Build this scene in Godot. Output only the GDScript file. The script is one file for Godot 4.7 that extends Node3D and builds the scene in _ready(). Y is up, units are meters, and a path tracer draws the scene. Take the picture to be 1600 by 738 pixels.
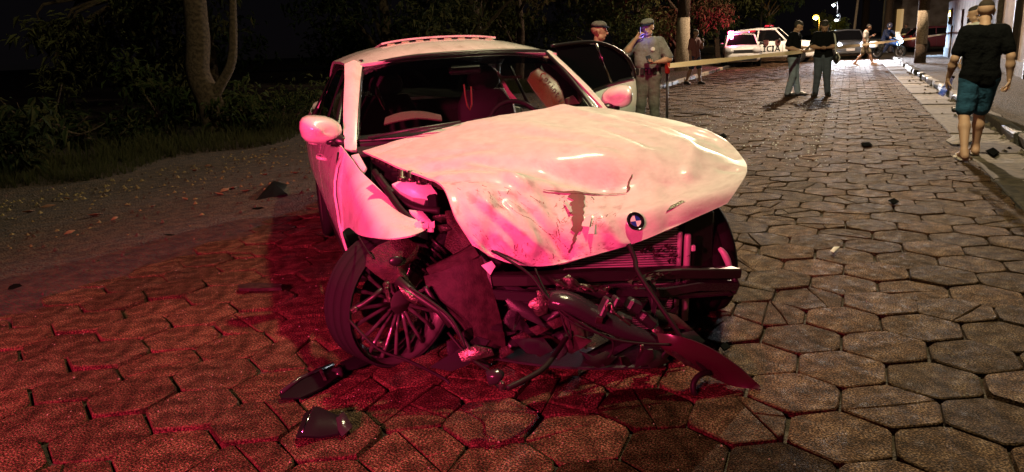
extends Node3D
# A wrecked white sedan on a hexagonal stone street at night. Units are metres, y is up.
# Road axes: ALONG runs away down the street, ACROSS runs to its right hand side.
const ALONG := Vector3(0.4078, 0, -0.9131)
const ACROSS := Vector3(0.9131, 0, 0.4078)
const ROAD_TURN := -0.42

var rng := RandomNumberGenerator.new()
var mats := {}
var taken := {}


func road(s: float, t: float, y := 0.0) -> Vector3:
	return ALONG * s + ACROSS * t + Vector3(0, y, 0)


# ---------- naming
func numbered(called: String) -> String:
	if not taken.has(called):
		taken[called] = 0
		return called
	taken[called] += 1
	return "%s_%03d" % [called, taken[called]]


func tag(o: Node, label: String, category: String, group := "") -> void:
	o.set_meta("label", label)
	o.set_meta("category", category)
	if group:
		o.set_meta("group", group)


func thing(called: String, label: String, category: String, at := Vector3.ZERO, turn := 0.0, group := "") -> Node3D:
	var o := Node3D.new()
	o.name = numbered(called)
	add_child(o)
	o.position = at
	o.rotation.y = turn
	tag(o, label, category, group)
	return o


func obj(called: String, m, mat: Material, parent: Node = self) -> MeshInstance3D:
	var o := MeshInstance3D.new()
	var me: Mesh
	if m is SurfaceTool:
		m.generate_normals()
		me = m.commit()
	else:
		me = m
	o.mesh = me
	o.material_override = mat
	if parent == self:
		o.name = numbered(called)
		add_child(o)
	else:
		o.name = called
		if parent.has_node(NodePath(called)):
			var key := str(parent.get_instance_id()) + called
			taken[key] = int(taken.get(key, 0)) + 1
			o.name = "%s_%03d" % [called, taken[key]]
		parent.add_child(o, true)
	return o


func struct(called: String, m, mat: Material, parent: Node = self) -> MeshInstance3D:
	var o := obj(called, m, mat, parent)
	if parent == self:
		o.set_meta("kind", "structure")
	return o


# ---------- materials
func noise_tex(freq: float, ramp: Array, size := 512, octaves := 4, sd := 1, normal := false, strength := 4.0, kind := FastNoiseLite.TYPE_SIMPLEX_SMOOTH) -> NoiseTexture2D:
	var n := FastNoiseLite.new()
	n.noise_type = kind
	n.frequency = freq
	n.fractal_octaves = octaves
	n.seed = sd
	var t := NoiseTexture2D.new()
	t.width = size
	t.height = size
	t.seamless = true
	t.noise = n
	if normal:
		t.as_normal_map = true
		t.bump_strength = strength
	elif ramp.size():
		var g := Gradient.new()
		var offs := PackedFloat32Array()
		var cols := PackedColorArray()
		for r in ramp:
			offs.append(r[0])
			cols.append(r[1])
		g.offsets = offs
		g.colors = cols
		t.color_ramp = g
	return t


func lin(r: float, g: float, b: float) -> Color:
	return Color(r, g, b).linear_to_srgb()


func mat(called: String, c: Color, rough := 0.7, metal := 0.0) -> StandardMaterial3D:
	var m := StandardMaterial3D.new()
	m.resource_name = called
	m.albedo_color = c
	m.roughness = rough
	m.metallic = metal
	mats[called] = m
	return m


func triplanar(m: StandardMaterial3D, scale: float, world := true) -> void:
	m.uv1_triplanar = true
	m.uv1_world_triplanar = world
	m.uv1_scale = Vector3(scale, scale, scale)


func glow(called: String, c: Color, energy: float) -> StandardMaterial3D:
	var m := mat(called, Color(0.9, 0.9, 0.9), 0.4)
	m.emission_enabled = true
	m.emission = c
	m.emission_energy_multiplier = energy
	return m


func pane(called: String, c: Color, alpha: float, rough := 0.03) -> StandardMaterial3D:
	var m := mat(called, Color(c.r, c.g, c.b, alpha), rough)
	m.transparency = BaseMaterial3D.TRANSPARENCY_ALPHA
	return m


# ---------- mesh building
func mb(smooth := false) -> SurfaceTool:
	var st := SurfaceTool.new()
	st.begin(Mesh.PRIMITIVE_TRIANGLES)
	st.set_uv(Vector2.ZERO)
	st.set_smooth_group(0 if smooth else -1)
	return st


func tri(st: SurfaceTool, a: Vector3, b: Vector3, c: Vector3) -> void:
	st.add_vertex(a)
	st.add_vertex(b)
	st.add_vertex(c)


func quad(st: SurfaceTool, a: Vector3, b: Vector3, c: Vector3, d: Vector3) -> void:
	tri(st, a, b, c)
	tri(st, a, c, d)


# chamfered box
func box(st: SurfaceTool, at: Vector3, size: Vector3, bevel := 0.0, turn := Basis.IDENTITY) -> void:
	var h := size * 0.5
	st.set_smooth_group(-1)
	var f := func(x: float, y: float, z: float) -> Vector3: return at + turn * Vector3(x, y, z)
	if bevel <= 0.0:
		for ax in 3:
			for sg in [-1.0, 1.0]:
				var n := Vector3.ZERO
				n[ax] = sg
				var uu := Vector3.ZERO
				uu[(ax + 1) % 3] = 1.0
				var vv := n.cross(uu)
				quad(st, at + turn * ((n - uu - vv) * h), at + turn * ((n - uu + vv) * h), at + turn * ((n + uu + vv) * h), at + turn * ((n + uu - vv) * h))
		return
	var b := minf(bevel, minf(h.x, minf(h.y, h.z)) * 0.95)
	for ax in 3:
		var b1 := (ax + 1) % 3
		var b2 := (ax + 2) % 3
		for sg in [-1.0, 1.0]:
			var c := []
			for k in [[-1, -1], [-1, 1], [1, 1], [1, -1]]:
				var p := Vector3.ZERO
				p[ax] = sg * h[ax]
				p[b1] = k[0] * (h[b1] - b)
				p[b2] = k[1] * sg * (h[b2] - b)
				c.append(f.call(p.x, p.y, p.z))
			quad(st, c[0], c[1], c[2], c[3])
		for s1 in [-1.0, 1.0]:
			for s2 in [-1.0, 1.0]:
				var q := []
				for e in [[-1, 0], [1, 0], [1, 1], [-1, 1]]:
					var p := Vector3.ZERO
					p[ax] = e[0] * (h[ax] - b)
					p[b1] = s1 * (h[b1] - (b if e[1] else 0.0))
					p[b2] = s2 * (h[b2] - (0.0 if e[1] else b))
					q.append(f.call(p.x, p.y, p.z))
				quad(st, q[0], q[1], q[2], q[3])
	for sx in [-1.0, 1.0]:
		for sy in [-1.0, 1.0]:
			for sz in [-1.0, 1.0]:
				tri(st, f.call(sx * h.x, sy * (h.y - b), sz * (h.z - b)), f.call(sx * (h.x - b), sy * h.y, sz * (h.z - b)), f.call(sx * (h.x - b), sy * (h.y - b), sz * h.z))


func frame_of(dir: Vector3) -> Basis:
	var z := dir.normalized()
	var r := Vector3.UP if absf(z.y) < 0.95 else Vector3.RIGHT
	var x := r.cross(z).normalized()
	return Basis(x, z.cross(x), z)


func loft(st: SurfaceTool, rings: Array, closed := true, caps := true) -> void:
	var n: int = rings[0].size()
	for i in rings.size() - 1:
		var a = rings[i]
		var b = rings[i + 1]
		for j in (n if closed else n - 1):
			var k := (j + 1) % n
			st.set_uv(Vector2(float(j) / n, float(i) / (rings.size() - 1)))
			quad(st, a[j], b[j], b[k], a[k])
	if caps and closed:
		for e in [0, rings.size() - 1]:
			var c := Vector3.ZERO
			for p in rings[e]:
				c += p
			c /= n
			for j in n:
				if e == 0:
					tri(st, c, rings[e][j], rings[e][(j + 1) % n])
				else:
					tri(st, c, rings[e][(j + 1) % n], rings[e][j])


# a tube through points; radii one number or one per point; flat squashes it
func tube(st: SurfaceTool, pts: Array, radii, sides := 8, caps := true, smooth := true, flat := 1.0) -> void:
	st.set_smooth_group(0 if smooth else -1)
	var rings := []
	var up := Vector3.ZERO
	for i in pts.size():
		var d: Vector3 = (pts[mini(i + 1, pts.size() - 1)] - pts[maxi(i - 1, 0)]).normalized()
		var x: Vector3
		if up == Vector3.ZERO:
			x = frame_of(d).x
		else:
			x = (up - d * up.dot(d)).normalized()
		up = x
		var y := d.cross(x)
		var r: float = radii[i] if radii is Array else radii
		var ring := []
		for k in sides:
			var a := TAU * k / sides
			ring.append(pts[i] + x * cos(a) * r + y * sin(a) * r * flat)
		rings.append(ring)
	loft(st, rings, true, caps)


func curve(pts: Array, per := 5) -> Array:
	var out := []
	for i in pts.size() - 1:
		var p0 = pts[maxi(i - 1, 0)]
		var p3 = pts[mini(i + 2, pts.size() - 1)]
		for k in per:
			out.append(pts[i].cubic_interpolate(pts[i + 1], p0, p3, float(k) / per))
	out.append(pts[-1])
	return out


# rows of control points -> finer rows
func spline_net(net: Array, nu: int, nv: int) -> Array:
	var wide := []
	for r in net:
		wide.append(curve(r, nu))
	var out := []
	for i in wide.size() - 1:
		for k in nv:
			var row := []
			for j in wide[0].size():
				row.append(wide[i][j].cubic_interpolate(wide[i + 1][j], wide[maxi(i - 1, 0)][j], wide[mini(i + 2, wide.size() - 1)][j], float(k) / nv))
			out.append(row)
	out.append(wide[-1])
	return out


# a sheet of metal, cloth or glass through rows of points, with a real thickness
func sheet(st: SurfaceTool, rows: Array, thick := 0.0, smooth := true) -> void:
	var nr := rows.size()
	var nc: int = rows[0].size()
	st.set_smooth_group(0 if smooth else -1)
	for i in nr - 1:
		for j in nc - 1:
			for q in [[i, j], [i + 1, j], [i + 1, j + 1], [i, j], [i + 1, j + 1], [i, j + 1]]:
				st.set_uv(Vector2(float(q[1]) / (nc - 1), float(q[0]) / (nr - 1)))
				st.add_vertex(rows[q[0]][q[1]])
	if thick == 0.0:
		return
	var back := []
	for i in nr:
		var row := []
		for j in nc:
			var du: Vector3 = rows[i][mini(j + 1, nc - 1)] - rows[i][maxi(j - 1, 0)]
			var dv: Vector3 = rows[mini(i + 1, nr - 1)][j] - rows[maxi(i - 1, 0)][j]
			row.append(rows[i][j] - dv.cross(du).normalized() * thick)
		back.append(row)
	st.set_smooth_group(1 if smooth else -1)
	for i in nr - 1:
		for j in nc - 1:
			quad(st, back[i][j], back[i][j + 1], back[i + 1][j + 1], back[i + 1][j])
	st.set_smooth_group(-1)
	for j in nc - 1:
		quad(st, rows[0][j], rows[0][j + 1], back[0][j + 1], back[0][j])
		quad(st, rows[nr - 1][j + 1], rows[nr - 1][j], back[nr - 1][j], back[nr - 1][j + 1])
	for i in nr - 1:
		quad(st, rows[i + 1][0], rows[i][0], back[i][0], back[i + 1][0])
		quad(st, rows[i][nc - 1], rows[i + 1][nc - 1], back[i + 1][nc - 1], back[i][nc - 1])


# polygon in a plane given by origin and two axes, pushed out by depth along their normal
func slab(st: SurfaceTool, poly: Array, xf: Transform3D, depth: float, bevel := 0.0) -> void:
	st.set_smooth_group(-1)
	var pv := PackedVector2Array(poly)
	if Geometry2D.is_polygon_clockwise(pv):
		pv.reverse()
	var top := pv
	if bevel > 0.0:
		var got := Geometry2D.offset_polygon(pv, -bevel)
		if got.size() and got[0].size() == pv.size():
			top = got[0]
		else:
			bevel = 0.0
	var idx := Geometry2D.triangulate_polygon(top)
	for i in range(0, idx.size(), 3):
		tri(st, xf * Vector3(top[idx[i]].x, top[idx[i]].y, depth), xf * Vector3(top[idx[i + 2]].x, top[idx[i + 2]].y, depth), xf * Vector3(top[idx[i + 1]].x, top[idx[i + 1]].y, depth))
	idx = Geometry2D.triangulate_polygon(pv)
	for i in range(0, idx.size(), 3):
		tri(st, xf * Vector3(pv[idx[i]].x, pv[idx[i]].y, 0), xf * Vector3(pv[idx[i + 1]].x, pv[idx[i + 1]].y, 0), xf * Vector3(pv[idx[i + 2]].x, pv[idx[i + 2]].y, 0))
	var n := pv.size()
	for i in n:
		var k := (i + 1) % n
		var z0 := depth - bevel
		quad(st, xf * Vector3(pv[i].x, pv[i].y, 0), xf * Vector3(pv[i].x, pv[i].y, z0), xf * Vector3(pv[k].x, pv[k].y, z0), xf * Vector3(pv[k].x, pv[k].y, 0))
		if bevel > 0.0:
			# offset keeps the order of the corners but may start elsewhere
			var a := _near(top, pv[i])
			var b := _near(top, pv[k])
			quad(st, xf * Vector3(pv[i].x, pv[i].y, z0), xf * Vector3(a.x, a.y, depth), xf * Vector3(b.x, b.y, depth), xf * Vector3(pv[k].x, pv[k].y, z0))


func _near(ps: PackedVector2Array, p: Vector2) -> Vector2:
	var best := ps[0]
	for q in ps:
		if q.distance_squared_to(p) < best.distance_squared_to(p):
			best = q
	return best


# profile of (radius, height) turned about the y axis of xf
func lathe(st: SurfaceTool, profile: Array, xf := Transform3D(), sides := 24, smooth := true, from := 0.0, to := TAU) -> void:
	st.set_smooth_group(0 if smooth else -1)
	for i in profile.size() - 1:
		for k in sides:
			var a := lerpf(from, to, float(k) / sides)
			var b := lerpf(from, to, float(k + 1) / sides)
			var p = profile[i]
			var q = profile[i + 1]
			var v := [xf * Vector3(cos(a) * p[0], p[1], sin(a) * p[0]), xf * Vector3(cos(a) * q[0], q[1], sin(a) * q[0]), xf * Vector3(cos(b) * q[0], q[1], sin(b) * q[0]), xf * Vector3(cos(b) * p[0], p[1], sin(b) * p[0])]
			if p[0] < 0.0001:
				tri(st, v[0], v[1], v[2])
			elif q[0] < 0.0001:
				tri(st, v[0], v[1], v[3])
			else:
				quad(st, v[0], v[1], v[2], v[3])


func ball(st: SurfaceTool, at: Vector3, r: Vector3, n := 10, turn := Basis.IDENTITY) -> void:
	var prof := []
	for i in n + 1:
		var a := PI * i / n
		prof.append([sin(a), -cos(a)])
	prof[0][0] = 0.0
	prof[n][0] = 0.0
	lathe(st, prof, Transform3D(turn * Basis.from_scale(r), at), n * 2)


func text_mesh(s: String, size: float, depth: float, font := "Droid Sans", bold := true) -> TextMesh:
	var t := TextMesh.new()
	t.text = s
	var f := SystemFont.new()
	f.font_names = PackedStringArray([font])
	f.font_weight = 700 if bold else 400
	t.font = f
	t.font_size = 32
	t.pixel_size = size / 32.0
	t.depth = depth
	t.curve_step = 3.0
	return t


# ---------- flesh: one continuous skin round bones [a, b, radius a, radius b, optional squash of local z]
func flesh(bones: Array, cell: float, k := 0.03) -> ArrayMesh:
	var lo := Vector3(1e9, 1e9, 1e9)
	var hi := -lo
	for b in bones:
		var r: float = maxf(b[2], b[3])
		var g := Vector3(r, r, r)
		lo = lo.min(b[0] - g).min(b[1] - g)
		hi = hi.max(b[0] + g).max(b[1] + g)
	lo -= Vector3.ONE * cell * 3.0
	hi += Vector3.ONE * cell * 3.0
	var nx := int((hi.x - lo.x) / cell) + 1
	var ny := int((hi.y - lo.y) / cell) + 1
	var nz := int((hi.z - lo.z) / cell) + 1
	var f := PackedFloat32Array()
	f.resize(nx * ny * nz)
	f.fill(9.0)
	for b in bones:
		var a: Vector3 = b[0]
		var ab: Vector3 = b[1] - a
		var l2 := maxf(ab.length_squared(), 1e-8)
		var ra: float = b[2]
		var rb: float = b[3]
		var m := maxf(ra, rb) + cell * 2.0 + k
		var p0: Vector3 = ((a.min(b[1]) - Vector3.ONE * m - lo) / cell).floor()
		var p1: Vector3 = ((a.max(b[1]) + Vector3.ONE * m - lo) / cell).ceil()
		for z in range(maxi(int(p0.z), 0), mini(int(p1.z) + 1, nz)):
			for y in range(maxi(int(p0.y), 0), mini(int(p1.y) + 1, ny)):
				var at := (z * ny + y) * nx
				for x in range(maxi(int(p0.x), 0), mini(int(p1.x) + 1, nx)):
					var q := lo + Vector3(x, y, z) * cell - a
					var h := clampf(q.dot(ab) / l2, 0.0, 1.0)
					var d := (q - ab * h).length() - (ra + (rb - ra) * h)
					var o := f[at + x]
					var s := maxf(k - absf(o - d), 0.0)
					f[at + x] = minf(o, d) - s * s * 0.25 / k
	var vert := PackedVector3Array()
	var ids := PackedInt32Array()
	ids.resize(nx * ny * nz)
	ids.fill(-1)
	var offs := [0, 1, nx, nx + 1, nx * ny, nx * ny + 1, nx * ny + nx, nx * ny + nx + 1]
	var edges := [[0, 1], [2, 3], [4, 5], [6, 7], [0, 2], [1, 3], [4, 6], [5, 7], [0, 4], [1, 5], [2, 6], [3, 7]]
	for z in nz - 1:
		for y in ny - 1:
			var row := (z * ny + y) * nx
			for x in nx - 1:
				var i := row + x
				var a0 := f[i] < 0.0
				if a0 == (f[i + 1] < 0.0) and a0 == (f[i + nx] < 0.0) and a0 == (f[i + nx + 1] < 0.0):
					var j := i + nx * ny
					if a0 == (f[j] < 0.0) and a0 == (f[j + 1] < 0.0) and a0 == (f[j + nx] < 0.0) and a0 == (f[j + nx + 1] < 0.0):
						continue
				var sum := Vector3.ZERO
				var c := 0
				for e in edges:
					var v0 := f[i + offs[e[0]]]
					var v1 := f[i + offs[e[1]]]
					if (v0 < 0.0) != (v1 < 0.0):
						var h := v0 / (v0 - v1)
						var c0 := Vector3(e[0] & 1, (e[0] >> 1) & 1, e[0] >> 2)
						var c1 := Vector3(e[1] & 1, (e[1] >> 1) & 1, e[1] >> 2)
						sum += c0.lerp(c1, h)
						c += 1
				ids[i] = vert.size()
				vert.append(lo + (Vector3(x, y, z) + sum / c) * cell)
	var tris := PackedInt32Array()
	var steps := [1, nx, nx * ny]
	for z in range(1, nz - 1):
		for y in range(1, ny - 1):
			var row := (z * ny + y) * nx
			for x in range(1, nx - 1):
				var i := row + x
				var s0 := f[i] < 0.0
				for ax in 3:
					if s0 != (f[i + steps[ax]] < 0.0):
						var u: int = steps[(ax + 1) % 3]
						var w: int = steps[(ax + 2) % 3]
						var a := ids[i - u - w]
						var b := ids[i - w]
						var c := ids[i]
						var d := ids[i - u]
						if a < 0 or b < 0 or c < 0 or d < 0:
							continue
						if s0:
							tris.append_array(PackedInt32Array([a, c, b, a, d, c]))
						else:
							tris.append_array(PackedInt32Array([a, b, c, a, c, d]))
	var nor := PackedVector3Array()
	nor.resize(vert.size())
	for i in range(0, tris.size(), 3):
		var n := (vert[tris[i + 2]] - vert[tris[i]]).cross(vert[tris[i + 1]] - vert[tris[i]])
		nor[tris[i]] += n
		nor[tris[i + 1]] += n
		nor[tris[i + 2]] += n
	for i in nor.size():
		nor[i] = nor[i].normalized()
	var arr := []
	arr.resize(Mesh.ARRAY_MAX)
	arr[Mesh.ARRAY_VERTEX] = vert
	arr[Mesh.ARRAY_NORMAL] = nor
	arr[Mesh.ARRAY_INDEX] = tris
	var me := ArrayMesh.new()
	me.add_surface_from_arrays(Mesh.PRIMITIVE_TRIANGLES, arr)
	return me


func joined(meshes: Array) -> ArrayMesh:
	var st := SurfaceTool.new()
	for m in meshes:
		st.append_from(m, 0, Transform3D())
	return st.commit()

func _ready() -> void:
	rng.seed = 4711
	# camera
	var cam := Camera3D.new()
	cam.name = "camera"
	add_child(cam)
	cam.position = Vector3(0, 1.47, 0)
	cam.rotation = Vector3(-0.24703, 0, 0)
	cam.rotate_object_local(Vector3(0, 0, 1), -0.04363)
	cam.fov = 34.73
	cam.near = 0.05
	cam.far = 900.0
	cam.current = true
	# night sky
	var sky_mat := ProceduralSkyMaterial.new()
	sky_mat.sky_top_color = Color(0.018, 0.018, 0.026)
	sky_mat.sky_horizon_color = Color(0.03, 0.024, 0.03)
	sky_mat.sky_curve = 0.12
	sky_mat.ground_bottom_color = Color(0.02, 0.02, 0.02)
	sky_mat.ground_horizon_color = Color(0.03, 0.024, 0.024)
	sky_mat.sun_angle_max = 1.0
	var sky := Sky.new()
	sky.sky_material = sky_mat
	var env := Environment.new()
	env.background_mode = Environment.BG_SKY
	env.sky = sky
	env.tonemap_mode = Environment.TONE_MAPPER_LINEAR
	env.tonemap_exposure = 1.0
	env.sdfgi_enabled = true
	env.ssao_enabled = true
	env.ssil_enabled = true
	var we := WorldEnvironment.new()
	we.name = "night_environment"
	we.environment = env
	add_child(we)
	# the moon, almost nothing beside the lamps
	var moon := DirectionalLight3D.new()
	moon.name = "moonlight"
	moon.light_energy = 0.004
	moon.light_color = Color(0.75, 0.8, 1.0)
	moon.light_angular_distance = 0.5
	moon.shadow_enabled = true
	moon.rotation = Vector3(-0.9, 0.6, 0)
	add_child(moon)
	make_materials()
	build_ground()
	build_street_furniture()
	build_walls()
	build_trees()
	build_wreck()
	build_people()
	build_far_traffic()
	build_debris()


func omni(called: String, parent: Node, at: Vector3, c: Color, energy: float, size := 0.1) -> OmniLight3D:
	var l := OmniLight3D.new()
	l.name = called
	l.light_color = c
	l.light_energy = energy
	l.light_size = size
	l.omni_range = 80.0
	l.omni_attenuation = 2.0
	l.shadow_enabled = true
	parent.add_child(l, true)
	l.position = at
	return l


func spot(called: String, parent: Node, at: Vector3, towards: Vector3, c: Color, energy: float, angle: float, size := 0.12, soft := 1.0) -> SpotLight3D:
	var l := SpotLight3D.new()
	l.name = called
	l.light_color = c
	l.light_energy = energy
	l.light_size = size
	l.spot_range = 90.0
	l.spot_attenuation = 2.0
	l.spot_angle = angle
	l.spot_angle_attenuation = soft
	l.shadow_enabled = true
	parent.add_child(l, true)
	l.position = at
	l.basis = Basis.looking_at(towards.normalized(), Vector3.UP if absf(towards.normalized().y) < 0.95 else Vector3.RIGHT)
	return l


func make_materials() -> void:
	var m: StandardMaterial3D
	# stone pavers in four tones, worn and a little damp
	var speck := noise_tex(0.034, [[0.0, Color(0.12, 0.11, 0.1)], [0.4, Color(0.5, 0.47, 0.45)], [0.56, Color(0.68, 0.65, 0.62)], [0.66, Color(0.92, 0.88, 0.84)], [0.74, Color(1, 1, 1)]], 1024, 6, 3)
	var blot := noise_tex(0.006, [[0.0, Color(0.42, 0.38, 0.34)], [0.45, Color(0.66, 0.6, 0.55)], [1.0, Color(0.9, 0.86, 0.8)]], 512, 5, 9)
	var bumps := noise_tex(0.09, [], 512, 5, 5, true, 6.0)
	var damp := noise_tex(0.01, [[0.0, Color(0.55, 0.55, 0.55)], [0.3, Color(0.75, 0.75, 0.75)], [0.55, Color(0.85, 0.85, 0.85)], [1.0, Color(0.97, 0.97, 0.97)]], 512, 5, 17)
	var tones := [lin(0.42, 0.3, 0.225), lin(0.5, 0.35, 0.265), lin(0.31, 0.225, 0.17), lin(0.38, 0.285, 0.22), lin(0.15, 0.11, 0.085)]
	for i in 5:
		m = mat("stone%d" % i, tones[i], 1.0)
		m.albedo_texture = blot
		m.roughness_texture = damp
		m.metallic_specular = 0.2
		m.normal_enabled = true
		m.normal_texture = bumps
		m.normal_scale = 1.7 if i < 4 else 2.2
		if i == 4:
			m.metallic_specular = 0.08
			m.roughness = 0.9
		m.detail_enabled = true
		m.detail_blend_mode = BaseMaterial3D.BLEND_MODE_MUL
		m.detail_albedo = speck
		triplanar(m, 2.3 + 0.1 * i)
	m = mat("soil", lin(0.085, 0.062, 0.044), 0.95)
	m.albedo_texture = noise_tex(0.03, [[0.0, Color(0.35, 0.32, 0.3)], [0.5, Color(0.75, 0.7, 0.66)], [1.0, Color(1, 0.97, 0.9)]], 512, 5, 21)
	m.normal_enabled = true
	m.normal_texture = bumps
	m.normal_scale = 1.6
	triplanar(m, 1.1)
	m = mat("dirt", lin(0.075, 0.046, 0.03), 0.97)
	m.albedo_texture = noise_tex(0.02, [[0.0, Color(0.3, 0.27, 0.25)], [0.5, Color(0.7, 0.66, 0.6)], [1.0, Color(1, 0.95, 0.88)]], 512, 5, 23)
	m.normal_enabled = true
	m.normal_texture = bumps
	m.normal_scale = 2.0
	triplanar(m, 0.7)
	m = mat("concrete", lin(0.2, 0.165, 0.135), 0.85)
	m.albedo_texture = noise_tex(0.018, [[0.0, Color(0.45, 0.42, 0.4)], [0.55, Color(0.8, 0.77, 0.73)], [1.0, Color(1, 1, 0.97)]], 512, 5, 31)
	m.normal_enabled = true
	m.normal_texture = bumps
	m.normal_scale = 0.8
	triplanar(m, 0.8)
	m = mat("dark_concrete", lin(0.075, 0.068, 0.062), 0.55)
	m.albedo_texture = mats.concrete.albedo_texture
	m.normal_enabled = true
	m.normal_texture = bumps
	triplanar(m, 0.9)
	m = mat("house_wall", lin(0.3, 0.235, 0.2), 0.9)
	m.albedo_texture = noise_tex(0.006, [[0.0, Color(0.55, 0.5, 0.46)], [0.5, Color(0.86, 0.83, 0.8)], [1.0, Color(1, 1, 1)]], 512, 5, 41)
	m.normal_enabled = true
	m.normal_texture = bumps
	m.normal_scale = 0.3
	triplanar(m, 0.35)
	m = mat("pink_wall", lin(0.55, 0.2, 0.23), 0.9)
	m.albedo_texture = mats.house_wall.albedo_texture
	triplanar(m, 0.3)
	m = mat("grey_wall", lin(0.36, 0.32, 0.31), 0.9)
	m.albedo_texture = mats.house_wall.albedo_texture
	triplanar(m, 0.3)
	m = mat("bark", lin(0.15, 0.105, 0.075), 0.95)
	m.albedo_texture = noise_tex(0.03, [[0.0, Color(0.3, 0.28, 0.25)], [0.5, Color(0.75, 0.7, 0.65)], [1.0, Color(1, 1, 0.95)]], 256, 4, 51)
	m.normal_enabled = true
	m.normal_texture = bumps
	m.normal_scale = 2.5
	triplanar(m, 2.0)
	m = mat("whitewash", lin(0.6, 0.52, 0.42), 0.9)
	m.albedo_texture = mats.concrete.albedo_texture
	triplanar(m, 1.5)
	for k in [["leaf_green", 0.021, 0.03, 0.01], ["leaf_dark", 0.013, 0.019, 0.008], ["leaf_droop", 0.1, 0.1, 0.042], ["leaf_olive", 0.075, 0.08, 0.028], ["leaf_rust", 0.055, 0.035, 0.018], ["grass", 0.016, 0.018, 0.007], ["straw", 0.16, 0.12, 0.06]]:
		m = mat(k[0], lin(k[1], k[2], k[3]), 0.85)
		m.metallic_specular = 0.12
		m.backlight_enabled = true
		m.backlight = Color(0.25, 0.25, 0.15)
	mat("dry_leaf", lin(0.17, 0.075, 0.04), 0.8)
	# vehicle
	m = mat("white_paint", lin(0.78, 0.78, 0.76), 0.38)
	m.clearcoat_enabled = true
	m.clearcoat = 0.8
	m.clearcoat_roughness = 0.06
	m.albedo_texture = noise_tex(0.012, [[0.0, Color(0.8, 0.79, 0.76)], [0.4, Color(0.95, 0.95, 0.94)], [1.0, Color(1, 1, 1)]], 512, 5, 61)
	m.roughness_texture = noise_tex(0.02, [[0.0, Color(0.5, 0.5, 0.5)], [1.0, Color(1, 1, 1)]], 256, 4, 62)
	triplanar(m, 1.0, false)
	mat("hatch_white", lin(0.72, 0.71, 0.7), 0.35)
	mat("black_trim", lin(0.012, 0.012, 0.013), 0.35)
	m = mat("black_plastic", lin(0.022, 0.021, 0.023), 0.42)
	m.normal_enabled = true
	m.normal_texture = bumps
	m.normal_scale = 0.35
	triplanar(m, 3.0, false)
	m = mat("gloss_plastic", lin(0.022, 0.017, 0.022), 0.2)
	m.normal_enabled = true
	m.normal_texture = bumps
	m.normal_scale = 0.12
	triplanar(m, 1.5, false)
	m = mat("torn_plastic", lin(0.045, 0.03, 0.03), 0.6)
	m.metallic_specular = 0.3
	m.albedo_texture = mats.concrete.albedo_texture
	m.normal_enabled = true
	m.normal_texture = bumps
	m.normal_scale = 0.25
	triplanar(m, 2.0, false)
	m = mat("rubber", lin(0.016, 0.016, 0.016), 0.8)
	m.metallic_specular = 0.15
	m = mat("alloy", lin(0.1, 0.09, 0.09), 0.26, 0.4)
	m.roughness_texture = mats.white_paint.roughness_texture
	triplanar(m, 2.0, false)
	m = mat("bare_metal", lin(0.22, 0.2, 0.19), 0.36, 0.85)
	m.albedo_texture = mats.concrete.albedo_texture
	m.normal_enabled = true
	m.normal_texture = bumps
	m.normal_scale = 0.6
	triplanar(m, 2.2, false)
	m = mat("rusty_metal", lin(0.055, 0.03, 0.024), 0.55, 0.4)
	m.albedo_texture = mats.dirt.albedo_texture
	m.normal_enabled = true
	m.normal_texture = bumps
	triplanar(m, 3.0, false)
	mat("dark_metal", lin(0.028, 0.022, 0.024), 0.4, 0.4)
	m = mat("matte_black", lin(0.006, 0.006, 0.006), 1.0)
	m.specular_mode = BaseMaterial3D.SPECULAR_DISABLED
	m = mat("grit", lin(0.24, 0.2, 0.16), 0.8)
	m = mat("shard_black", lin(0.008, 0.008, 0.009), 0.4)
	m.metallic_specular = 0.12
	m = mat("gutter_slab", lin(0.1, 0.076, 0.06), 0.9)
	m.albedo_texture = mats.concrete.albedo_texture
	triplanar(m, 0.8)
	mat("fin_metal", lin(0.45, 0.42, 0.42), 0.4, 0.15)
	mat("primer", lin(0.15, 0.07, 0.062), 0.8)
	mat("airbag_cloth", lin(0.11, 0.065, 0.06), 0.9)
	mat("beige_trim", lin(0.4, 0.37, 0.27), 0.8)
	mat("seat_leather", lin(0.012, 0.012, 0.012), 0.7)
	mat("dash", lin(0.016, 0.016, 0.018), 0.7)
	pane("windscreen", Color(0.02, 0.022, 0.02), 0.05, 0.02)
	pane("tinted", Color(0.004, 0.004, 0.005), 0.86, 0.03)
	mat("black_glass", lin(0.004, 0.004, 0.005), 0.04)
	mat("clear_lens", lin(0.55, 0.55, 0.57), 0.08)
	mat("emblem_blue", lin(0.02, 0.045, 0.3), 0.15)
	mat("emblem_white", lin(0.75, 0.75, 0.75), 0.15)
	mat("emblem_black", lin(0.01, 0.01, 0.012), 0.12)
	mat("chrome", lin(0.7, 0.7, 0.7), 0.12, 1.0)
	m = mat("cable", lin(0.014, 0.012, 0.012), 0.5)
	m.metallic_specular = 0.25
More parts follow.
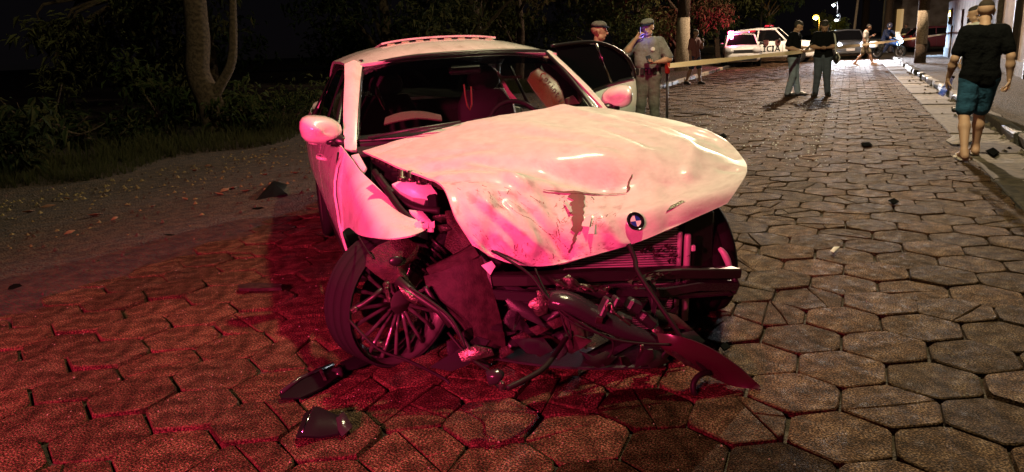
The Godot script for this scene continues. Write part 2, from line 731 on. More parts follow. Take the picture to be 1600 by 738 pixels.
	# people
	for k in [["skin", 0.42, 0.24, 0.16, 0.6], ["pale_skin", 0.5, 0.29, 0.2, 0.6], ["dark_skin", 0.17, 0.09, 0.06, 0.6], ["hair", 0.02, 0.014, 0.01, 0.75], ["brown_hair", 0.035, 0.02, 0.012, 0.85], ["lips", 0.3, 0.12, 0.09, 0.6], ["eye", 0.02, 0.015, 0.012, 0.2], ["black_shirt", 0.006, 0.006, 0.0065, 0.95], ["black_leather", 0.012, 0.011, 0.01, 0.4], ["sole", 0.5, 0.45, 0.4, 0.8], ["flip_flop", 0.55, 0.47, 0.4, 0.8], ["maroon_shirt", 0.1, 0.03, 0.03, 0.9], ["white_cloth", 0.6, 0.57, 0.53, 0.9], ["khaki", 0.2, 0.16, 0.11, 0.9], ["vest_black", 0.02, 0.02, 0.02, 0.8], ["vest_band", 0.55, 0.5, 0.25, 0.5], ["helmet", 0.03, 0.03, 0.05, 0.2], ["navy", 0.02, 0.025, 0.05, 0.9]]:
		m = mat(k[0], lin(k[1], k[2], k[3]), k[4])
	for k in ["black_shirt", "navy", "vest_black"]:
		mats[k].metallic_specular = 0.15
	var weave := noise_tex(0.12, [], 256, 3, 71, true, 5.0)
	var wrinkle := noise_tex(0.016, [], 256, 4, 73, true, 10.0)
	for k in [["uniform_grey", 0.15, 0.145, 0.135], ["uniform_trousers", 0.1, 0.098, 0.085], ["jeans_light", 0.17, 0.22, 0.27], ["jeans_dark", 0.055, 0.07, 0.095], ["teal_shorts", 0.014, 0.07, 0.135], ["vest_grey", 0.17, 0.16, 0.15]]:
		m = mat(k[0], lin(k[1], k[2], k[3]), 0.92)
		m.normal_enabled = true
		m.normal_texture = wrinkle
		m.normal_scale = 1.0
		triplanar(m, 1.6, false)
	for k in ["black_shirt", "maroon_shirt", "white_cloth", "khaki"]:
		mats[k].normal_enabled = true
		mats[k].normal_texture = wrinkle
		mats[k].normal_scale = 1.2
		triplanar(mats[k], 1.5, false)
	mats.airbag_cloth.normal_enabled = true
	mats.airbag_cloth.normal_texture = weave
	triplanar(mats.airbag_cloth, 3.0, false)

# ---------- ground, road, kerbs
func build_ground() -> void:
	var st := mb()
	var e := 420.0
	quad(st, Vector3(-e, -0.07, e), Vector3(-e, -0.07, -e), Vector3(e, -0.07, -e), Vector3(e, -0.07, e))
	struct("ground", st, mats.soil)
	# road bed of packed earth that shows in the joints
	st = mb()
	quad(st, road(-6, -5.4, -0.032), road(62, -5.4, -0.032), road(62, 2.02, -0.032), road(-6, 2.02, -0.032))
	var bed := struct("road", st, mats.soil)
	build_pavers(bed)
	# the cross street beyond
	st = mb()
	quad(st, road(62, -60, -0.02), road(62, 60, -0.02), road(120, 60, -0.02), road(120, -60, -0.02))
	struct("cross_road", st, mats.dark_concrete)
	# dirt verge that has drifted over the left hand pavers
	st = mb(true)
	var wob := FastNoiseLite.new()
	wob.seed = 5
	wob.frequency = 0.35
	var fine := FastNoiseLite.new()
	fine.seed = 8
	fine.frequency = 2.2
	var rows := []
	for i in 121:
		var s := -4.0 + i * 0.24
		var row := []
		for j in 51:
			var t := -9.6 + j * 0.13
			var edge := -4.35 + 0.5 * wob.get_noise_2d(s, 0.0) - 0.25 * smoothstep(6.0, 18.0, s)
			var y := lerpf(0.028, -0.06, smoothstep(edge - 0.9, edge + 0.5, t)) + 0.012 * fine.get_noise_2d(s, t) + 0.012 * wob.get_noise_2d(s * 2.0, t * 2.0)
			y += 0.1 * smoothstep(-8.2, -9.4, t)
			if s > 17.0:
				y -= 0.09 * smoothstep(17.0, 20.0, s) * smoothstep(-5.6, -5.2, t)
			row.append(road(s, t, y))
		rows.append(row)
	sheet(st, rows)
	struct("dirt_verge", st, mats.dirt)
	st = mb()
	quad(st, road(24.8, -9.6, 0.02), road(62, -9.6, 0.02), road(62, -5.36, 0.06), road(24.8, -5.36, 0.06))
	struct("far_verge", st, mats.dirt)
	# the sunken wood floor left of the verge
	st = mb(true)
	rows = []
	for i in 40:
		var row := []
		for j in 20:
			var s := -6.0 + i * 2.2
			var t := -9.4 - j * 1.2
			row.append(road(s, t, 0.1 - 0.05 * j + 0.25 * wob.get_noise_2d(s, t)))
		rows.append(row)
	sheet(st, rows)
	struct("wood_floor", st, mats.soil)
	# gutter, kerb and pavement on the right
	var gutter := thing_struct("gutter")
	var kerb := thing_struct("kerb")
	var s := 4.0
	while s < 43.0:
		var l := rng.randf_range(0.6, 1.15)
		st = mb()
		box(st, road(s + l * 0.5, 1.69, -0.045 + rng.randf_range(-0.012, 0.008)), Vector3(0.62, 0.08, l - 0.02), 0.012, Basis(Vector3.UP, ROAD_TURN + rng.randf_range(-0.01, 0.01)))
		obj("slab", st, mats.concrete if rng.randf() < 0.2 else mats.gutter_slab, gutter)
		st = mb()
		var tilt := Basis(Vector3.UP, ROAD_TURN + rng.randf_range(-0.07, 0.07)) * Basis(Vector3(0, 0, 1), rng.randf_range(-0.15, 0.2))
		box(st, road(s + l * 0.5, 2.08 + rng.randf_range(-0.02, 0.02), 0.02 + rng.randf_range(-0.015, 0.012)), Vector3(0.15, 0.22, l - 0.015), 0.02, tilt)
		if rng.randf() < 0.88:
			obj("kerb_stone", st, mats.dark_concrete if rng.randf() < 0.75 else mats.gutter_slab, kerb)
		s += l
	st = mb(true)
	rows = []
	for i in 80:
		var row := []
		for j in 12:
			var ss := -2.0 + i * 0.6
			var t := 2.15 + j * 0.55
			row.append(road(ss, t, 0.11 + 0.015 * wob.get_noise_2d(ss * 3.0, t * 3.0) + 0.004 * j))
		rows.append(row)
	sheet(st, rows)
	struct("pavement", st, mats.dirt)
	var lk := thing_struct("far_kerb")
	s = 18.0
	while s < 58.0:
		st = mb()
		box(st, road(s + 0.5, -5.28 + rng.randf_range(-0.02, 0.02), 0.015), Vector3(0.14, 0.2, 0.97), 0.02, Basis(Vector3.UP, ROAD_TURN))
		obj("kerb_stone", st, mats.whitewash if rng.randf() < 0.3 else mats.dark_concrete, lk)
		s += 1.0


func thing_struct(called: String) -> Node3D:
	var o := Node3D.new()
	o.name = numbered(called)
	add_child(o)
	o.set_meta("kind", "structure")
	return o


# one stone: an uneven outline with worn edges, its top a little domed
func stone(st: SurfaceTool, poly: Array, s: float, t: float, y: float, lean: Vector2, fine: bool) -> void:
	var n := poly.size()
	var c := Vector2.ZERO
	for p in poly:
		c += p
	c /= n
	var put := func(p: Vector2, dy: float) -> Vector3: return road(s + p.y, t + p.x, y + dy + p.dot(lean))
	var top := []
	var mid := []
	var low := []
	for p in poly:
		var d: Vector2 = (p - c)
		var inn: Vector2 = c + d * (1.0 - 0.006 / maxf(d.length(), 0.03))
		top.append(put.call(inn, rng.randf_range(-0.003, 0.001)))
		mid.append(put.call(p, -0.006))
		low.append(put.call(p + d.normalized() * 0.004, -0.05))
	var hub: Vector3 = put.call(c, 0.0012)
	st.set_smooth_group(0)
	for i in n:
		var k := (i + 1) % n
		st.set_smooth_group(-1)
		tri(st, hub, top[k], top[i])
		st.set_smooth_group(1)
		if fine:
			quad(st, top[i], top[k], mid[k], mid[i])
		else:
			quad(st, top[i], top[k], low[k], low[i])
	if fine:
		st.set_smooth_group(-1)
		for i in n:
			var k := (i + 1) % n
			quad(st, mid[i], mid[k], low[k], low[i])


func hexagon() -> Array:
	var out := []
	var cor := []
	for k in 6:
		var a := PI / 6.0 + TAU * k / 6.0
		cor.append(Vector2(cos(a), sin(a)) * (0.2136 - rng.randf_range(0.002, 0.007)) + Vector2(rng.randf_range(-0.005, 0.005), rng.randf_range(-0.005, 0.005)))
	for k in 6:
		var a: Vector2 = cor[k]
		var b: Vector2 = cor[(k + 1) % 6]
		for h in [rng.randf_range(0.05, 0.16), rng.randf_range(0.84, 0.95)]:
			var p: Vector2 = a.lerp(b, h)
			out.append(p - p.normalized() * rng.randf_range(0.0, 0.005))
	return out


func split(poly: Array) -> Array:
	var a := rng.randf_range(0, PI)
	var d := Vector2(cos(a), sin(a))
	var n := Vector2(-d.y, d.x)
	var o := n * rng.randf_range(-0.07, 0.07)
	var bend := rng.randf_range(-0.03, 0.03)
	var out := []
	for sg in [1.0, -1.0]:
		var half := PackedVector2Array([o + n * sg * 0.0035 - d, o + n * (sg * 0.0035 + bend), o + n * sg * 0.0035 + d, o + d + n * sg, o - d + n * sg])
		var got := Geometry2D.intersect_polygons(PackedVector2Array(poly), half)
		for g in got:
			if g.size() > 2:
				var arr := Array(g)
				if Geometry2D.is_polygon_clockwise(g):
					arr.reverse()
				out.append(arr)
	return out


func build_pavers(bed: Node3D) -> void:
	var spots := []
	for r in range(-16, 185):
		for c in range(-16, 5):
			var s := 2.83 + r * 0.3204
			var t := 0.05 + c * 0.37 + (0.185 if posmod(r, 2) == 1 else 0.0)
			if s < -1.5 or s > 61.5 or t < -5.25 or t > 1.5:
				continue
			var p := road(s, t)
			var d := Vector2(p.x, p.z).length()
			var seen := p.z < -2.1 and absf(p.x) < 0.7 * -p.z + 0.1 and t > -4.6
			spots.append([d if seen else d + 400.0, s, t, r, c])
	spots.sort_custom(func(a, b): return a[0] < b[0])
	var rest := [mb(true), mb(true), mb(true), mb(true), mb(true)]
	var singles := 0
	for i in spots.size():
		var s: float = spots[i][1]
		var t: float = spots[i][2]
		var near: bool = spots[i][0] < 60.0 and singles < 295
		var tone := rng.randi() % 4
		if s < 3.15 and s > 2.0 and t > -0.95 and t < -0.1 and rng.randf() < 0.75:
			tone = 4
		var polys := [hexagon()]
		if t > 1.18:
			var cut := Geometry2D.intersect_polygons(PackedVector2Array(polys[0]), PackedVector2Array([Vector2(-1, -1), Vector2(1.368 - t, -1), Vector2(1.368 - t, 1), Vector2(-1, 1)]))
			if cut.is_empty():
				continue
			polys = [Array(cut[0])]
			if Geometry2D.is_polygon_clockwise(cut[0]):
				polys[0].reverse()
		var crushed := s > 2.6 and s < 8.5 and t > -1.7 and t < -0.25
		var chance := 0.75 if crushed else 0.22
		if spots[i][0] < 25.0 and rng.randf() < chance:
			polys = split(polys[0])
			if polys.size() > 1 and rng.randf() < (0.7 if crushed else 0.35):
				polys = [polys[0]] + split(polys[1])
				if crushed and rng.randf() < 0.6:
					polys = split(polys[0]) + polys.slice(1)
		var step := 0.016 if t < -2.0 else 0.007
		var y := rng.randf_range(-step, step * 0.5)
		var lean := Vector2(rng.randf_range(-0.035, 0.035), rng.randf_range(-0.03, 0.03)) * (1.0 if t < -2.0 else 0.5)
		for poly in polys:
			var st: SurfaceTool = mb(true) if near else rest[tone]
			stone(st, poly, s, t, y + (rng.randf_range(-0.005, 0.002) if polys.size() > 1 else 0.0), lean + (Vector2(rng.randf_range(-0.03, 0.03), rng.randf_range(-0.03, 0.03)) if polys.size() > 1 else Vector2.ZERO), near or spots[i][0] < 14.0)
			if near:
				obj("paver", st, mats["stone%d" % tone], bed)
				singles += 1
	for k in 4:
		var o := obj("far_pavers", rest[k], mats["stone%d" % k], bed)
		o.set_meta("kind", "stuff")

# ---------- lamps, poles, tape
func build_street_furniture() -> void:
	street_lamp("street_lamp", "tall street lamp arching over the road above the wrecked car", road(5.35, 2.75), 2.55, 8.0, Color(1.0, 0.96, 0.74), 64.0)
	street_lamp("street_lamp", "street lamp on the thick pole far down the right pavement", Vector3(16.478, 0, -30.576), 2.4, 8.6, Color(1.0, 0.88, 0.74), 230.0, 0.21, true)
	# poles further off
	pole("dark wooden pole in front of the far pink wall", Vector3(27.105, 0, -55.058), 0.26, 11.0, mats.bark, 0.03)
	pole("thin pale pole beside the oncoming car", Vector3(25.718, 0, -57.256), 0.1, 7.0, mats.whitewash, 0.06)
	pole("dark leaning pole behind the walking pedestrian", Vector3(34.31, 0, -73.867), 0.35, 14.0, mats.bark, -0.01)
	pole("slim grey mast behind the police vehicles", Vector3(21.841, 0, -66.051), 0.09, 9.5, mats.concrete, 0.0)
	var o := thing("whitewashed_trunk", "bare trunk painted white round its foot beside the left kerb", "tree", Vector3(8.009, 0, -34.82))
	var st := mb(true)
	tube(st, [Vector3.ZERO, Vector3(0.02, 1.1, 0), Vector3(0.03, 2.35, 0)], [0.36, 0.31, 0.29], 12)
	obj("painted_foot", st, mats.whitewash, o)
	st = mb(true)
	tube(st, [Vector3(0.03, 2.33, 0), Vector3(0.1, 4.0, 0.1), Vector3(-0.1, 7.0, 0)], [0.285, 0.24, 0.18], 12)
	obj("trunk", st, mats.bark, o)
	# far lamps
	globe_lamp("amber street lamp glowing above the treetops in the distance", Vector3(49.776, 3.775, -124.338), 0.45, Color(1.0, 0.78, 0.25), 9.0, 160.0)
	globe_lamp("white street lamp, lowest of the far cluster", Vector3(57.422, 3.285, -134.528), 0.32, Color(0.92, 0.97, 1.0), 7.0, 40.0)
	globe_lamp("white street lamp, topmost of the far cluster", Vector3(48.313, 5.188, -114.382), 0.24, Color(0.9, 0.97, 1.0), 4.0, 30.0)
	globe_lamp("faint white street lamp between two brighter far ones", Vector3(75.429, 4.947, -176.199), 0.22, Color(0.9, 0.95, 1.0), 3.0, 10.0)
	# barrier tape from a marker post by the officer to the house wall
	var post_at := Vector3(2.576, 1.053, -12.219)
	post_at.y = 0
	o = thing("marker_post", "slim marker post with a red top that holds the barrier tape", "traffic post", post_at)
	st = mb(true)
	tube(st, [Vector3.ZERO, Vector3(0, 0.95, 0)], 0.022, 10)
	lathe(st, [[0.0, 0.0], [0.16, 0.0], [0.15, 0.04], [0.03, 0.06]], Transform3D(), 20)
	obj("post", st, mats.black_plastic, o)
	st = mb(true)
	lathe(st, [[0.0, 0.94], [0.04, 0.94], [0.042, 1.2], [0.03, 1.24], [0.0, 1.25]], Transform3D(), 14)
	obj("red_cap", st, mat("orange_plastic", lin(0.6, 0.07, 0.04), 0.5), o)
	var a := Vector3(2.575, 1.055, -12.168)
	var b := Vector3(21.964, 1.117, -38.585)
	var tm := mat("tape", lin(0.9, 0.84, 0.72), 0.5)
	var grad := Image.create(256, 16, false, Image.FORMAT_RGB8)
	for x in 256:
		for y in 16:
			var stripe := fposmod((x + y * 1.2) / 32.0, 1.0) < 0.5
			grad.set_pixel(x, y, Color(1, 0.98, 0.94) if stripe else Color(0.92, 0.76, 0.52))
	tm.albedo_texture = ImageTexture.create_from_image(grad)
	tm.backlight_enabled = true
	tm.backlight = Color(0.3, 0.27, 0.22)
	tm.uv1_scale = Vector3(1, 22, 1)
	st = mb(true)
	var rows := []
	for i in 81:
		var f := i / 80.0
		var p: Vector3 = a.lerp(b, f) + Vector3(0, -0.04 * sin(PI * f), 0)
		var tw := -0.5 + 0.12 * sin(f * 23.0) + 0.12 * sin(f * 7.0)
		var w := Vector3(sin(tw) * 0.4, cos(tw), sin(tw) * 0.9).normalized() * (0.04 + 0.006 * sin(f * 40.0))
		rows.append([p - w, p, p + w])
	sheet(st, rows, 0.0006)
	tm.uv1_offset = Vector3.ZERO
	tag(obj("barrier_tape", st, tm), "pale barrier tape stretched across the whole street", "barrier tape")


func pole(label: String, at: Vector3, r: float, height: float, m: Material, lean: float) -> void:
	var o := thing("utility_pole", label, "pole", at)
	var st := mb(true)
	tube(st, [Vector3.ZERO, Vector3(lean * height * 0.5, height * 0.5, 0), Vector3(lean * height, height, 0)], [r, r * 0.85, r * 0.7], 12)
	obj("shaft", st, m, o)
	st = mb()
	box(st, Vector3(lean * height * 0.96, height * 0.95, 0), Vector3(1.6, 0.1, 0.1), 0.01)
	obj("cross_arm", st, mats.bark, o)


func globe_lamp(label: String, at: Vector3, r: float, c: Color, glow_e: float, energy: float) -> void:
	var o := thing("far_street_lamp", label, "street lamp", Vector3(at.x, 0, at.z), 0.0, "far street lamps")
	var st := mb(true)
	tube(st, [Vector3(0.6, 0, 0), Vector3(0.6, at.y - 0.3, 0), Vector3(0.5, at.y + 0.35, 0), Vector3(0, at.y + 0.4, 0)], 0.07, 8)
	obj("pole", st, mats.dark_metal, o)
	st = mb(true)
	ball(st, Vector3(0, at.y, 0), Vector3(r, r * 0.8, r), 8)
	obj("lamp_globe", st, glow("globe_glow_%d" % mats.size(), c, glow_e), o)
	omni("lamp_light", o, Vector3(0, at.y - r - 0.15, 0) + (Vector3(0, 0, 0) - Vector3(at.x, 0, at.z)).normalized() * (r + 0.1), c, energy, 0.2)


# pole at its foot, arm reaching out over the road, lit head under its end
func street_lamp(called: String, label: String, at: Vector3, reach: float, height: float, c: Color, energy: float, r := 0.12, banded := false) -> void:
	var o := thing(called, label, "street lamp", at, ROAD_TURN)
	var st := mb(true)
	if banded:
		tube(st, [Vector3(0, 0, 0), Vector3(0, 0.85, 0)], [r * 1.04, r], 12)
		tube(st, [Vector3(-0.01, 2.1, 0), Vector3(-0.05, height * 0.6, 0), Vector3(-0.1, height + 1.0, 0)], [r * 0.97, r * 0.9, r * 0.8], 12)
		obj("pole", st, mats.bark, o)
		st = mb(true)
		tube(st, [Vector3(0, 0.84, 0), Vector3(-0.01, 2.12, 0)], [r * 1.0, r * 0.98], 12)
		obj("pale_band", st, mats.whitewash, o)
	else:
		tube(st, [Vector3(0, 0, 0), Vector3(0, height * 0.6, 0), Vector3(0, height - 0.4, 0)], [r, r * 0.85, r * 0.7], 10)
		obj("pole", st, mats.concrete, o)
	st = mb(true)
	tube(st, curve([Vector3(0, height - 0.9, 0), Vector3(-0.4, height - 0.1, 0), Vector3(-reach * 0.6, height + 0.25, 0), Vector3(-reach, height + 0.2, 0)]), 0.035, 8)
	obj("arm", st, mats.dark_metal, o)
	st = mb()
	box(st, Vector3(-reach - 0.25, height + 0.2, 0), Vector3(0.62, 0.1, 0.26), 0.03)
	obj("lamp_housing", st, mats.bare_metal, o)
	st = mb()
	box(st, Vector3(-reach - 0.27, height + 0.13, 0), Vector3(0.42, 0.03, 0.2), 0.01)
	obj("lamp_glass", st, glow("lamp_glow_%d" % mats.size(), c, 6.0), o)
	spot("lamp_light", o, Vector3(-reach - 0.27, height + 0.08, 0), Vector3(0, -1, 0), c, energy, 82.0, 0.15, 0.18)
	# street lanterns throw most of their light along the road
	spot("lamp_side_light", o, Vector3(-reach - 0.27, height + 0.07, -0.1), Vector3(0, -0.62, -1), c, minf(energy * 1.25, 240.0), 36.0, 0.15, 1.0)
	if banded:
		spot("lamp_side_light", o, Vector3(-reach - 0.27, height + 0.07, 0.1), Vector3(0, -0.5, 1), c, 620.0, 32.0, 0.15, 1.0)


# ---------- walls and houses on the right
func build_walls() -> void:
	var o := thing("house", "pale plastered house wall with a dark canopy on the right pavement", "house", road(0, 0), 0.0)
	var st := mb()
	var turn := Basis(Vector3.UP, ROAD_TURN)
	box(st, road(31.7, 6.6, 1.3), Vector3(5.0, 2.6, 20.0), 0.03, turn)
	obj("wall", st, mats.house_wall, o)
	st = mb()
	box(st, road(31.7, 4.08, 0.3), Vector3(0.06, 0.45, 19.9), 0.01, turn)
	obj("plinth", st, mats.concrete, o)
	st = mb()
	slab(st, [Vector2(-1.2, 0.1), Vector2(5.2, 0.5), Vector2(5.2, 0.8), Vector2(-1.2, 0.5)], Transform3D(turn, road(42.2, 4.3, 2.62)), 13.0)
	obj("roof_canopy", st, mats.black_plastic, o)
	for q in [[40.2, 0.5, 0.62, 1.86], [33.6, 1.1, 1.5, 1.3]]:
		st = mb()
		box(st, road(q[0], 4.09, q[3]), Vector3(0.06, q[2] + 0.12, q[1] + 0.12), 0.01, turn)
		var f := obj("window", st, mats.concrete, o)
		st = mb()
		box(st, road(q[0], 4.04, q[3]), Vector3(0.05, q[2], q[1]), 0.005, turn)
		obj("pane", st, mats.black_glass, f)
	for q in [[36.6, mats.grey_wall], [30.2, mats.bark]]:
		st = mb()
		box(st, road(q[0], 4.07, 1.05), Vector3(0.08, 2.1, 1.0), 0.01, turn)
		var d := obj("door", st, q[1], o)
		st = mb(true)
		ball(st, road(q[0] - 0.38, 4.0, 1.0), Vector3(0.035, 0.035, 0.035), 6)
		obj("door_knob", st, mats.chrome, d)
	for z in [27.4, 24.6, 22.6]:
		st = mb()
		box(st, road(z, 4.05, 1.3), Vector3(0.16, 2.62, 0.16), 0.02, turn)
		obj("pilaster", st, mats.rusty_metal if z < 26.0 else mats.concrete, o)
	st = mb(true)
	tube(st, [road(39.0, 4.03, 0.1), road(39.0, 4.03, 1.5)], 0.04, 8)
	obj("drain_pipe", st, mats.concrete, o)
	# far compound wall with its pink stripe, panel by panel
	var w := thing("compound_wall", "long grey wall with a pink band across the side street", "wall", road(0, 0))
	for i in 9:
		var s := 70.0 + i * 5.0
		st = mb()
		box(st, road(s + 2.5, 8.6, 0.6), Vector3(0.2, 1.2, 4.9), 0.02, turn)
		obj("lower_panel", st, mats.grey_wall, w)
		st = mb()
		box(st, road(s + 2.5, 8.6, 1.9), Vector3(0.21, 1.36, 4.92), 0.02, turn)
		obj("pink_panel", st, mats.pink_wall, w)
		st = mb()
		box(st, road(s + 2.5, 8.6, 3.3), Vector3(0.2, 1.4, 4.9), 0.02, turn)
		obj("upper_panel", st, mats.grey_wall, w)
		st = mb()
		box(st, road(s, 8.55, 2.0), Vector3(0.3, 4.1, 0.25), 0.03, turn)
		obj("wall_pier", st, mats.grey_wall, w)
	var sg := thing("lit_sign", "small lit box sign above the far pink-banded wall", "sign", Vector3(36.152, 3.137, -64.362))
	sg.position.y = 0
	var hy: float = (Vector3(36.152, 3.137, -64.362)).y
	st = mb(true)
	tube(st, [Vector3.ZERO, Vector3(0, hy - 0.5, 0)], 0.06, 8)
	obj("post", st, mats.dark_metal, sg)
	for k in 4:
		st = mb()
		box(st, Vector3(-0.45 + 0.3 * k, hy, 0), Vector3(0.22, 0.8, 0.12), 0.02)
		obj("sign_light_panel", st, glow("sign_glow", Color(0.85, 0.85, 0.5), 0.7), sg)
	omni("sign_lamp", sg, Vector3(0, hy, 0.35), Color(0.9, 0.9, 0.6), 2.0, 0.3)
	var h2 := thing("far_house", "dark house with a lit doorway behind the far pole", "house", road(0, 0))
	st = mb()
	box(st, road(74.0, 5.0, 2.0), Vector3(5.0, 4.0, 5.0), 0.05, turn)
	obj("wall", st, mats.grey_wall, h2)
	st = mb()
	slab(st, [Vector2(-3.0, 0), Vector2(0, 1.3), Vector2(3.0, 0), Vector2(2.8, -0.1), Vector2(-2.8, -0.1)], Transform3D(turn, road(76.8, 5.0, 4.02)), 5.8)
	obj("roof", st, mats.bark, h2)
	st = mb()
	box(st, road(71.45, 3.6, 1.9), Vector3(0.5, 2.2, 0.08), 0.01, turn)
	obj("window_light", st, glow("doorway_glow", Color(1.0, 0.8, 0.5), 0.35), h2)

# ---------- trees and undergrowth
func leaf_mesh(l: float, w: float, droop: float) -> ArrayMesh:
	var st := mb(true)
	var a := Vector3.ZERO
	var b := Vector3(0, -droop * 0.3, l * 0.5)
	var c := Vector3(0, -droop, l)
	for s in [-1.0, 1.0]:
		var m := Vector3(s * w * 0.5, -droop * 0.15 + w * 0.15, l * 0.4)
		tri(st, a, m, b)
		tri(st, b, m, c)
	st.generate_normals()
	return st.commit()


func leaves(called: String, o: Node3D, blobs: Array, per: int, l: float, w: float, droop: float, m: Material, spread := 0.35) -> void:
	var mm := MultiMesh.new()
	mm.transform_format = MultiMesh.TRANSFORM_3D
	mm.mesh = leaf_mesh(l, w, droop)
	var xf := []
	for b in blobs:
		var r: Vector3 = b[1]
		var clumps := maxi(3, per / 14)
		for c in clumps:
			var d := Vector3(rng.randfn(), rng.randfn(), rng.randfn()).normalized() * pow(rng.randf(), 0.4)
			var hub: Vector3 = b[0] + d * r
			for k in 14:
				var p := hub + Vector3(rng.randfn(), rng.randfn(), rng.randfn()) * spread * 0.5
				var bs := Basis(Vector3.UP, rng.randf() * TAU) * Basis(Vector3(1, 0, 0), rng.randf_range(-0.5, 1.2)) * Basis(Vector3(0, 0, 1), rng.randf_range(-0.8, 0.8))
				xf.append(Transform3D(bs.scaled(Vector3.ONE * rng.randf_range(0.6, 1.35)), p))
	mm.instance_count = xf.size()
	for i in xf.size():
		mm.set_instance_transform(i, xf[i])
	var n := MultiMeshInstance3D.new()
	n.name = called
	n.multimesh = mm
	n.material_override = m
	n.set_meta("kind", "stuff")
	o.add_child(n, true)


func tree(label: String, at: Vector3, height: float, r: float, trunk: float, m: Material, per: int, leaf := 0.16, low := 0.32) -> Node3D:
	var o := thing("tree", label, "tree", at, rng.randf() * TAU, "trees along the left of the street")
	var st := mb(true)
	var top := Vector3(rng.randf_range(-0.5, 0.5), height * 0.75, rng.randf_range(-0.5, 0.5))
	tube(st, curve([Vector3.ZERO, Vector3(rng.randf_range(-0.2, 0.2), height * 0.35, rng.randf_range(-0.2, 0.2)), top]), [trunk, trunk * 0.95, trunk * 0.88, trunk * 0.82, trunk * 0.75, trunk * 0.68, trunk * 0.6, trunk * 0.5, trunk * 0.4, trunk * 0.3, trunk * 0.22], 9)
	var blobs := []
	for k in 11:
		var a := TAU * k / 11.0 + rng.randf_range(-0.4, 0.4)
		var h := lerpf(low, 0.85, rng.randf()) * height
		var from := Vector3.ZERO.lerp(top, clampf(h / height * 0.9, 0.2, 0.9))
		var to := Vector3(cos(a) * r * rng.randf_range(0.45, 0.85), h + height * 0.12, sin(a) * r * rng.randf_range(0.45, 0.85))
		tube(st, curve([from, from.lerp(to, 0.5) + Vector3(0, 0.15, 0), to], 3), [trunk * 0.4, trunk * 0.34, trunk * 0.28, trunk * 0.22, trunk * 0.17, trunk * 0.12, trunk * 0.08], 6)
		blobs.append([to, Vector3(r * 0.45, height * 0.13, r * 0.45)])
	blobs.append([top + Vector3(0, height * 0.1, 0), Vector3(r * 0.6, height * 0.15, r * 0.6)])
	obj("trunk", st, mats.bark, o)
	leaves("crown", o, blobs, per, leaf, leaf * 0.5, leaf * 0.3, m)
	return o


func bush(label: String, at: Vector3, size: Vector3, m: Material, per: int, leaf := 0.12) -> void:
	var o := thing("bush", label, "bush", at, rng.randf() * TAU, "bushes along the wood's edge")
	var st := mb(true)
	var blobs := []
	for k in 6:
		var a := TAU * k / 6.0 + rng.randf()
		var p := Vector3(cos(a) * size.x * 0.5, size.y * rng.randf_range(0.35, 0.9), sin(a) * size.z * 0.5)
		tube(st, [Vector3.ZERO, p * 0.55 + Vector3(0, 0.08, 0), p], [0.025, 0.016, 0.007], 5)
		blobs.append([p, size * 0.28])
	obj("stem", st, mats.bark, o)
	leaves("foliage", o, blobs, per, leaf, leaf * 0.42, leaf * 0.3, m, 0.25)


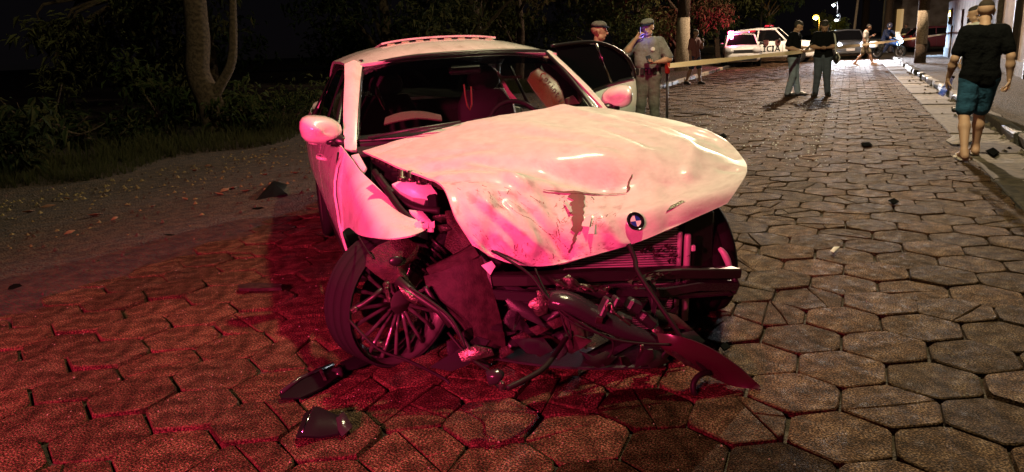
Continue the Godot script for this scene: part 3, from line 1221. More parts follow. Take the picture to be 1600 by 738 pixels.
func build_trees() -> void:
	# forked tree at the edge of the dirt
	var o := thing("forked_tree", "forked tree with a bare pale trunk at the edge of the wood", "tree", Vector3(-5.167, 0, -13.533))
	o.position.y = -0.05
	var st := mb(true)
	tube(st, curve([Vector3(0.05, 0, 0), Vector3(-0.04, 0.75, 0), Vector3(-0.18, 1.3, 0.02), Vector3(-0.1, 1.9, 0), Vector3(-0.05, 3.2, 0)], 4), [0.3, 0.27, 0.25, 0.24, 0.23, 0.225, 0.22, 0.21, 0.2, 0.2, 0.2, 0.2, 0.2, 0.19, 0.19, 0.18, 0.17], 14)
	obj("trunk", st, mats.bark, o)
	st = mb(true)
	tube(st, curve([Vector3(-0.05, 0.75, 0.05), Vector3(0.18, 1.05, 0.05), Vector3(0.42, 1.45, 0.0), Vector3(0.5, 2.1, -0.1), Vector3(0.6, 3.4, -0.2)], 4), [0.11, 0.11, 0.1, 0.095, 0.09, 0.085, 0.08, 0.08, 0.078, 0.075, 0.07, 0.07, 0.065, 0.06, 0.06, 0.055, 0.05], 10)
	obj("side_limb", st, mats.bark, o)
	leaves("crown", o, [[Vector3(-0.3, 3.6, 0.2), Vector3(1.6, 0.7, 1.2)], [Vector3(0.7, 3.5, -0.2), Vector3(1.2, 0.6, 1.0)]], 700, 0.16, 0.07, 0.05, mats.leaf_green)
	# broad drooping crown that hangs into the picture
	o = thing("drooping_tree", "tree with long drooping leaves hanging over the dirt left of the forked trunk", "tree", Vector3(-8.261, 0, -16.747))
	var hang := []
	st = mb(true)
	tube(st, curve([Vector3(0, -0.1, -1.0), Vector3(0.1, 1.6, -1.0), Vector3(-0.1, 3.0, -0.8), Vector3(0.2, 4.4, -0.6)]), 0.13, 9)
	for k in 15:
		var p := Vector3(rng.randf_range(-1.5, 1.35), rng.randf_range(1.1, 2.7), rng.randf_range(-0.3, 0.5))
		tube(st, curve([Vector3(0, 2.9, -0.8), p + Vector3(0, 0.55, -0.2), p], 3), [0.05, 0.045, 0.04, 0.032, 0.025, 0.015, 0.008], 5)
		hang.append([p, Vector3(0.42, 0.3, 0.3)])
	obj("trunk", st, mats.bark, o)
	leaves("crown", o, hang, 150, 0.26, 0.085, 0.1, mats.leaf_droop, 0.3)
	# trees along the left side, near to far
	var kinds := [mats.leaf_dark, mats.leaf_green, mats.leaf_olive, mats.leaf_rust]
	var say := ["dark round-crowned tree", "green full-crowned tree", "olive loose-crowned tree", "rust-tinged low tree"]
	var places := [[13.0, -13.0, 7.5, 2.6, 0], [17.5, -11.2, 6.5, 2.4, 0], [22.0, -10.6, 6.0, 2.3, 3], [27.0, -11.5, 7.0, 2.6, 1], [31.0, -9.6, 6.4, 2.4, 1], [36.5, -9.4, 7.2, 2.7, 2], [41.0, -8.4, 6.5, 2.5, 3], [47.0, -8.8, 7.8, 3.0, 0], [54.0, -8.2, 8.0, 3.0, 2], [62.0, -8.6, 8.5, 3.2, 1]]
	var where := ["behind the forked trunk", "beyond the car's left windows", "above the car's roof", "behind the car's open door", "behind the capped officers", "behind the officer on the phone", "beside the white-footed trunk", "behind the police cars", "past the police cars' roof bars", "farthest down the left side"]
	for i in places.size():
		var q = places[i]
		tree("%s %s" % [say[q[4]], where[i]], road(q[0], q[1]), q[2], q[3], 0.2, kinds[q[4]], 620 if i < 7 else 420, 0.2 if i < 5 else 0.27, 0.1)
	tree("yellow-lit tree under the amber lamp down the street", Vector3(62.874, 0, -153.602), 5.0, 2.2, 0.2, mats.leaf_olive, 160, 0.4, 0.2)
	tree("small round tree lit under the white far lamps", Vector3(56.091, 0, -129.93), 3.2, 1.2, 0.14, mats.leaf_green, 110, 0.35, 0.3)
	tree("dark tall tree behind the far house on the right", road(86, 6), 9.0, 4.0, 0.3, mats.leaf_dark, 160, 0.4)
	tree("dark tall tree that closes the end of the street", road(150, -14), 11.0, 6.0, 0.4, mats.leaf_dark, 160, 0.7)
	# bushes
	bush("leafy bush of broad leaves left of the forked trunk", Vector3(-6.074, 0, -13.756), Vector3(1.0, 1.5, 0.8), mats.leaf_green, 130, 0.2)
	bush("small bush at the right foot of the forked trunk", Vector3(-4.796, 0, -13.587), Vector3(0.7, 0.9, 0.6), mats.leaf_green, 90, 0.18)
	bush("low dark bush at the left edge of the picture", Vector3(-6.546, 0, -9.9), Vector3(1.2, 1.0, 0.9), mats.leaf_dark, 120, 0.2)
	bush("dark bush under the drooping leaves", Vector3(-6.47, 0, -12.247), Vector3(1.1, 0.8, 0.9), mats.leaf_dark, 120, 0.16)
	bush("weedy bush just left of the car's mirror", Vector3(-4.278, 0, -14.386), Vector3(1.5, 0.8, 0.8), mats.leaf_green, 140, 0.12)
	bush("low bush behind the white car's left side", Vector3(-3.926, 0, -16.269), Vector3(1.6, 0.9, 0.9), mats.leaf_dark, 120, 0.14)
	# bare fallen branches at the far left
	o = thing("dead_branches", "tangle of bare fallen branches at the far left of the wood", "branches", Vector3(-7.204, 0, -11.325))
	for k in 8:
		st = mb(true)
		var a := Vector3(rng.randf_range(-0.7, 0.6), rng.randf_range(0.1, 0.6), rng.randf_range(-0.4, 0.3))
		var d := Vector3(rng.randf_range(-0.6, 0.9), rng.randf_range(0.0, 0.9), rng.randf_range(-0.3, 0.3))
		tube(st, curve([a, a + d * 0.4 + Vector3(0, 0.12, 0), a + d * 0.75 + Vector3(0.05, -0.05, 0), a + d * 1.2], 3), [0.035, 0.032, 0.028, 0.024, 0.02, 0.018, 0.015, 0.012, 0.01, 0.006], 6)
		tube(st, [a + d * 0.5, a + d * 0.5 + Vector3(rng.randf_range(-0.3, 0.3), 0.3, 0.1)], [0.015, 0.005], 5)
		obj("branch", st, mats.bark, o)
	st = mb(true)
	tube(st, curve([Vector3(-7.937, 0, -14.306) + Vector3(0, 0.3, 0), Vector3(-7.739, 0, -14.626) + Vector3(0, 0.36, 0), Vector3(-7.379, 0, -14.906) + Vector3(0, 0.38, 0)]), [0.03, 0.05, 0.06, 0.065, 0.07, 0.07, 0.075, 0.07, 0.07, 0.06, 0.05], 9)
	tag(obj("fallen_log", st, mats.bark), "pale fallen log lying among the undergrowth at the left", "log")
	# verge grass and weeds
	var mm := MultiMesh.new()
	mm.transform_format = MultiMesh.TRANSFORM_3D
	st = mb(true)
	for k in 5:
		var a := TAU * k / 5.0
		var d := Vector3(cos(a), 0, sin(a))
		var n := Vector3(-d.z, 0, d.x) * 0.006
		quad(st, d * 0.01 - n, d * 0.05 + Vector3(0, 0.13, 0) - n * 0.7, d * 0.05 + Vector3(0, 0.13, 0) + n * 0.7, d * 0.01 + n)
		tri(st, d * 0.05 + Vector3(0, 0.13, 0) - n * 0.7, d * 0.12 + Vector3(0, 0.22, 0), d * 0.05 + Vector3(0, 0.13, 0) + n * 0.7)
	st.generate_normals()
	mm.mesh = st.commit()
	mm.instance_count = 5200
	for i in 5200:
		var s := rng.randf_range(2.0, 24.0)
		var t := -8.75 - absf(rng.randfn()) * 0.75 + 0.18 * sin(s * 2.1)
		var sc := rng.randf_range(0.3, 0.85) * (1.0 + 1.3 * smoothstep(-8.8, -9.8, t) * rng.randf())
		mm.set_instance_transform(i, Transform3D(Basis(Vector3.UP, rng.randf() * TAU).scaled(Vector3(sc, sc, sc)), road(s, t, 0.03 + 0.1 * smoothstep(-8.2, -9.4, t))))
	var n := MultiMeshInstance3D.new()
	n.name = "verge_grass"
	n.multimesh = mm
	n.material_override = mats.grass
	n.set_meta("kind", "stuff")
	tag(n, "weedy grass growing along the edge of the wood", "grass")
	add_child(n)

# ---------- the wrecked car; its own axes: x to its left side, y up, z out of its nose
func plate(st: SurfaceTool, pts: Array, thick := 0.006, bulge := 0.0, crumple := 0.0) -> void:
	var c := Vector3.ZERO
	for p in pts:
		c += p
	c /= pts.size()
	var n := Vector3.ZERO
	for i in pts.size():
		n += (pts[i] - c).cross(pts[(i + 1) % pts.size()] - c)
	n = n.normalized()
	if n.z < 0.0:
		n = -n
	for side in 2:
		var off := -n * thick * side
		st.set_smooth_group(side)
		var mid := []
		for p in pts:
			mid.append(p.lerp(c, 0.5) + n * (bulge * 0.75 + rng.randf_range(-crumple, crumple)) + off)
		var hub := c + n * (bulge + rng.randf_range(-crumple, crumple)) + off
		for i in pts.size():
			var k := (i + 1) % pts.size()
			quad(st, pts[i] + off, mid[i], mid[k], pts[k] + off)
			tri(st, mid[i], hub, mid[k])
	st.set_smooth_group(-1)
	for i in pts.size():
		var k := (i + 1) % pts.size()
		quad(st, pts[i], pts[k], pts[k] - n * thick, pts[i] - n * thick)


func square_bar(st: SurfaceTool, pts: Array, wide: float, high: float, dent := 0.0) -> void:
	st.set_smooth_group(-1)
	var rings := []
	for i in pts.size():
		var d: Vector3 = (pts[mini(i + 1, pts.size() - 1)] - pts[maxi(i - 1, 0)]).normalized()
		var f := frame_of(d)
		var j := Vector3(rng.randf_range(-dent, dent), rng.randf_range(-dent, dent), rng.randf_range(-dent, dent))
		var ring := []
		for q in [[-1, -0.8], [-0.8, -1], [0.8, -1], [1, -0.8], [1, 0.8], [0.8, 1], [-0.8, 1], [-1, 0.8]]:
			ring.append(pts[i] + j + f.x * q[0] * wide * 0.5 + f.y * q[1] * high * 0.5)
		rings.append(ring)
	loft(st, rings)


var hood_rows := []


func hood_at(u: float, v: float) -> Vector3:
	var nr := hood_rows.size() - 1
	var nc: int = hood_rows[0].size() - 1
	var y := clampf(v, 0, 0.9999) * nr
	var x := clampf(u, 0, 0.9999) * nc
	var i := int(y)
	var j := int(x)
	return hood_rows[i][j].lerp(hood_rows[i][j + 1], x - j).lerp(hood_rows[i + 1][j].lerp(hood_rows[i + 1][j + 1], x - j), y - i)


func hood_normal(u: float, v: float) -> Vector3:
	var n := (hood_at(u, v + 0.02) - hood_at(u, v - 0.02)).cross(hood_at(u + 0.02, v) - hood_at(u - 0.02, v)).normalized()
	return n if n.z > 0.0 or n.y > 0.2 else -n


# scuffs, scratches and road dirt that the crash left on the bonnet
func hood_picture() -> ImageTexture:
	var im := Image.create(1024, 1024, false, Image.FORMAT_RGB8)
	im.fill(Color(0.93, 0.93, 0.92))
	var n := FastNoiseLite.new()
	n.seed = 12
	n.frequency = 0.02
	for y in range(0, 1024, 4):
		for x in range(0, 1024, 4):
			var g := 0.92 + 0.05 * n.get_noise_2d(x, y)
			var d := smoothstep(0.1, 0.55, n.get_noise_2d(x * 0.6 + 900, y * 0.6)) * 0.12 * (1.0 if y > 640 and x < 640 else 0.25)
			im.fill_rect(Rect2i(x, y, 4, 4), Color(g - d, g - d * 1.25, g - d * 1.2))
	# bunches of short scrapes that run much the same way
	for k in 17:
		var hub := Vector2(rng.randf_range(70, 600), rng.randf_range(690, 970))
		var a := rng.randf_range(-0.5, 2.2)
		for q in rng.randi_range(5, 16):
			var p := hub + Vector2(rng.randfn(0, 26), rng.randfn(0, 20))
			var d := Vector2(cos(a + rng.randfn(0, 0.3)), sin(a + rng.randfn(0, 0.3)))
			var dark := rng.randf_range(0.22, 0.7)
			var w := rng.randi_range(1, 3)
			for i in rng.randi_range(3, 22):
				p += d * 1.5 + Vector2(rng.randf_range(-0.7, 0.7), rng.randf_range(-0.7, 0.7))
				if rng.randf() < 0.75:
					im.fill_rect(Rect2i(int(p.x), int(p.y), w, maxi(1, w - 1)), Color(minf(dark + 0.12, 0.9), dark * 0.75, dark * 0.76))
	# one long creased crack and a scuffed lower lip
	var c0 := Vector2(235, 735)
	for i in 150:
		c0 += Vector2(1.5, 1.35 + 0.9 * sin(i * 0.11)) + Vector2(rng.randf_range(-1.4, 1.4), rng.randf_range(-1.4, 1.4))
		if rng.randf() < 0.7:
			im.fill_rect(Rect2i(int(c0.x), int(c0.y), rng.randi_range(1, 4), 2), Color(0.42, 0.22, 0.25))
	for i in 260:
		var p := Vector2(rng.randf_range(20, 620), 1012 - absf(rng.randfn(0, 24)))
		im.fill_rect(Rect2i(int(p.x), int(p.y), rng.randi_range(2, 9), rng.randi_range(1, 3)), Color(0.5, 0.27, 0.3).lerp(Color(0.85, 0.75, 0.75), rng.randf()))
	# long hair scratches across the upper face
	for k in 8:
		var p := Vector2(rng.randf_range(60, 520), rng.randf_range(655, 720))
		var d := Vector2(rng.randf_range(0.3, 1.0), rng.randf_range(-0.5, 0.6)) * 2.0
		for i in rng.randi_range(8, 24):
			im.fill_rect(Rect2i(int(p.x), int(p.y), 2, 2), Color(0.4, 0.24, 0.28))
			p += d
	return ImageTexture.create_from_image(im)


func wheel(o: Node3D, called: String, at: Vector3, axis: Vector3, tyre_r: float, rim_r: float, width: float, spokes: int, flat_tyre := false) -> Node3D:
	var w := Node3D.new()
	w.name = called
	o.add_child(w, true)
	w.position = at
	# local y is the axle, pointing to the outer face
	w.basis = frame_of(axis) * Basis(Vector3(1, 0, 0), PI / 2)
	var h := width * 0.5
	var st := mb(true)
	lathe(st, [[rim_r - 0.004, -h * 0.86], [rim_r + 0.012, -h * 0.98], [tyre_r - 0.02, -h], [tyre_r, -h * 0.8], [tyre_r, -h * 0.35], [tyre_r - 0.006, -h * 0.32], [tyre_r - 0.006, -h * 0.26], [tyre_r, -h * 0.23], [tyre_r, h * 0.23], [tyre_r - 0.006, h * 0.26], [tyre_r - 0.006, h * 0.32], [tyre_r, h * 0.35], [tyre_r, h * 0.8], [tyre_r - 0.02, h], [rim_r + 0.012, h * 0.98], [rim_r - 0.004, h * 0.86]], Transform3D(), 48)
	obj("tyre", st, mats.rubber, w)
	st = mb(true)
	lathe(st, [[rim_r - 0.02, -h * 0.8], [rim_r - 0.006, -h * 0.9], [rim_r, -h * 0.86], [rim_r - 0.004, -h * 0.7], [rim_r - 0.035, -h * 0.5], [rim_r - 0.035, h * 0.4], [rim_r - 0.004, h * 0.7], [rim_r, h * 0.86], [rim_r - 0.006, h * 0.9], [rim_r - 0.02, h * 0.8], [rim_r - 0.045, h * 0.42], [rim_r - 0.045, -h * 0.5], [rim_r - 0.02, -h * 0.8]], Transform3D(), 48)
	obj("rim", st, mats.alloy, w)
	st = mb(true)
	lathe(st, [[0.0, h * 0.72], [0.05, h * 0.72], [0.075, h * 0.62], [0.08, h * 0.4], [0.05, h * 0.3], [0.0, h * 0.3]], Transform3D(), 20)
	obj("hub", st, mats.alloy, w)
	for k in spokes:
		var a := TAU * k / spokes
		st = mb(true)
		for e in [-1.0, 1.0]:
			var pts := []
			for i in 4:
				var f := i / 3.0
				var aa: float = a + e * (0.1 + 0.06 * f)
				pts.append(Vector3(cos(aa) * lerpf(0.06, rim_r - 0.03, f), h * lerpf(0.58, 0.66, sin(f * PI * 0.5)), sin(aa) * lerpf(0.06, rim_r - 0.03, f)))
			tube(st, pts, [0.012, 0.01, 0.01, 0.013], 6)
		obj("spoke", st, mats.alloy, w)
	return w


func build_wreck() -> void:
	var o := thing("wrecked_car", "white sedan with its nose smashed in and its bonnet buckled up", "car", Vector3(0.075, 0, -3.77), 0.3)
	wreck_shell(o)
	wreck_cabin(o)
	wreck_hood(o)
	wreck_front(o)


func flank(o: Node3D, called: String, side: float, z0: float, z1: float, y0 := 0.36) -> MeshInstance3D:
	var rows := []
	for i in 9:
		var y := lerpf(y0, 0.955, i / 8.0)
		var x := 0.895 - 0.5 * pow(y - 0.66, 2.0) - (0.03 * smoothstep(0.85, 0.96, y)) + 0.008 * smoothstep(0.7, 0.74, y)
		var row := []
		for j in 7:
			var z := lerpf(z0, z1, j / 6.0)
			row.append(Vector3(side * (x - 0.05 * pow(maxf(0.0, (-z - 3.2)), 2.0)), y, z))
		rows.append(row)
	var st := mb(true)
	sheet(st, rows, 0.012 * side)
	return obj(called, st, mats.white_paint, o)


func wreck_shell(o: Node3D) -> void:
	var st: SurfaceTool
	var p: MeshInstance3D
	# sides
	for sd in [-1.0, 1.0]:
		p = flank(o, "front_door", sd, -0.5, -1.62)
		st = mb(true)
		tube(st, [Vector3(sd * 0.895, 0.82, -1.36), Vector3(sd * 0.925, 0.825, -1.39), Vector3(sd * 0.925, 0.825, -1.52), Vector3(sd * 0.895, 0.82, -1.55)], 0.012, 8)
		obj("handle", st, mats.white_paint, p)
		if sd < 0.0:
			p = flank(o, "rear_door", sd, -1.635, -2.56)
			st = mb(true)
			tube(st, [Vector3(sd * 0.895, 0.82, -2.3), Vector3(sd * 0.925, 0.825, -2.33), Vector3(sd * 0.925, 0.825, -2.46), Vector3(sd * 0.895, 0.82, -2.49)], 0.012, 8)
			obj("handle", st, mats.white_paint, p)
		flank(o, "rear_quarter", sd, -2.575, -4.2)
		st = mb()
		box(st, Vector3(sd * 0.79, 0.29, -1.75), Vector3(0.12, 0.13, 2.5), 0.03)
		obj("sill", st, mats.black_trim, o)
		# glass of the sides, in black frames
		var win := [[-0.98, -1.58], [-1.68, -2.3], [-2.36, -2.62]] if sd < 0.0 else [[-0.98, -1.58]]
		for w in win:
			st = mb(true)
			var rows := []
			for i in 5:
				var f := i / 4.0
				var row := []
				for j in 4:
					var z := lerpf(w[0], w[1], j / 3.0)
					if w[0] > -1.0:
						z = lerpf(lerpf(w[0], -1.36, f), w[1], j / 3.0)
					if w[0] < -2.3:
						z = lerpf(w[0], lerpf(w[1], -2.45, f), j / 3.0)
					row.append(Vector3(sd * (lerpf(0.845, 0.655, f) + 0.02 * sin(f * PI)), lerpf(0.965, 1.375, f), z))
				rows.append(row)
			sheet(st, rows, 0.004 * sd)
			obj("side_window", st, mats.tinted, o)
		st = mb(true)
		tube(st, curve([Vector3(sd * 0.85, 0.965, -0.86), Vector3(sd * 0.77, 1.17, -1.1), Vector3(sd * 0.66, 1.37, -1.44), Vector3(sd * 0.645, 1.405, -2.0), Vector3(sd * 0.65, 1.36, -2.5), Vector3(sd * 0.75, 1.14, -2.85), Vector3(sd * 0.85, 0.965, -2.95)]), 0.02, 8)
		tube(st, [Vector3(sd * 0.85, 0.965, -0.86), Vector3(sd * 0.865, 0.965, -2.0), Vector3(sd * 0.85, 0.965, -2.95)], 0.014, 6)
		for z in [-1.63, -2.33]:
			tube(st, [Vector3(sd * 0.85, 0.96, z), Vector3(sd * 0.66, 1.38, z - 0.02)], 0.022 if z > -2 else 0.014, 6)
		obj("window_frame", st, mats.black_trim, o)
		# C pillar
		st = mb(true)
		sheet(st, [[Vector3(sd * 0.66, 1.39, -2.45), Vector3(sd * 0.7, 1.24, -2.72), Vector3(sd * 0.86, 0.955, -2.98)], [Vector3(sd * 0.63, 1.38, -2.72), Vector3(sd * 0.68, 1.22, -3.0), Vector3(sd * 0.82, 0.98, -3.4)]], 0.01)
		obj("rear_pillar", st, mats.white_paint, o)
	# A pillars
	st = mb(true)
	sheet(st, [[Vector3(-0.807, 0.938, -0.72), Vector3(-0.781, 0.931, -0.7), Vector3(-0.75, 0.928, -0.7)], [Vector3(-0.789, 1.02, -0.82), Vector3(-0.768, 1.019, -0.78), Vector3(-0.741, 1.006, -0.78)], [Vector3(-0.757, 1.149, -1.02), Vector3(-0.73, 1.144, -0.96), Vector3(-0.698, 1.141, -0.98)], [Vector3(-0.722, 1.29, -1.2), Vector3(-0.689, 1.282, -1.15), Vector3(-0.651, 1.279, -1.18)], [Vector3(-0.7, 1.386, -1.36), Vector3(-0.651, 1.408, -1.36), Vector3(-0.604, 1.385, -1.4)]], 0.02)
	obj("front_pillar", st, mats.white_paint, o)
	st = mb(true)
	sheet(st, [[Vector3(0.649, 1.423, -1.4), Vector3(0.673, 1.43, -1.4), Vector3(0.704, 1.421, -1.42)], [Vector3(0.699, 1.321, -1.2), Vector3(0.722, 1.324, -1.2), Vector3(0.74, 1.315, -1.2)], [Vector3(0.749, 1.2, -1), Vector3(0.776, 1.202, -1), Vector3(0.794, 1.193, -1)], [Vector3(0.783, 1.081, -0.78), Vector3(0.809, 1.079, -0.78), Vector3(0.83, 1.062, -0.78)], [Vector3(0.804, 0.992, -0.68), Vector3(0.83, 0.99, -0.68), Vector3(0.856, 0.969, -0.68)]], 0.02)
	obj("front_pillar", st, mats.white_paint, o)
	# roof with an opening
	var rows := []
	for i in 12:
		var z := lerpf(-1.37, -2.76, i / 11.0)
		var row := []
		for j in 17:
			var x := lerpf(-0.69, 0.72, j / 16.0)
			var k := (x - 0.015) / 0.7
			var crown := 0.105 * (1.0 - pow(absf(k), 2.6)) + 0.012 * x
			var y := 1.405 + crown - 0.085 * (1.0 - smoothstep(-1.75, -1.33, -absf(z) + 0.0)) * 0.0
			y -= 0.1 * pow(clampf((z + 1.75) / 0.38, 0, 1), 1.6) * (1.0 - 0.75 * pow(absf(k), 3.0))
			y -= 0.12 * pow(clampf((-2.25 - z) / 0.5, 0, 1), 1.8)
			row.append(Vector3(x * (1.0 - 0.1 * smoothstep(1.37, 1.75, -z) * 0.0), y, z))
		rows.append(row)
	hood_rows = rows
	st = mb(true)
	sheet(st, rows, 0.02)
	obj("roof", st, mats.white_paint, o)
	# roof opening: dark slot, deflector net with light blocks, raised glass behind
	var at := func(x: float, z: float, dy: float) -> Vector3: return hood_at((x + 0.69) / 1.41, (z + 1.37) / -1.39) + Vector3(0, dy, 0)
	st = mb(true)
	var sl := []
	for j in 13:
		var x := lerpf(-0.4, 0.42, j / 12.0)
		sl.append(x)
	var slot := [[], []]
	var glass := [[], []]
	for x in sl:
		slot[0].append(at.call(x, -1.6, 0.004))
		slot[1].append(at.call(x, -1.8, 0.006))
		glass[0].append(at.call(x, -1.8, 0.035))
		glass[1].append(at.call(x, -2.2, 0.006))
	sheet(st, slot)
	var roof_slot := obj("roof_opening", st, mats.black_trim, o)
	st = mb(true)
	sheet(st, glass, 0.012)
	obj("roof_glass", st, mats.white_paint, o)
	for j in 8:
		var x := lerpf(-0.34, 0.36, j / 7.0)
		st = mb()
		box(st, at.call(x, -1.77, 0.018), Vector3(0.055, 0.022, 0.012), 0.004)
		obj("deflector_block", st, mats.beige_trim, roof_slot)
	# joint lines between roof and pillars
	st = mb(true)
	tube(st, [Vector3(-0.589, 1.385, -1.39), Vector3(-0.587, 1.42, -1.42), at.call(-0.62, -1.6, 0.0), at.call(-0.6, -2.0, 0.0), at.call(-0.6, -2.5, 0.0)], 0.006, 6)
	obj("roof_seam", st, mats.black_trim, o)
	# rear glass, boot, tail
	st = mb(true)
	sheet(st, [[Vector3(-0.62, 1.36, -2.74), Vector3(0, 1.44, -2.74), Vector3(0.64, 1.38, -2.74)], [Vector3(-0.72, 1.12, -3.15), Vector3(0, 1.2, -3.2), Vector3(0.72, 1.14, -3.15)], [Vector3(-0.76, 1.0, -3.4), Vector3(0, 1.05, -3.48), Vector3(0.76, 1.0, -3.4)]], 0.006)
	obj("rear_window", st, mats.tinted, o)
	st = mb(true)
	sheet(st, spline_net([[Vector3(-0.8, 0.98, -3.38), Vector3(-0.4, 1.03, -3.44), Vector3(0.4, 1.03, -3.44), Vector3(0.8, 0.98, -3.38)], [Vector3(-0.8, 0.98, -3.8), Vector3(-0.4, 1.04, -3.8), Vector3(0.4, 1.04, -3.8), Vector3(0.8, 0.98, -3.8)], [Vector3(-0.74, 0.98, -4.15), Vector3(-0.4, 1.05, -4.22), Vector3(0.4, 1.05, -4.22), Vector3(0.74, 0.98, -4.15)], [Vector3(-0.74, 0.6, -4.25), Vector3(-0.4, 0.6, -4.32), Vector3(0.4, 0.6, -4.32), Vector3(0.74, 0.6, -4.25)]], 3, 4), 0.012)
	obj("boot_lid", st, mats.white_paint, o)
	st = mb()
	box(st, Vector3(0, 0.44, -4.25), Vector3(1.6, 0.34, 0.2), 0.06)
	obj("rear_bumper", st, mats.white_paint, o)
	st = mb()
	box(st, Vector3(0, 0.24, -2.2), Vector3(1.5, 0.1, 3.9), 0.03)
	obj("floor_pan", st, mats.black_trim, o)
	for sd in [-1.0, 1.0]:
		wheel(o, "rear_wheel", Vector3(sd * 0.77, 0.32, -2.76), Vector3(sd, 0, 0), 0.32, 0.23, 0.22, 10)
	# mirrors: shell, glass, foot
	mirror(o, Vector3(-0.922, 1.057, -0.8), 1.0)
	var m := mirror(o, Vector3(0.916, 1.126, -0.82), -1.0)
	m.scale = Vector3(0.72, 0.92, 1.0)
	# right rear door standing open
	var door := Node3D.new()
	door.name = "open_rear_door"
	o.add_child(door)
	st = mb(true)
	var dr := [[Vector3(1.026, 1.103, -1.72), Vector3(1.368, 1.151, -1.95), Vector3(1.662, 1.175, -2.15), Vector3(1.733, 1.16, -2.2)], [Vector3(1.005, 0.972, -1.64), Vector3(1.335, 1.058, -1.88), Vector3(1.627, 1.052, -2.07), Vector3(1.709, 1.039, -2.13)], [Vector3(0.997, 0.837, -1.58), Vector3(1.295, 0.869, -1.8), Vector3(1.592, 0.924, -2), Vector3(1.662, 0.906, -2.06)], [Vector3(1.014, 0.622, -1.58), Vector3(1.301, 0.592, -1.82), Vector3(1.579, 0.594, -2), Vector3(1.644, 0.581, -2.06)]]
	sheet(st, spline_net(dr, 3, 3), 0.05)
	obj("door_skin", st, mats.white_paint, door)
	st = mb(true)
	sheet(st, [[Vector3(0.848, 1.444, -1.72), Vector3(1.05, 1.455, -1.82), Vector3(1.264, 1.453, -1.95)], [Vector3(0.924, 1.276, -1.71), Vector3(1.12, 1.288, -1.81), Vector3(1.327, 1.301, -1.94)], [Vector3(1.018, 1.113, -1.7), Vector3(1.192, 1.132, -1.8), Vector3(1.381, 1.156, -1.93)]], 0.005)
	sheet(st, [[Vector3(1.29, 1.452, -1.96), Vector3(1.445, 1.418, -2.05), Vector3(1.591, 1.347, -2.12)], [Vector3(1.348, 1.3, -1.95), Vector3(1.5, 1.287, -2.05), Vector3(1.651, 1.268, -2.14)], [Vector3(1.402, 1.155, -1.94), Vector3(1.538, 1.164, -2.05), Vector3(1.679, 1.174, -2.15)]], 0.005)
	obj("door_glass", st, mats.black_glass, door)
	st = mb(true)
	tube(st, curve([Vector3(0.811, 1.454, -1.7), Vector3(1.051, 1.469, -1.82), Vector3(1.264, 1.467, -1.95), Vector3(1.467, 1.422, -2.06), Vector3(1.624, 1.336, -2.13), Vector3(1.706, 1.239, -2.18), Vector3(1.728, 1.165, -2.2)]), 0.014, 8)
	tube(st, [Vector3(1.014, 1.105, -1.69), Vector3(1.359, 1.153, -1.93), Vector3(1.701, 1.173, -2.17)], 0.011, 6)
	obj("door_frame", st, mats.black_trim, door)
	st = mb(true)
	tube(st, [Vector3(1.272, 1.457, -1.945), Vector3(1.33, 1.301, -1.935), Vector3(1.389, 1.156, -1.925)], 0.007, 6)
	obj("glass_divider", st, mats.chrome, door)


func mirror(o: Node3D, at: Vector3, side: float) -> Node3D:
	var m := Node3D.new()
	m.name = "door_mirror"
	o.add_child(m, true)
	m.position = at
	var st := mb(true)
	var rings := []
	for i in 9:
		var f := i / 8.0
		var z := lerpf(0.085, -0.05, f)
		var sc := sqrt(clampf(1.0 - pow(1.0 - f, 3.0), 0.03, 1.0))
		var ring := []
		for k in 18:
			var a := TAU * k / 18
			var rx := 0.118 * sc
			var ry := 0.078 * sc
			var ca := cos(a)
			var sa := sin(a)
			ring.append(Vector3(signf(ca) * pow(absf(ca), 0.8) * rx, signf(sa) * pow(absf(sa), 0.8) * ry * (1.0 - 0.22 * ca * side) - 0.012 * ca * side, z - 0.02 * ca * side))
		rings.append(ring)
	loft(st, rings)
	obj("mirror_shell", st, mats.white_paint, m)
	st = mb(true)
	loft(st, [[Vector3(0.09 * side, -0.05, 0.03), Vector3(0.09 * side, -0.09, 0.03), Vector3(0.09 * side, -0.09, -0.03), Vector3(0.09 * side, -0.04, -0.03)], [Vector3(0.02 * side, -0.055, 0.05), Vector3(0.02 * side, -0.08, 0.05), Vector3(0.02 * side, -0.08, -0.03), Vector3(0.02 * side, -0.05, -0.03)]])
	tube(st, [Vector3(0.05 * side, -0.06, 0.0), Vector3(0.17 * side, -0.09, 0.01)], [0.035, 0.045], 8)
	obj("mirror_foot", st, mats.black_trim, m)
	st = mb(true)
	ball(st, Vector3(-0.01 * side, 0, -0.05), Vector3(0.1, 0.062, 0.006), 8)
	obj("mirror_glass", st, mats.chrome, m)
	return m


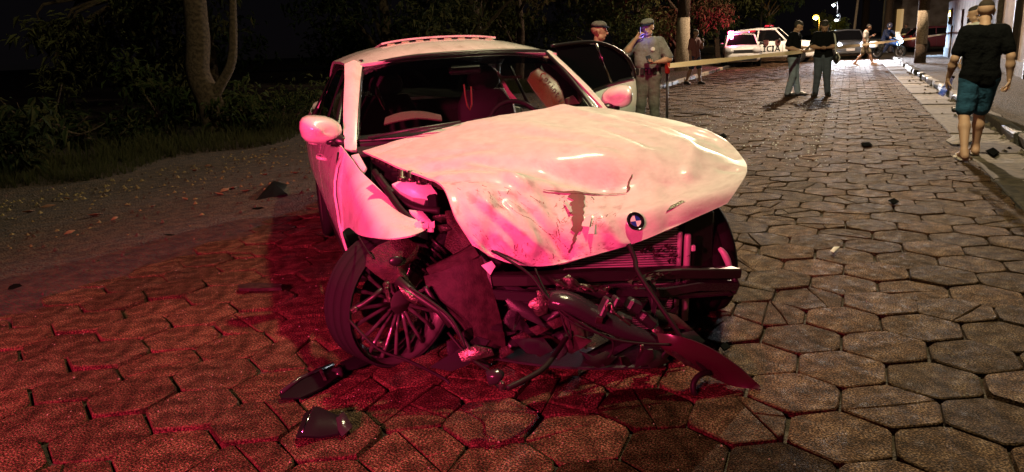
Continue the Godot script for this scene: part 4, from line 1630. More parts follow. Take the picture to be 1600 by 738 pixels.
func wreck_cabin(o: Node3D) -> void:
	var st := mb(true)
	var base := [Vector3(-0.732, 0.98, -0.78), Vector3(-0.4, 1.0, -0.62), Vector3(0.02, 1.02, -0.57), Vector3(0.42, 1.03, -0.62), Vector3(0.76, 1.0, -0.74)]
	var top := [Vector3(-0.601, 1.381, -1.4), Vector3(-0.32, 1.425, -1.36), Vector3(0.02, 1.44, -1.345), Vector3(0.34, 1.44, -1.36), Vector3(0.645, 1.423, -1.4)]
	var net := []
	for i in 4:
		var row := []
		for j in 5:
			row.append(base[j].lerp(top[j], i / 3.0) + Vector3(0, 0.02, 0.02) * sin(PI * i / 3.0))
		net.append(row)
	net = spline_net(net, 4, 3)
	sheet(st, net, 0.004)
	obj("windscreen", st, mats.windscreen, o)
	st = mb(true)
	var inset := Vector3(0, -0.008, -0.008)
	var band := []
	for i in range(net.size() - 3, net.size()):
		var row := []
		for q in net[i]:
			row.append(q + inset)
		band.append(row)
	sheet(st, band)
	obj("sun_band", st, mats.tinted, o)
	st = mb(true)
	var loop := []
	for r in net:
		loop.append(r[0])
	loop.append_array(net[-1])
	for i in range(net.size() - 1, -1, -1):
		loop.append(net[i][-1])
	for j in range(net[0].size() - 2, -1, -1):
		loop.append(net[0][j])
	tube(st, loop, 0.013, 6, false)
	obj("windscreen_seal", st, mats.black_trim, o)
	# inspection tag in the top corner
	st = mb()
	plate(st, [Vector3(0.611, 1.391, -1.335), Vector3(0.652, 1.393, -1.335), Vector3(0.662, 1.372, -1.325), Vector3(0.62, 1.369, -1.325)], 0.002)
	obj("windscreen_tag", st, mats.beige_trim, o)
	# cowl and wipers
	st = mb(true)
	sheet(st, [[Vector3(-0.75, 0.955, -0.72), Vector3(-0.4, 0.98, -0.6), Vector3(0.02, 1.0, -0.55), Vector3(0.42, 1.0, -0.6), Vector3(0.76, 0.97, -0.72)], [Vector3(-0.75, 0.93, -0.58), Vector3(-0.4, 0.95, -0.48), Vector3(0.02, 0.98, -0.44), Vector3(0.42, 0.98, -0.48), Vector3(0.76, 0.95, -0.58)]], 0.02)
	obj("cowl", st, mats.black_plastic, o)
	st = mb(true)
	tube(st, [Vector3(-0.679, 1.002, -0.7), Vector3(-0.456, 1.039, -0.62), Vector3(-0.176, 1.067, -0.56)], 0.009, 6)
	tube(st, [Vector3(-0.46, 1.027, -0.6), Vector3(-0.289, 1.044, -0.55)], 0.007, 6)
	obj("wiper", st, mats.black_plastic, o)
	# dashboard, wheel, seats
	st = mb(true)
	sheet(st, spline_net([[Vector3(-0.72, 0.95, -0.74), Vector3(-0.3, 0.98, -0.64), Vector3(0.3, 0.99, -0.64), Vector3(0.72, 0.96, -0.74)], [Vector3(-0.72, 0.97, -0.95), Vector3(-0.3, 0.99, -0.95), Vector3(0.3, 1.01, -0.95), Vector3(0.72, 0.98, -0.95)], [Vector3(-0.72, 0.85, -1.08), Vector3(-0.3, 0.86, -1.1), Vector3(0.3, 0.88, -1.1), Vector3(0.72, 0.86, -1.08)], [Vector3(-0.72, 0.5, -1.05), Vector3(-0.3, 0.5, -1.05), Vector3(0.3, 0.5, -1.05), Vector3(0.72, 0.5, -1.05)]], 3, 3), 0.02)
	obj("dashboard", st, mats.dash, o)
	st = mb(true)
	var ring := []
	for k in 25:
		var a := TAU * k / 24
		ring.append(Vector3(0.38, 0.93, -1.28) + Basis(Vector3(1, 0, 0), -0.4) * Vector3(cos(a) * 0.19, sin(a) * 0.19, 0))
	tube(st, ring, 0.016, 8, false)
	ball(st, Vector3(0.38, 0.93, -1.27), Vector3(0.08, 0.08, 0.04), 8)
	obj("steering_wheel", st, mats.seat_leather, o)
	for sx in [-0.37, 0.37]:
		st = mb(true)
		loft(st, seat_rings(sx))
		var seat := obj("seat", st, mats.seat_leather, o)
		st = mb(true)
		ball(st, Vector3(sx, 1.24, -2.0), Vector3(0.13, 0.1, 0.06), 8)
		obj("headrest", st, mats.dash, seat)
	st = mb()
	box(st, Vector3(0, 0.78, -2.72), Vector3(1.35, 0.6, 0.16), 0.06, Basis(Vector3(1, 0, 0), 0.3))
	obj("rear_bench", st, mats.seat_leather, o)
	# burst airbags
	st = mb(true)
	sheet(st, spline_net([[Vector3(-0.553, 1.045, -0.92), Vector3(-0.457, 1.061, -0.92), Vector3(-0.341, 1.068, -0.92), Vector3(-0.206, 1.044, -0.92)], [Vector3(-0.53, 1.077, -0.98), Vector3(-0.436, 1.101, -0.98), Vector3(-0.316, 1.1, -0.98), Vector3(-0.199, 1.069, -0.98)], [Vector3(-0.5, 1.048, -1.12), Vector3(-0.411, 1.066, -1.12), Vector3(-0.294, 1.074, -1.12), Vector3(-0.182, 1.042, -1.12)]], 3, 3), 0.01)
	obj("airbag", st, mats.airbag_cloth, o)
	st = mb()
	plate(st, [Vector3(-0.497, 1.262, -1.55), Vector3(-0.479, 1.228, -1.55), Vector3(-0.466, 1.173, -1.55), Vector3(-0.445, 1.125, -1.55), Vector3(-0.452, 1.087, -1.55), Vector3(-0.478, 1.14, -1.55), Vector3(-0.494, 1.191, -1.55)], 0.02, 0.02)
	obj("side_airbag", st, mats.airbag_cloth, o)
	# belts and pale trim on the driver's side
	st = mb()
	plate(st, [Vector3(0.401, 1.292, -1.75), Vector3(0.416, 1.296, -1.75), Vector3(0.496, 1.151, -1.75), Vector3(0.557, 1.078, -1.75), Vector3(0.517, 1.053, -1.75), Vector3(0.471, 1.139, -1.75)], 0.01)
	obj("seat_belt", st, mats.beige_trim, o)
	st = mb()
	plate(st, [Vector3(0.479, 1.253, -1.9), Vector3(0.644, 1.249, -1.9), Vector3(0.644, 1.23, -1.9), Vector3(0.483, 1.234, -1.9)], 0.015)
	obj("grab_handle", st, mats.airbag_cloth, o)
	st = mb()
	plate(st, [Vector3(0.711, 1.106, -1.2), Vector3(0.767, 1.128, -1.2), Vector3(0.812, 1.07, -1.2), Vector3(0.719, 1.068, -1.2)], 0.02)
	obj("door_trim", st, mats.beige_trim, o)
	# string of beads from the inner mirror
	st = mb()
	box(st, Vector3(0.06, 1.33, -1.32), Vector3(0.22, 0.06, 0.03), 0.015)
	var im := obj("inner_mirror", st, mats.black_trim, o)
	st = mb(true)
	tube(st, [Vector3(0.041, 1.237, -1.3), Vector3(0.045, 1.163, -1.3), Vector3(0.052, 1.101, -1.29), Vector3(0.068, 1.07, -1.29), Vector3(0.086, 1.106, -1.3), Vector3(0.088, 1.222, -1.3)], 0.006, 6)
	obj("hanging_ribbon", st, mats.dry_leaf, im)
	# curved clear panel with lettering that leans inside the windscreen
	var ws := pane("smoky_panel", Color(0.45, 0.28, 0.2), 0.5, 0.3)
	ws.roughness = 0.3
	st = mb()
	var outline := [Vector3(0.417, 1.247, -1.12), Vector3(0.445, 1.294, -1.12), Vector3(0.498, 1.319, -1.13), Vector3(0.56, 1.276, -1.1), Vector3(0.597, 1.231, -1.06), Vector3(0.607, 1.172, -1), Vector3(0.603, 1.083, -0.93), Vector3(0.489, 1.08, -0.96), Vector3(0.469, 1.127, -1.02), Vector3(0.441, 1.186, -1.07)]
	plate(st, outline, 0.003, 0.01)
	var panel := obj("curved_panel", st, ws, o)
	st = mb(true)
	var rim := outline.duplicate()
	rim.append(outline[0])
	tube(st, rim, 0.003, 5, false)
	obj("panel_edge", st, mats.airbag_cloth, panel)
	var spots := [Vector3(0.504, 1.275, -1.09), Vector3(0.522, 1.25, -1.07), Vector3(0.539, 1.23, -1.06), Vector3(0.549, 1.206, -1.04), Vector3(0.558, 1.182, -1.02), Vector3(0.567, 1.158, -1), Vector3(0.568, 1.12, -0.96)]
	var chars := "Corinti"
	for i in 7:
		var tm := text_mesh(chars[i], 0.045 if i else 0.055, 0.002)
		var t := obj("letter", tm, mats.dry_leaf if i == 0 else mats.airbag_cloth, panel)
		t.position = spots[i] + Vector3(0, 0.0, 0.02)
		t.basis = Basis(Vector3(0, 0, 1), -0.75 - 0.05 * i) * Basis(Vector3(0, 1, 0), -0.2)


func seat_rings(sx: float) -> Array:
	var rings := []
	for q in [[0.5, -1.5, 0.24, 0.08], [0.62, -1.55, 0.25, 0.1], [0.68, -1.78, 0.25, 0.09], [0.85, -1.9, 0.24, 0.08], [1.05, -1.97, 0.22, 0.07], [1.16, -2.0, 0.16, 0.05]]:
		var ring := []
		for k in 14:
			var a := TAU * k / 14
			ring.append(Vector3(sx + cos(a) * q[2], q[0], q[1] + sin(a) * q[3]))
		rings.append(ring)
	return rings


func wreck_hood(o: Node3D) -> void:
	var net := [
		[Vector3(-0.726, 0.943, -0.62), Vector3(-0.459, 1.004, -0.62), Vector3(-0.162, 1.05, -0.62), Vector3(0.146, 1.087, -0.62), Vector3(0.464, 1.111, -0.62), Vector3(0.689, 1.085, -0.62), Vector3(0.9, 1.04, -0.62)],
		[Vector3(-0.68, 0.937, -0.35), Vector3(-0.424, 0.984, -0.35), Vector3(-0.142, 1.03, -0.35), Vector3(0.168, 1.063, -0.35), Vector3(0.509, 1.064, -0.35), Vector3(0.827, 1.028, -0.35), Vector3(1.083, 0.999, -0.35)],
		[Vector3(-0.616, 0.919, -0.05), Vector3(-0.407, 0.961, -0.05), Vector3(-0.143, 0.994, -0.05), Vector3(0.166, 1.019, -0.05), Vector3(0.506, 1.013, -0.05), Vector3(0.845, 0.974, -0.05), Vector3(1.17, 0.932, -0.05)],
		[Vector3(-0.541, 0.903, 0.2), Vector3(-0.359, 0.925, 0.2), Vector3(-0.124, 0.938, 0.2), Vector3(0.152, 0.945, 0.2), Vector3(0.457, 0.948, 0.2), Vector3(0.816, 0.899, 0.2), Vector3(1.138, 0.852, 0.2)],
		[Vector3(-0.507, 0.888, 0.4), Vector3(-0.345, 0.881, 0.42), Vector3(-0.158, 0.841, 0.43), Vector3(0.123, 0.779, 0.42), Vector3(0.437, 0.78, 0.41), Vector3(0.735, 0.78, 0.4), Vector3(1.043, 0.812, 0.38)],
		[Vector3(-0.493, 0.779, 0.55), Vector3(-0.337, 0.753, 0.57), Vector3(-0.14, 0.704, 0.58), Vector3(0.073, 0.687, 0.57), Vector3(0.312, 0.702, 0.56), Vector3(0.624, 0.73, 0.53), Vector3(0.922, 0.75, 0.48)],
		[Vector3(-0.44, 0.663, 0.6), Vector3(-0.304, 0.578, 0.62), Vector3(-0.135, 0.541, 0.63), Vector3(0.06, 0.557, 0.63), Vector3(0.298, 0.587, 0.62), Vector3(0.546, 0.635, 0.58), Vector3(0.844, 0.696, 0.52)]]
	var rows := spline_net(net, 12, 12)
	var n := FastNoiseLite.new()
	n.seed = 77
	n.frequency = 2.6
	n.fractal_type = FastNoiseLite.FRACTAL_RIDGED
	n.fractal_octaves = 2
	var soft := FastNoiseLite.new()
	soft.seed = 31
	soft.frequency = 1.3
	var nr := rows.size() - 1
	var nc: int = rows[0].size() - 1
	var folds := [[Vector2(0.08, 0.4), Vector2(0.56, 0.62), 0.03, 0.05], [Vector2(0.02, 0.3), Vector2(0.3, 0.36), 0.012, 0.03], [Vector2(0.66, 0.02), Vector2(0.86, 0.5), -0.02, 0.035], [Vector2(0.8, 0.15), Vector2(0.97, 0.42), 0.018, 0.03], [Vector2(0.38, 0.06), Vector2(0.62, 0.5), -0.014, 0.06], [Vector2(0.6, 0.66), Vector2(0.7, 0.58), 0.006, 0.02], [Vector2(0.9, 0.5), Vector2(0.72, 0.7), -0.006, 0.05], [Vector2(0.02, 0.56), Vector2(0.5, 0.64), -0.012, 0.05, 1], [Vector2(0.66, 0.3), Vector2(0.74, 0.46), 0.009, 0.03, 1], [Vector2(0.86, 0.38), Vector2(0.97, 0.5), 0.012, 0.035, 1], [Vector2(0.86, 0.38), Vector2(0.82, 0.62), -0.01, 0.03, 1], [Vector2(0.86, 0.38), Vector2(0.78, 0.2), -0.009, 0.03, 1], [Vector2(0.3, 0.72), Vector2(0.42, 0.98), 0.014, 0.05, 1], [Vector2(0.16, 0.75), Vector2(0.3, 0.9), -0.012, 0.05, 1], [Vector2(0.1, 0.95), Vector2(0.24, 0.72), 0.01, 0.04, 1], [Vector2(0.55, 0.75), Vector2(0.62, 0.97), -0.01, 0.04, 1], [Vector2(0.0, 0.12), Vector2(0.3, 0.02), 0.008, 0.03, 1], [Vector2(0.45, 0.3), Vector2(0.66, 0.5), 0.009, 0.05, 1], [Vector2(0.7, 0.1), Vector2(0.8, 0.3), 0.008, 0.03, 1], [Vector2(0.93, 0.28), Vector2(1.0, 0.36), -0.014, 0.03, 1], [Vector2(0.92, 0.6), Vector2(1.0, 0.66), 0.012, 0.03, 1], [Vector2(0.2, 0.45), Vector2(0.34, 0.64), -0.01, 0.04, 1], [Vector2(0.75, 0.66), Vector2(0.8, 0.98), 0.007, 0.04, 1]]
	var moved := []
	for i in rows.size():
		var row := []
		for j in rows[0].size():
			var uv := Vector2(float(j) / nc, float(i) / nr)
			var p: Vector3 = rows[i][j]
			var d := 0.0
			for f in folds:
				var q := Geometry2D.get_closest_point_to_segment(uv, f[0], f[1])
				var away: float = uv.distance_to(q) / f[3]
				d -= f[2] * (exp(-away * away) if f.size() < 5 else 1.7 * maxf(0.0, 1.0 - away))
			var inner := smoothstep(0.0, 0.05, uv.x) * smoothstep(1.0, 0.95, uv.x)
			var front := smoothstep(0.6, 0.7, uv.y)
			var dent := front * smoothstep(0.66, 0.5, uv.x)
			d += (n.get_noise_2d(p.x * 1.4, p.y * 1.4 + p.z) * (0.003 + 0.012 * dent)) + soft.get_noise_2d(p.x, p.z) * 0.012 * (1.0 - front)
			row.append(p + Vector3(0, lerpf(1.0, 0.25, front), lerpf(0.25, 1.0, front)).normalized() * d * inner)
		moved.append(row)
	hood_rows = moved
	var m := mat("hood_paint", lin(0.74, 0.73, 0.7), 0.5)
	m.albedo_texture = hood_picture()
	m.clearcoat_enabled = true
	m.metallic_specular = 0.3
	m.clearcoat = 0.1
	m.clearcoat_roughness = 0.16
	m.normal_enabled = true
	m.normal_texture = noise_tex(0.14, [], 512, 2, 91, true, 2.0)
	m.normal_scale = 0.12
	m.uv1_scale = Vector3(1, 1, 1)
	var st := mb(true)
	sheet(st, moved, 0.01)
	var hood := obj("bonnet", st, m, o)
	# torn gash with the dark lining showing
	st = mb()
	var gash := []
	for i in 15:
		var v := lerpf(0.655, 0.865, i / 14.0)
		var w := 0.017 + 0.004 * sin(i * 2.1)
		var c := lerpf(0.495, 0.478, i / 14.0)
		var row := []
		for k in [-1.0 - (0.65 if i % 2 else -0.1) * rng.randf(), 0.0, 1.0 + rng.randf_range(-0.25, 0.15)]:
			row.append(hood_at(c + w * k, v) + hood_normal(c + w * k, v) * 0.005)
		gash.append(row)
	sheet(st, gash, 0.0, false)
	var seam := []
	for i in 17:
		var u := lerpf(0.4, 0.63, i / 16.0)
		var v := 0.652 + 0.02 * smoothstep(0.54, 0.63, u)
		var w := 0.0035 * sin(PI * i / 16.0) * rng.randf_range(0.6, 1.5) + 0.001
		seam.append([hood_at(u, v - w) + hood_normal(u, v) * 0.005, hood_at(u, v + w) + hood_normal(u, v) * 0.006])
	sheet(st, seam, 0.0, false)
	for q in [[0.478, 0.86, 0.44, 0.95, 0.007], [0.63, 0.665, 0.655, 0.6, 0.004], [0.84, 0.42, 0.862, 0.4, 0.004]]:
		var crack := []
		for i in 9:
			var f := i / 8.0
			var u := lerpf(q[0], q[2], f) + rng.randf_range(-0.004, 0.004)
			var v := lerpf(q[1], q[3], f)
			var w: float = q[4] * (1.0 - absf(f - 0.4)) * rng.randf_range(0.5, 1.3)
			crack.append([hood_at(u - w, v) + hood_normal(u, v) * 0.005, hood_at(u + w, v) + hood_normal(u, v) * 0.005])
		sheet(st, crack, 0.0, false)
	obj("torn_gash", st, mats.primer, hood).set_meta("label", "ragged dark tear in the bonnet")
	st = mb(true)
	for q in [[0.5, 0.8, 0.03, 0.06], [0.475, 0.72, -0.025, 0.05], [0.52, 0.86, 0.02, 0.03]]:
		var a := hood_at(q[0], q[1])
		var nn := hood_normal(q[0], q[1])
		plate(st, [a, hood_at(q[0] + q[2], q[1] - 0.02) + nn * 0.012, hood_at(q[0] + q[2] * 0.6, q[1] + q[3]) + nn * 0.02, hood_at(q[0] - 0.005, q[1] + q[3] * 0.7) + nn * 0.006], 0.002)
	obj("peeled_flap", st, m, hood)
	st = mb()
	plate(st, [hood_at(0.775, 0.87) + hood_normal(0.78, 0.86) * 0.003, hood_at(0.785, 0.835) + hood_normal(0.78, 0.86) * 0.003, hood_at(0.81, 0.81) + hood_normal(0.8, 0.84) * 0.003, hood_at(0.825, 0.83) + hood_normal(0.8, 0.84) * 0.003, hood_at(0.8, 0.855) + hood_normal(0.8, 0.84) * 0.003], 0.001)
	obj("paint_chip", st, mats.bare_metal, hood)
	# round maker's badge
	var e := Node3D.new()
	e.name = "badge"
	hood.add_child(e)
	var nrm := hood_normal(0.68, 0.875)
	e.position = hood_at(0.68, 0.875) + nrm * 0.011
	var xa := Vector3.UP.cross(nrm).normalized()
	e.basis = Basis(xa, nrm.cross(xa), nrm)
	var turn := Transform3D(Basis(Vector3(1, 0, 0), PI / 2), Vector3.ZERO)
	st = mb(true)
	lathe(st, [[0.041, -0.006], [0.044, 0.002], [0.042, 0.005], [0.039, 0.003]], turn, 36)
	lathe(st, [[0.025, 0.003], [0.0262, 0.0052], [0.0274, 0.003]], turn, 30)
	obj("badge_rim", st, mats.chrome, e)
	st = mb(true)
	lathe(st, [[0.0, 0.0015], [0.04, 0.003]], turn, 36)
	obj("badge_ring", st, mats.emblem_black, e)
	for k in 4:
		st = mb(true)
		lathe(st, [[0.0, 0.0042], [0.0255, 0.0038]], turn, 8, true, k * PI / 2, (k + 1) * PI / 2)
		obj("badge_quarter", st, mats.emblem_blue if k % 2 == 1 else mats.emblem_white, e)
	var let := ["B", "M", "W"]
	for i in 3:
		var a := (1 - i) * 0.75
		var t := obj("badge_letter", text_mesh(let[i], 0.0135, 0.0015), mats.chrome, e)
		t.position = Vector3(-sin(a) * 0.0332, cos(a) * 0.0332, 0.0045)
		t.rotation.z = a
	# inner flange of the bonnet with its tabs
	st = mb()
	for i in 12:
		var v := lerpf(0.1, 0.62, i / 11.0)
		box(st, hood_at(0.004, v) + Vector3(0.01, -0.022, -0.006), Vector3(0.02, 0.022, 0.028 + 0.012 * (i % 3)), 0.004, Basis(Vector3.UP, 0.3))
	obj("bonnet_flange", st, mats.torn_plastic, hood)


func wreck_front(o: Node3D) -> void:
	var st: SurfaceTool
	# crumpled front wing on the image's left
	var wing := [
		[Vector3(-0.848, 0.991, -0.56), Vector3(-0.812, 0.937, -0.44), Vector3(-0.783, 0.887, -0.3), Vector3(-0.733, 0.833, -0.15), Vector3(-0.683, 0.78, 0.05), Vector3(-0.622, 0.732, 0.2), Vector3(-0.558, 0.706, 0.3)],
		[Vector3(-0.873, 0.887, -0.55), Vector3(-0.843, 0.858, -0.4), Vector3(-0.814, 0.826, -0.24), Vector3(-0.775, 0.796, -0.07), Vector3(-0.726, 0.758, 0.12), Vector3(-0.663, 0.727, 0.26), Vector3(-0.568, 0.703, 0.32)],
		[Vector3(-0.894, 0.779, -0.54), Vector3(-0.86, 0.763, -0.35), Vector3(-0.832, 0.754, -0.14), Vector3(-0.793, 0.747, 0.06), Vector3(-0.746, 0.728, 0.22), Vector3(-0.678, 0.713, 0.31), Vector3(-0.577, 0.697, 0.33)],
		[Vector3(-0.892, 0.64, -0.53), Vector3(-0.865, 0.67, -0.29), Vector3(-0.842, 0.684, -0.06), Vector3(-0.803, 0.697, 0.17), Vector3(-0.749, 0.7, 0.32), Vector3(-0.673, 0.702, 0.37), Vector3(-0.587, 0.694, 0.35)],
		[Vector3(-0.888, 0.528, -0.5), Vector3(-0.868, 0.603, -0.26), Vector3(-0.848, 0.622, 0), Vector3(-0.808, 0.659, 0.25), Vector3(-0.749, 0.679, 0.38), Vector3(-0.661, 0.69, 0.41), Vector3(-0.597, 0.691, 0.36)]]
	st = mb(true)
	sheet(st, spline_net(wing, 4, 4), 0.008)
	var w := obj("front_wing", st, mats.white_paint, o)
	st = mb(true)
	tube(st, [Vector3(-0.859, 0.955, -0.555), Vector3(-0.896, 0.784, -0.555), Vector3(-0.886, 0.549, -0.535)], 0.008, 6)
	obj("wing_gap", st, mats.black_trim, w)
	st = mb(true)
	for i in 9:
		var a := Vector3(-0.605, 0.706, 0.3) + Vector3(rng.randf_range(-0.03, 0.05), rng.randf_range(-0.03, 0.02), rng.randf_range(0, 0.03))
		plate(st, [a, a + Vector3(0.03, 0.008, 0.0), a + Vector3(0.025, -0.02, 0.015), a + Vector3(0.002, -0.016, 0.01)], 0.002)
	obj("torn_edge", st, mats.white_paint, w)
	st = mb(true)
	plate(st, [Vector3(-0.802, 0.939, -0.5), Vector3(-0.763, 0.949, -0.48), Vector3(-0.747, 0.894, -0.32), Vector3(-0.772, 0.866, -0.3), Vector3(-0.79, 0.9, -0.4)], 0.01, 0.01)
	obj("cowl_corner", st, mats.hatch_white, o)
	# far wing under the bonnet's raised side
	st = mb(true)
	sheet(st, [[Vector3(0.84, 0.95, -0.5), Vector3(0.9, 0.9, -0.1), Vector3(0.9, 0.78, 0.28)], [Vector3(0.9, 0.75, -0.5), Vector3(0.95, 0.72, -0.15), Vector3(0.95, 0.68, 0.25)], [Vector3(0.88, 0.4, -0.5), Vector3(0.93, 0.66, -0.2), Vector3(0.94, 0.64, 0.24)]], 0.008)
	obj("front_wing", st, mats.white_paint, o)
	# bay: firewall, towers, engine, housings
	st = mb()
	box(st, Vector3(0.05, 0.6, -0.52), Vector3(1.5, 0.6, 0.05), 0.01)
	box(st, Vector3(-0.5, 0.62, -0.2), Vector3(0.06, 0.36, 0.6), 0.01)
	box(st, Vector3(0.62, 0.6, -0.15), Vector3(0.06, 0.4, 0.6), 0.01)
	box(st, Vector3(0.1, 0.28, -0.1), Vector3(1.1, 0.08, 0.9), 0.02)
	obj("engine_bay", st, mats.black_trim, o)
	st = mb()
	box(st, Vector3(0.1, 0.58, -0.12), Vector3(0.62, 0.42, 0.6), 0.06)
	for i in 5:
		box(st, Vector3(-0.12 + 0.1 * i, 0.8, -0.1), Vector3(0.05, 0.03, 0.5), 0.01)
	obj("engine", st, mats.black_plastic, o)
	st = mb(true)
	plate(st, [Vector3(-0.669, 0.851, 0), Vector3(-0.619, 0.868, 0), Vector3(-0.556, 0.87, 0.03), Vector3(-0.493, 0.842, 0.05), Vector3(-0.469, 0.798, 0.08), Vector3(-0.485, 0.756, 0.1), Vector3(-0.533, 0.783, 0.1), Vector3(-0.587, 0.791, 0.08), Vector3(-0.636, 0.817, 0.04)], 0.1, 0.03)
	obj("lamp_housing", st, mats.hatch_white, o)
	st = mb(true)
	tube(st, curve([Vector3(-0.726, 0.889, -0.05), Vector3(-0.668, 0.801, 0.02), Vector3(-0.579, 0.744, 0.1), Vector3(-0.475, 0.729, 0.16)]), 0.02, 8)
	tube(st, curve([Vector3(-0.728, 0.897, -0.15), Vector3(-0.696, 0.828, 0), Vector3(-0.656, 0.749, 0.16), Vector3(-0.598, 0.696, 0.26)]), 0.016, 8)
	tube(st, [Vector3(-0.658, 0.889, -0.05), Vector3(-0.551, 0.899, -0.02), Vector3(-0.444, 0.851, 0)], 0.009, 6)
	obj("hose", st, mats.cable, o)
	st = mb(true)
	for q in [[625,277], [640,274], [657,277], [672,285]]:
		pass
	for p in [Vector3(-0.625, 0.888, 0.03), Vector3(-0.586, 0.885, 0.05), Vector3(-0.545, 0.872, 0.07)]:
		lathe(st, [[0.0, 0.03], [0.012, 0.03], [0.012, 0.0], [0.02, 0.0], [0.02, -0.02], [0.0, -0.02]], Transform3D(Basis(), p), 10)
	obj("fixing", st, mats.bare_metal, o)
	st = mb(true)
	plate(st, [Vector3(-0.629, 0.76, 0.2), Vector3(-0.571, 0.751, 0.22), Vector3(-0.545, 0.713, 0.28), Vector3(-0.558, 0.7, 0.3), Vector3(-0.596, 0.72, 0.26), Vector3(-0.622, 0.739, 0.22)], 0.02, 0.01)
	obj("lamp_shard", st, mats.clear_lens, o)
	st = mb(true)
	plate(st, [Vector3(-0.531, 0.729, 0.25), Vector3(-0.461, 0.735, 0.26), Vector3(-0.425, 0.725, 0.26), Vector3(-0.429, 0.716, 0.27), Vector3(-0.497, 0.71, 0.28)], 0.02, 0.0, 0.006)
	plate(st, [Vector3(-0.532, 0.697, 0.3), Vector3(-0.479, 0.697, 0.3), Vector3(-0.464, 0.676, 0.32), Vector3(-0.509, 0.669, 0.32)], 0.02, 0.0, 0.006)
	obj("torn_metal", st, mats.bare_metal, o)
	st = mb(true)
	plate(st, [Vector3(-0.473, 0.747, 0.25), Vector3(-0.434, 0.748, 0.25), Vector3(-0.415, 0.691, 0.33), Vector3(-0.39, 0.611, 0.4), Vector3(-0.403, 0.573, 0.42), Vector3(-0.464, 0.564, 0.4), Vector3(-0.506, 0.605, 0.34), Vector3(-0.474, 0.673, 0.3)], 0.02, 0.01, 0.01)
	obj("inner_wing", st, mats.rusty_metal, o)
	st = mb(true)
	plate(st, [Vector3(-0.424, 0.634, 0.5), Vector3(-0.396, 0.606, 0.53), Vector3(-0.364, 0.564, 0.56), Vector3(-0.356, 0.444, 0.58), Vector3(-0.385, 0.486, 0.56), Vector3(-0.408, 0.559, 0.52)], 0.03, 0.0, 0.008)
	obj("lamp_carrier", st, mats.black_plastic, o)
	st = mb(true)
	square_bar(st, [Vector3(-0.583, 0.508, 0.42), Vector3(-0.519, 0.554, 0.46), Vector3(-0.455, 0.589, 0.5), Vector3(-0.401, 0.621, 0.52)], 0.055, 0.06, 0.006)
	obj("crash_box", st, mats.torn_plastic, o)
	# front wheel torn round on its knuckle, seen from its inner side
	var fw := wheel(o, "front_wheel", Vector3(-0.726, 0.305, 0.078), Vector3(0.485, -0.04, 0.875), 0.322, 0.308, 0.19, 10)
	fw.set_meta("label", "front wheel torn round with its inner side showing")
	st = mb(true)
	lathe(st, [[0.06, -0.02], [0.15, -0.02], [0.155, -0.03], [0.155, -0.045], [0.15, -0.055], [0.06, -0.055], [0.06, -0.02]], Transform3D(), 36)
	lathe(st, [[0.0, -0.1], [0.05, -0.1], [0.06, -0.06], [0.085, -0.06], [0.085, -0.02], [0.0, -0.02]], Transform3D(), 20)
	obj("brake_disc", st, mats.rusty_metal, fw)
	st = mb(true)
	plate(st, [Vector3(-0.855, 0.615, 0.36), Vector3(-0.806, 0.652, 0.37), Vector3(-0.744, 0.675, 0.38), Vector3(-0.677, 0.673, 0.38), Vector3(-0.626, 0.632, 0.38), Vector3(-0.648, 0.582, 0.4), Vector3(-0.704, 0.553, 0.42), Vector3(-0.69, 0.493, 0.44), Vector3(-0.655, 0.447, 0.46), Vector3(-0.682, 0.422, 0.46), Vector3(-0.741, 0.482, 0.44), Vector3(-0.792, 0.501, 0.42), Vector3(-0.834, 0.536, 0.4), Vector3(-0.867, 0.57, 0.38)], 0.05, 0.03, 0.008)
	var kn := obj("wheel_knuckle", st, mats.rusty_metal, o)
	st = mb(true)
	ball(st, Vector3(-0.745, 0.595, 0.45), Vector3(0.03, 0.022, 0.012), 7)
	obj("bolt_hole", st, mats.black_trim, kn)
	st = mb()
	box(st, Vector3(-0.798, 0.508, 0.5), Vector3(0.03, 0.032, 0.03), 0.008, Basis(Vector3(0, 0, 1), 0.3))
	box(st, Vector3(-0.798, 0.471, 0.51), Vector3(0.018, 0.07, 0.02), 0.004, Basis(Vector3(0, 0, 1), 0.1))
	obj("brake_bracket", st, mats.bare_metal, o)
	st = mb(true)
	tube(st, [Vector3(-0.814, 0.481, 0.46), Vector3(-0.857, 0.45, 0.46), Vector3(-0.9, 0.421, 0.45), Vector3(-0.942, 0.404, 0.45)], [0.012, 0.011, 0.013, 0.016], 8)
	obj("track_rod", st, mats.dark_metal, o)
	st = mb(true)
	tube(st, [Vector3(-0.749, 0.515, 0.47), Vector3(-0.68, 0.452, 0.52), Vector3(-0.598, 0.389, 0.57), Vector3(-0.553, 0.32, 0.6)], [0.022, 0.02, 0.016, 0.014], 8)
	obj("track_rod", st, mats.dark_metal, o)
	st = mb()
	box(st, Vector3(-0.94, 0.407, 0.46), Vector3(0.03, 0.022, 0.03), 0.005, Basis(Vector3(0, 0, 1), 0.5))
	obj("sensor_plug", st, mats.bare_metal, o)
	st = mb(true)
	plate(st, [Vector3(-0.75, 0.498, 0.5), Vector3(-0.706, 0.475, 0.52), Vector3(-0.67, 0.448, 0.54), Vector3(-0.687, 0.416, 0.54), Vector3(-0.725, 0.441, 0.52)], 0.02, 0.015)
	obj("bright_bracket", st, mats.bare_metal, o)
	# spring leg
	st = mb(true)
	var coil := []
	for i in 61:
		var a := i * 0.62
		coil.append(Vector3(cos(a) * 0.05, i * 0.0032, sin(a) * 0.05))
	tube(st, coil, 0.007, 5)
	var spring := obj("coil_spring", st, mats.dark_metal, o)
	spring.position = Vector3(-0.621, 0.457, 0.24)
	spring.basis = Basis(Vector3(0, 0, 1), -0.7)
	st = mb(true)
	tube(st, [Vector3(0, -0.06, 0), Vector3(0, 0.26, 0)], 0.03, 10)
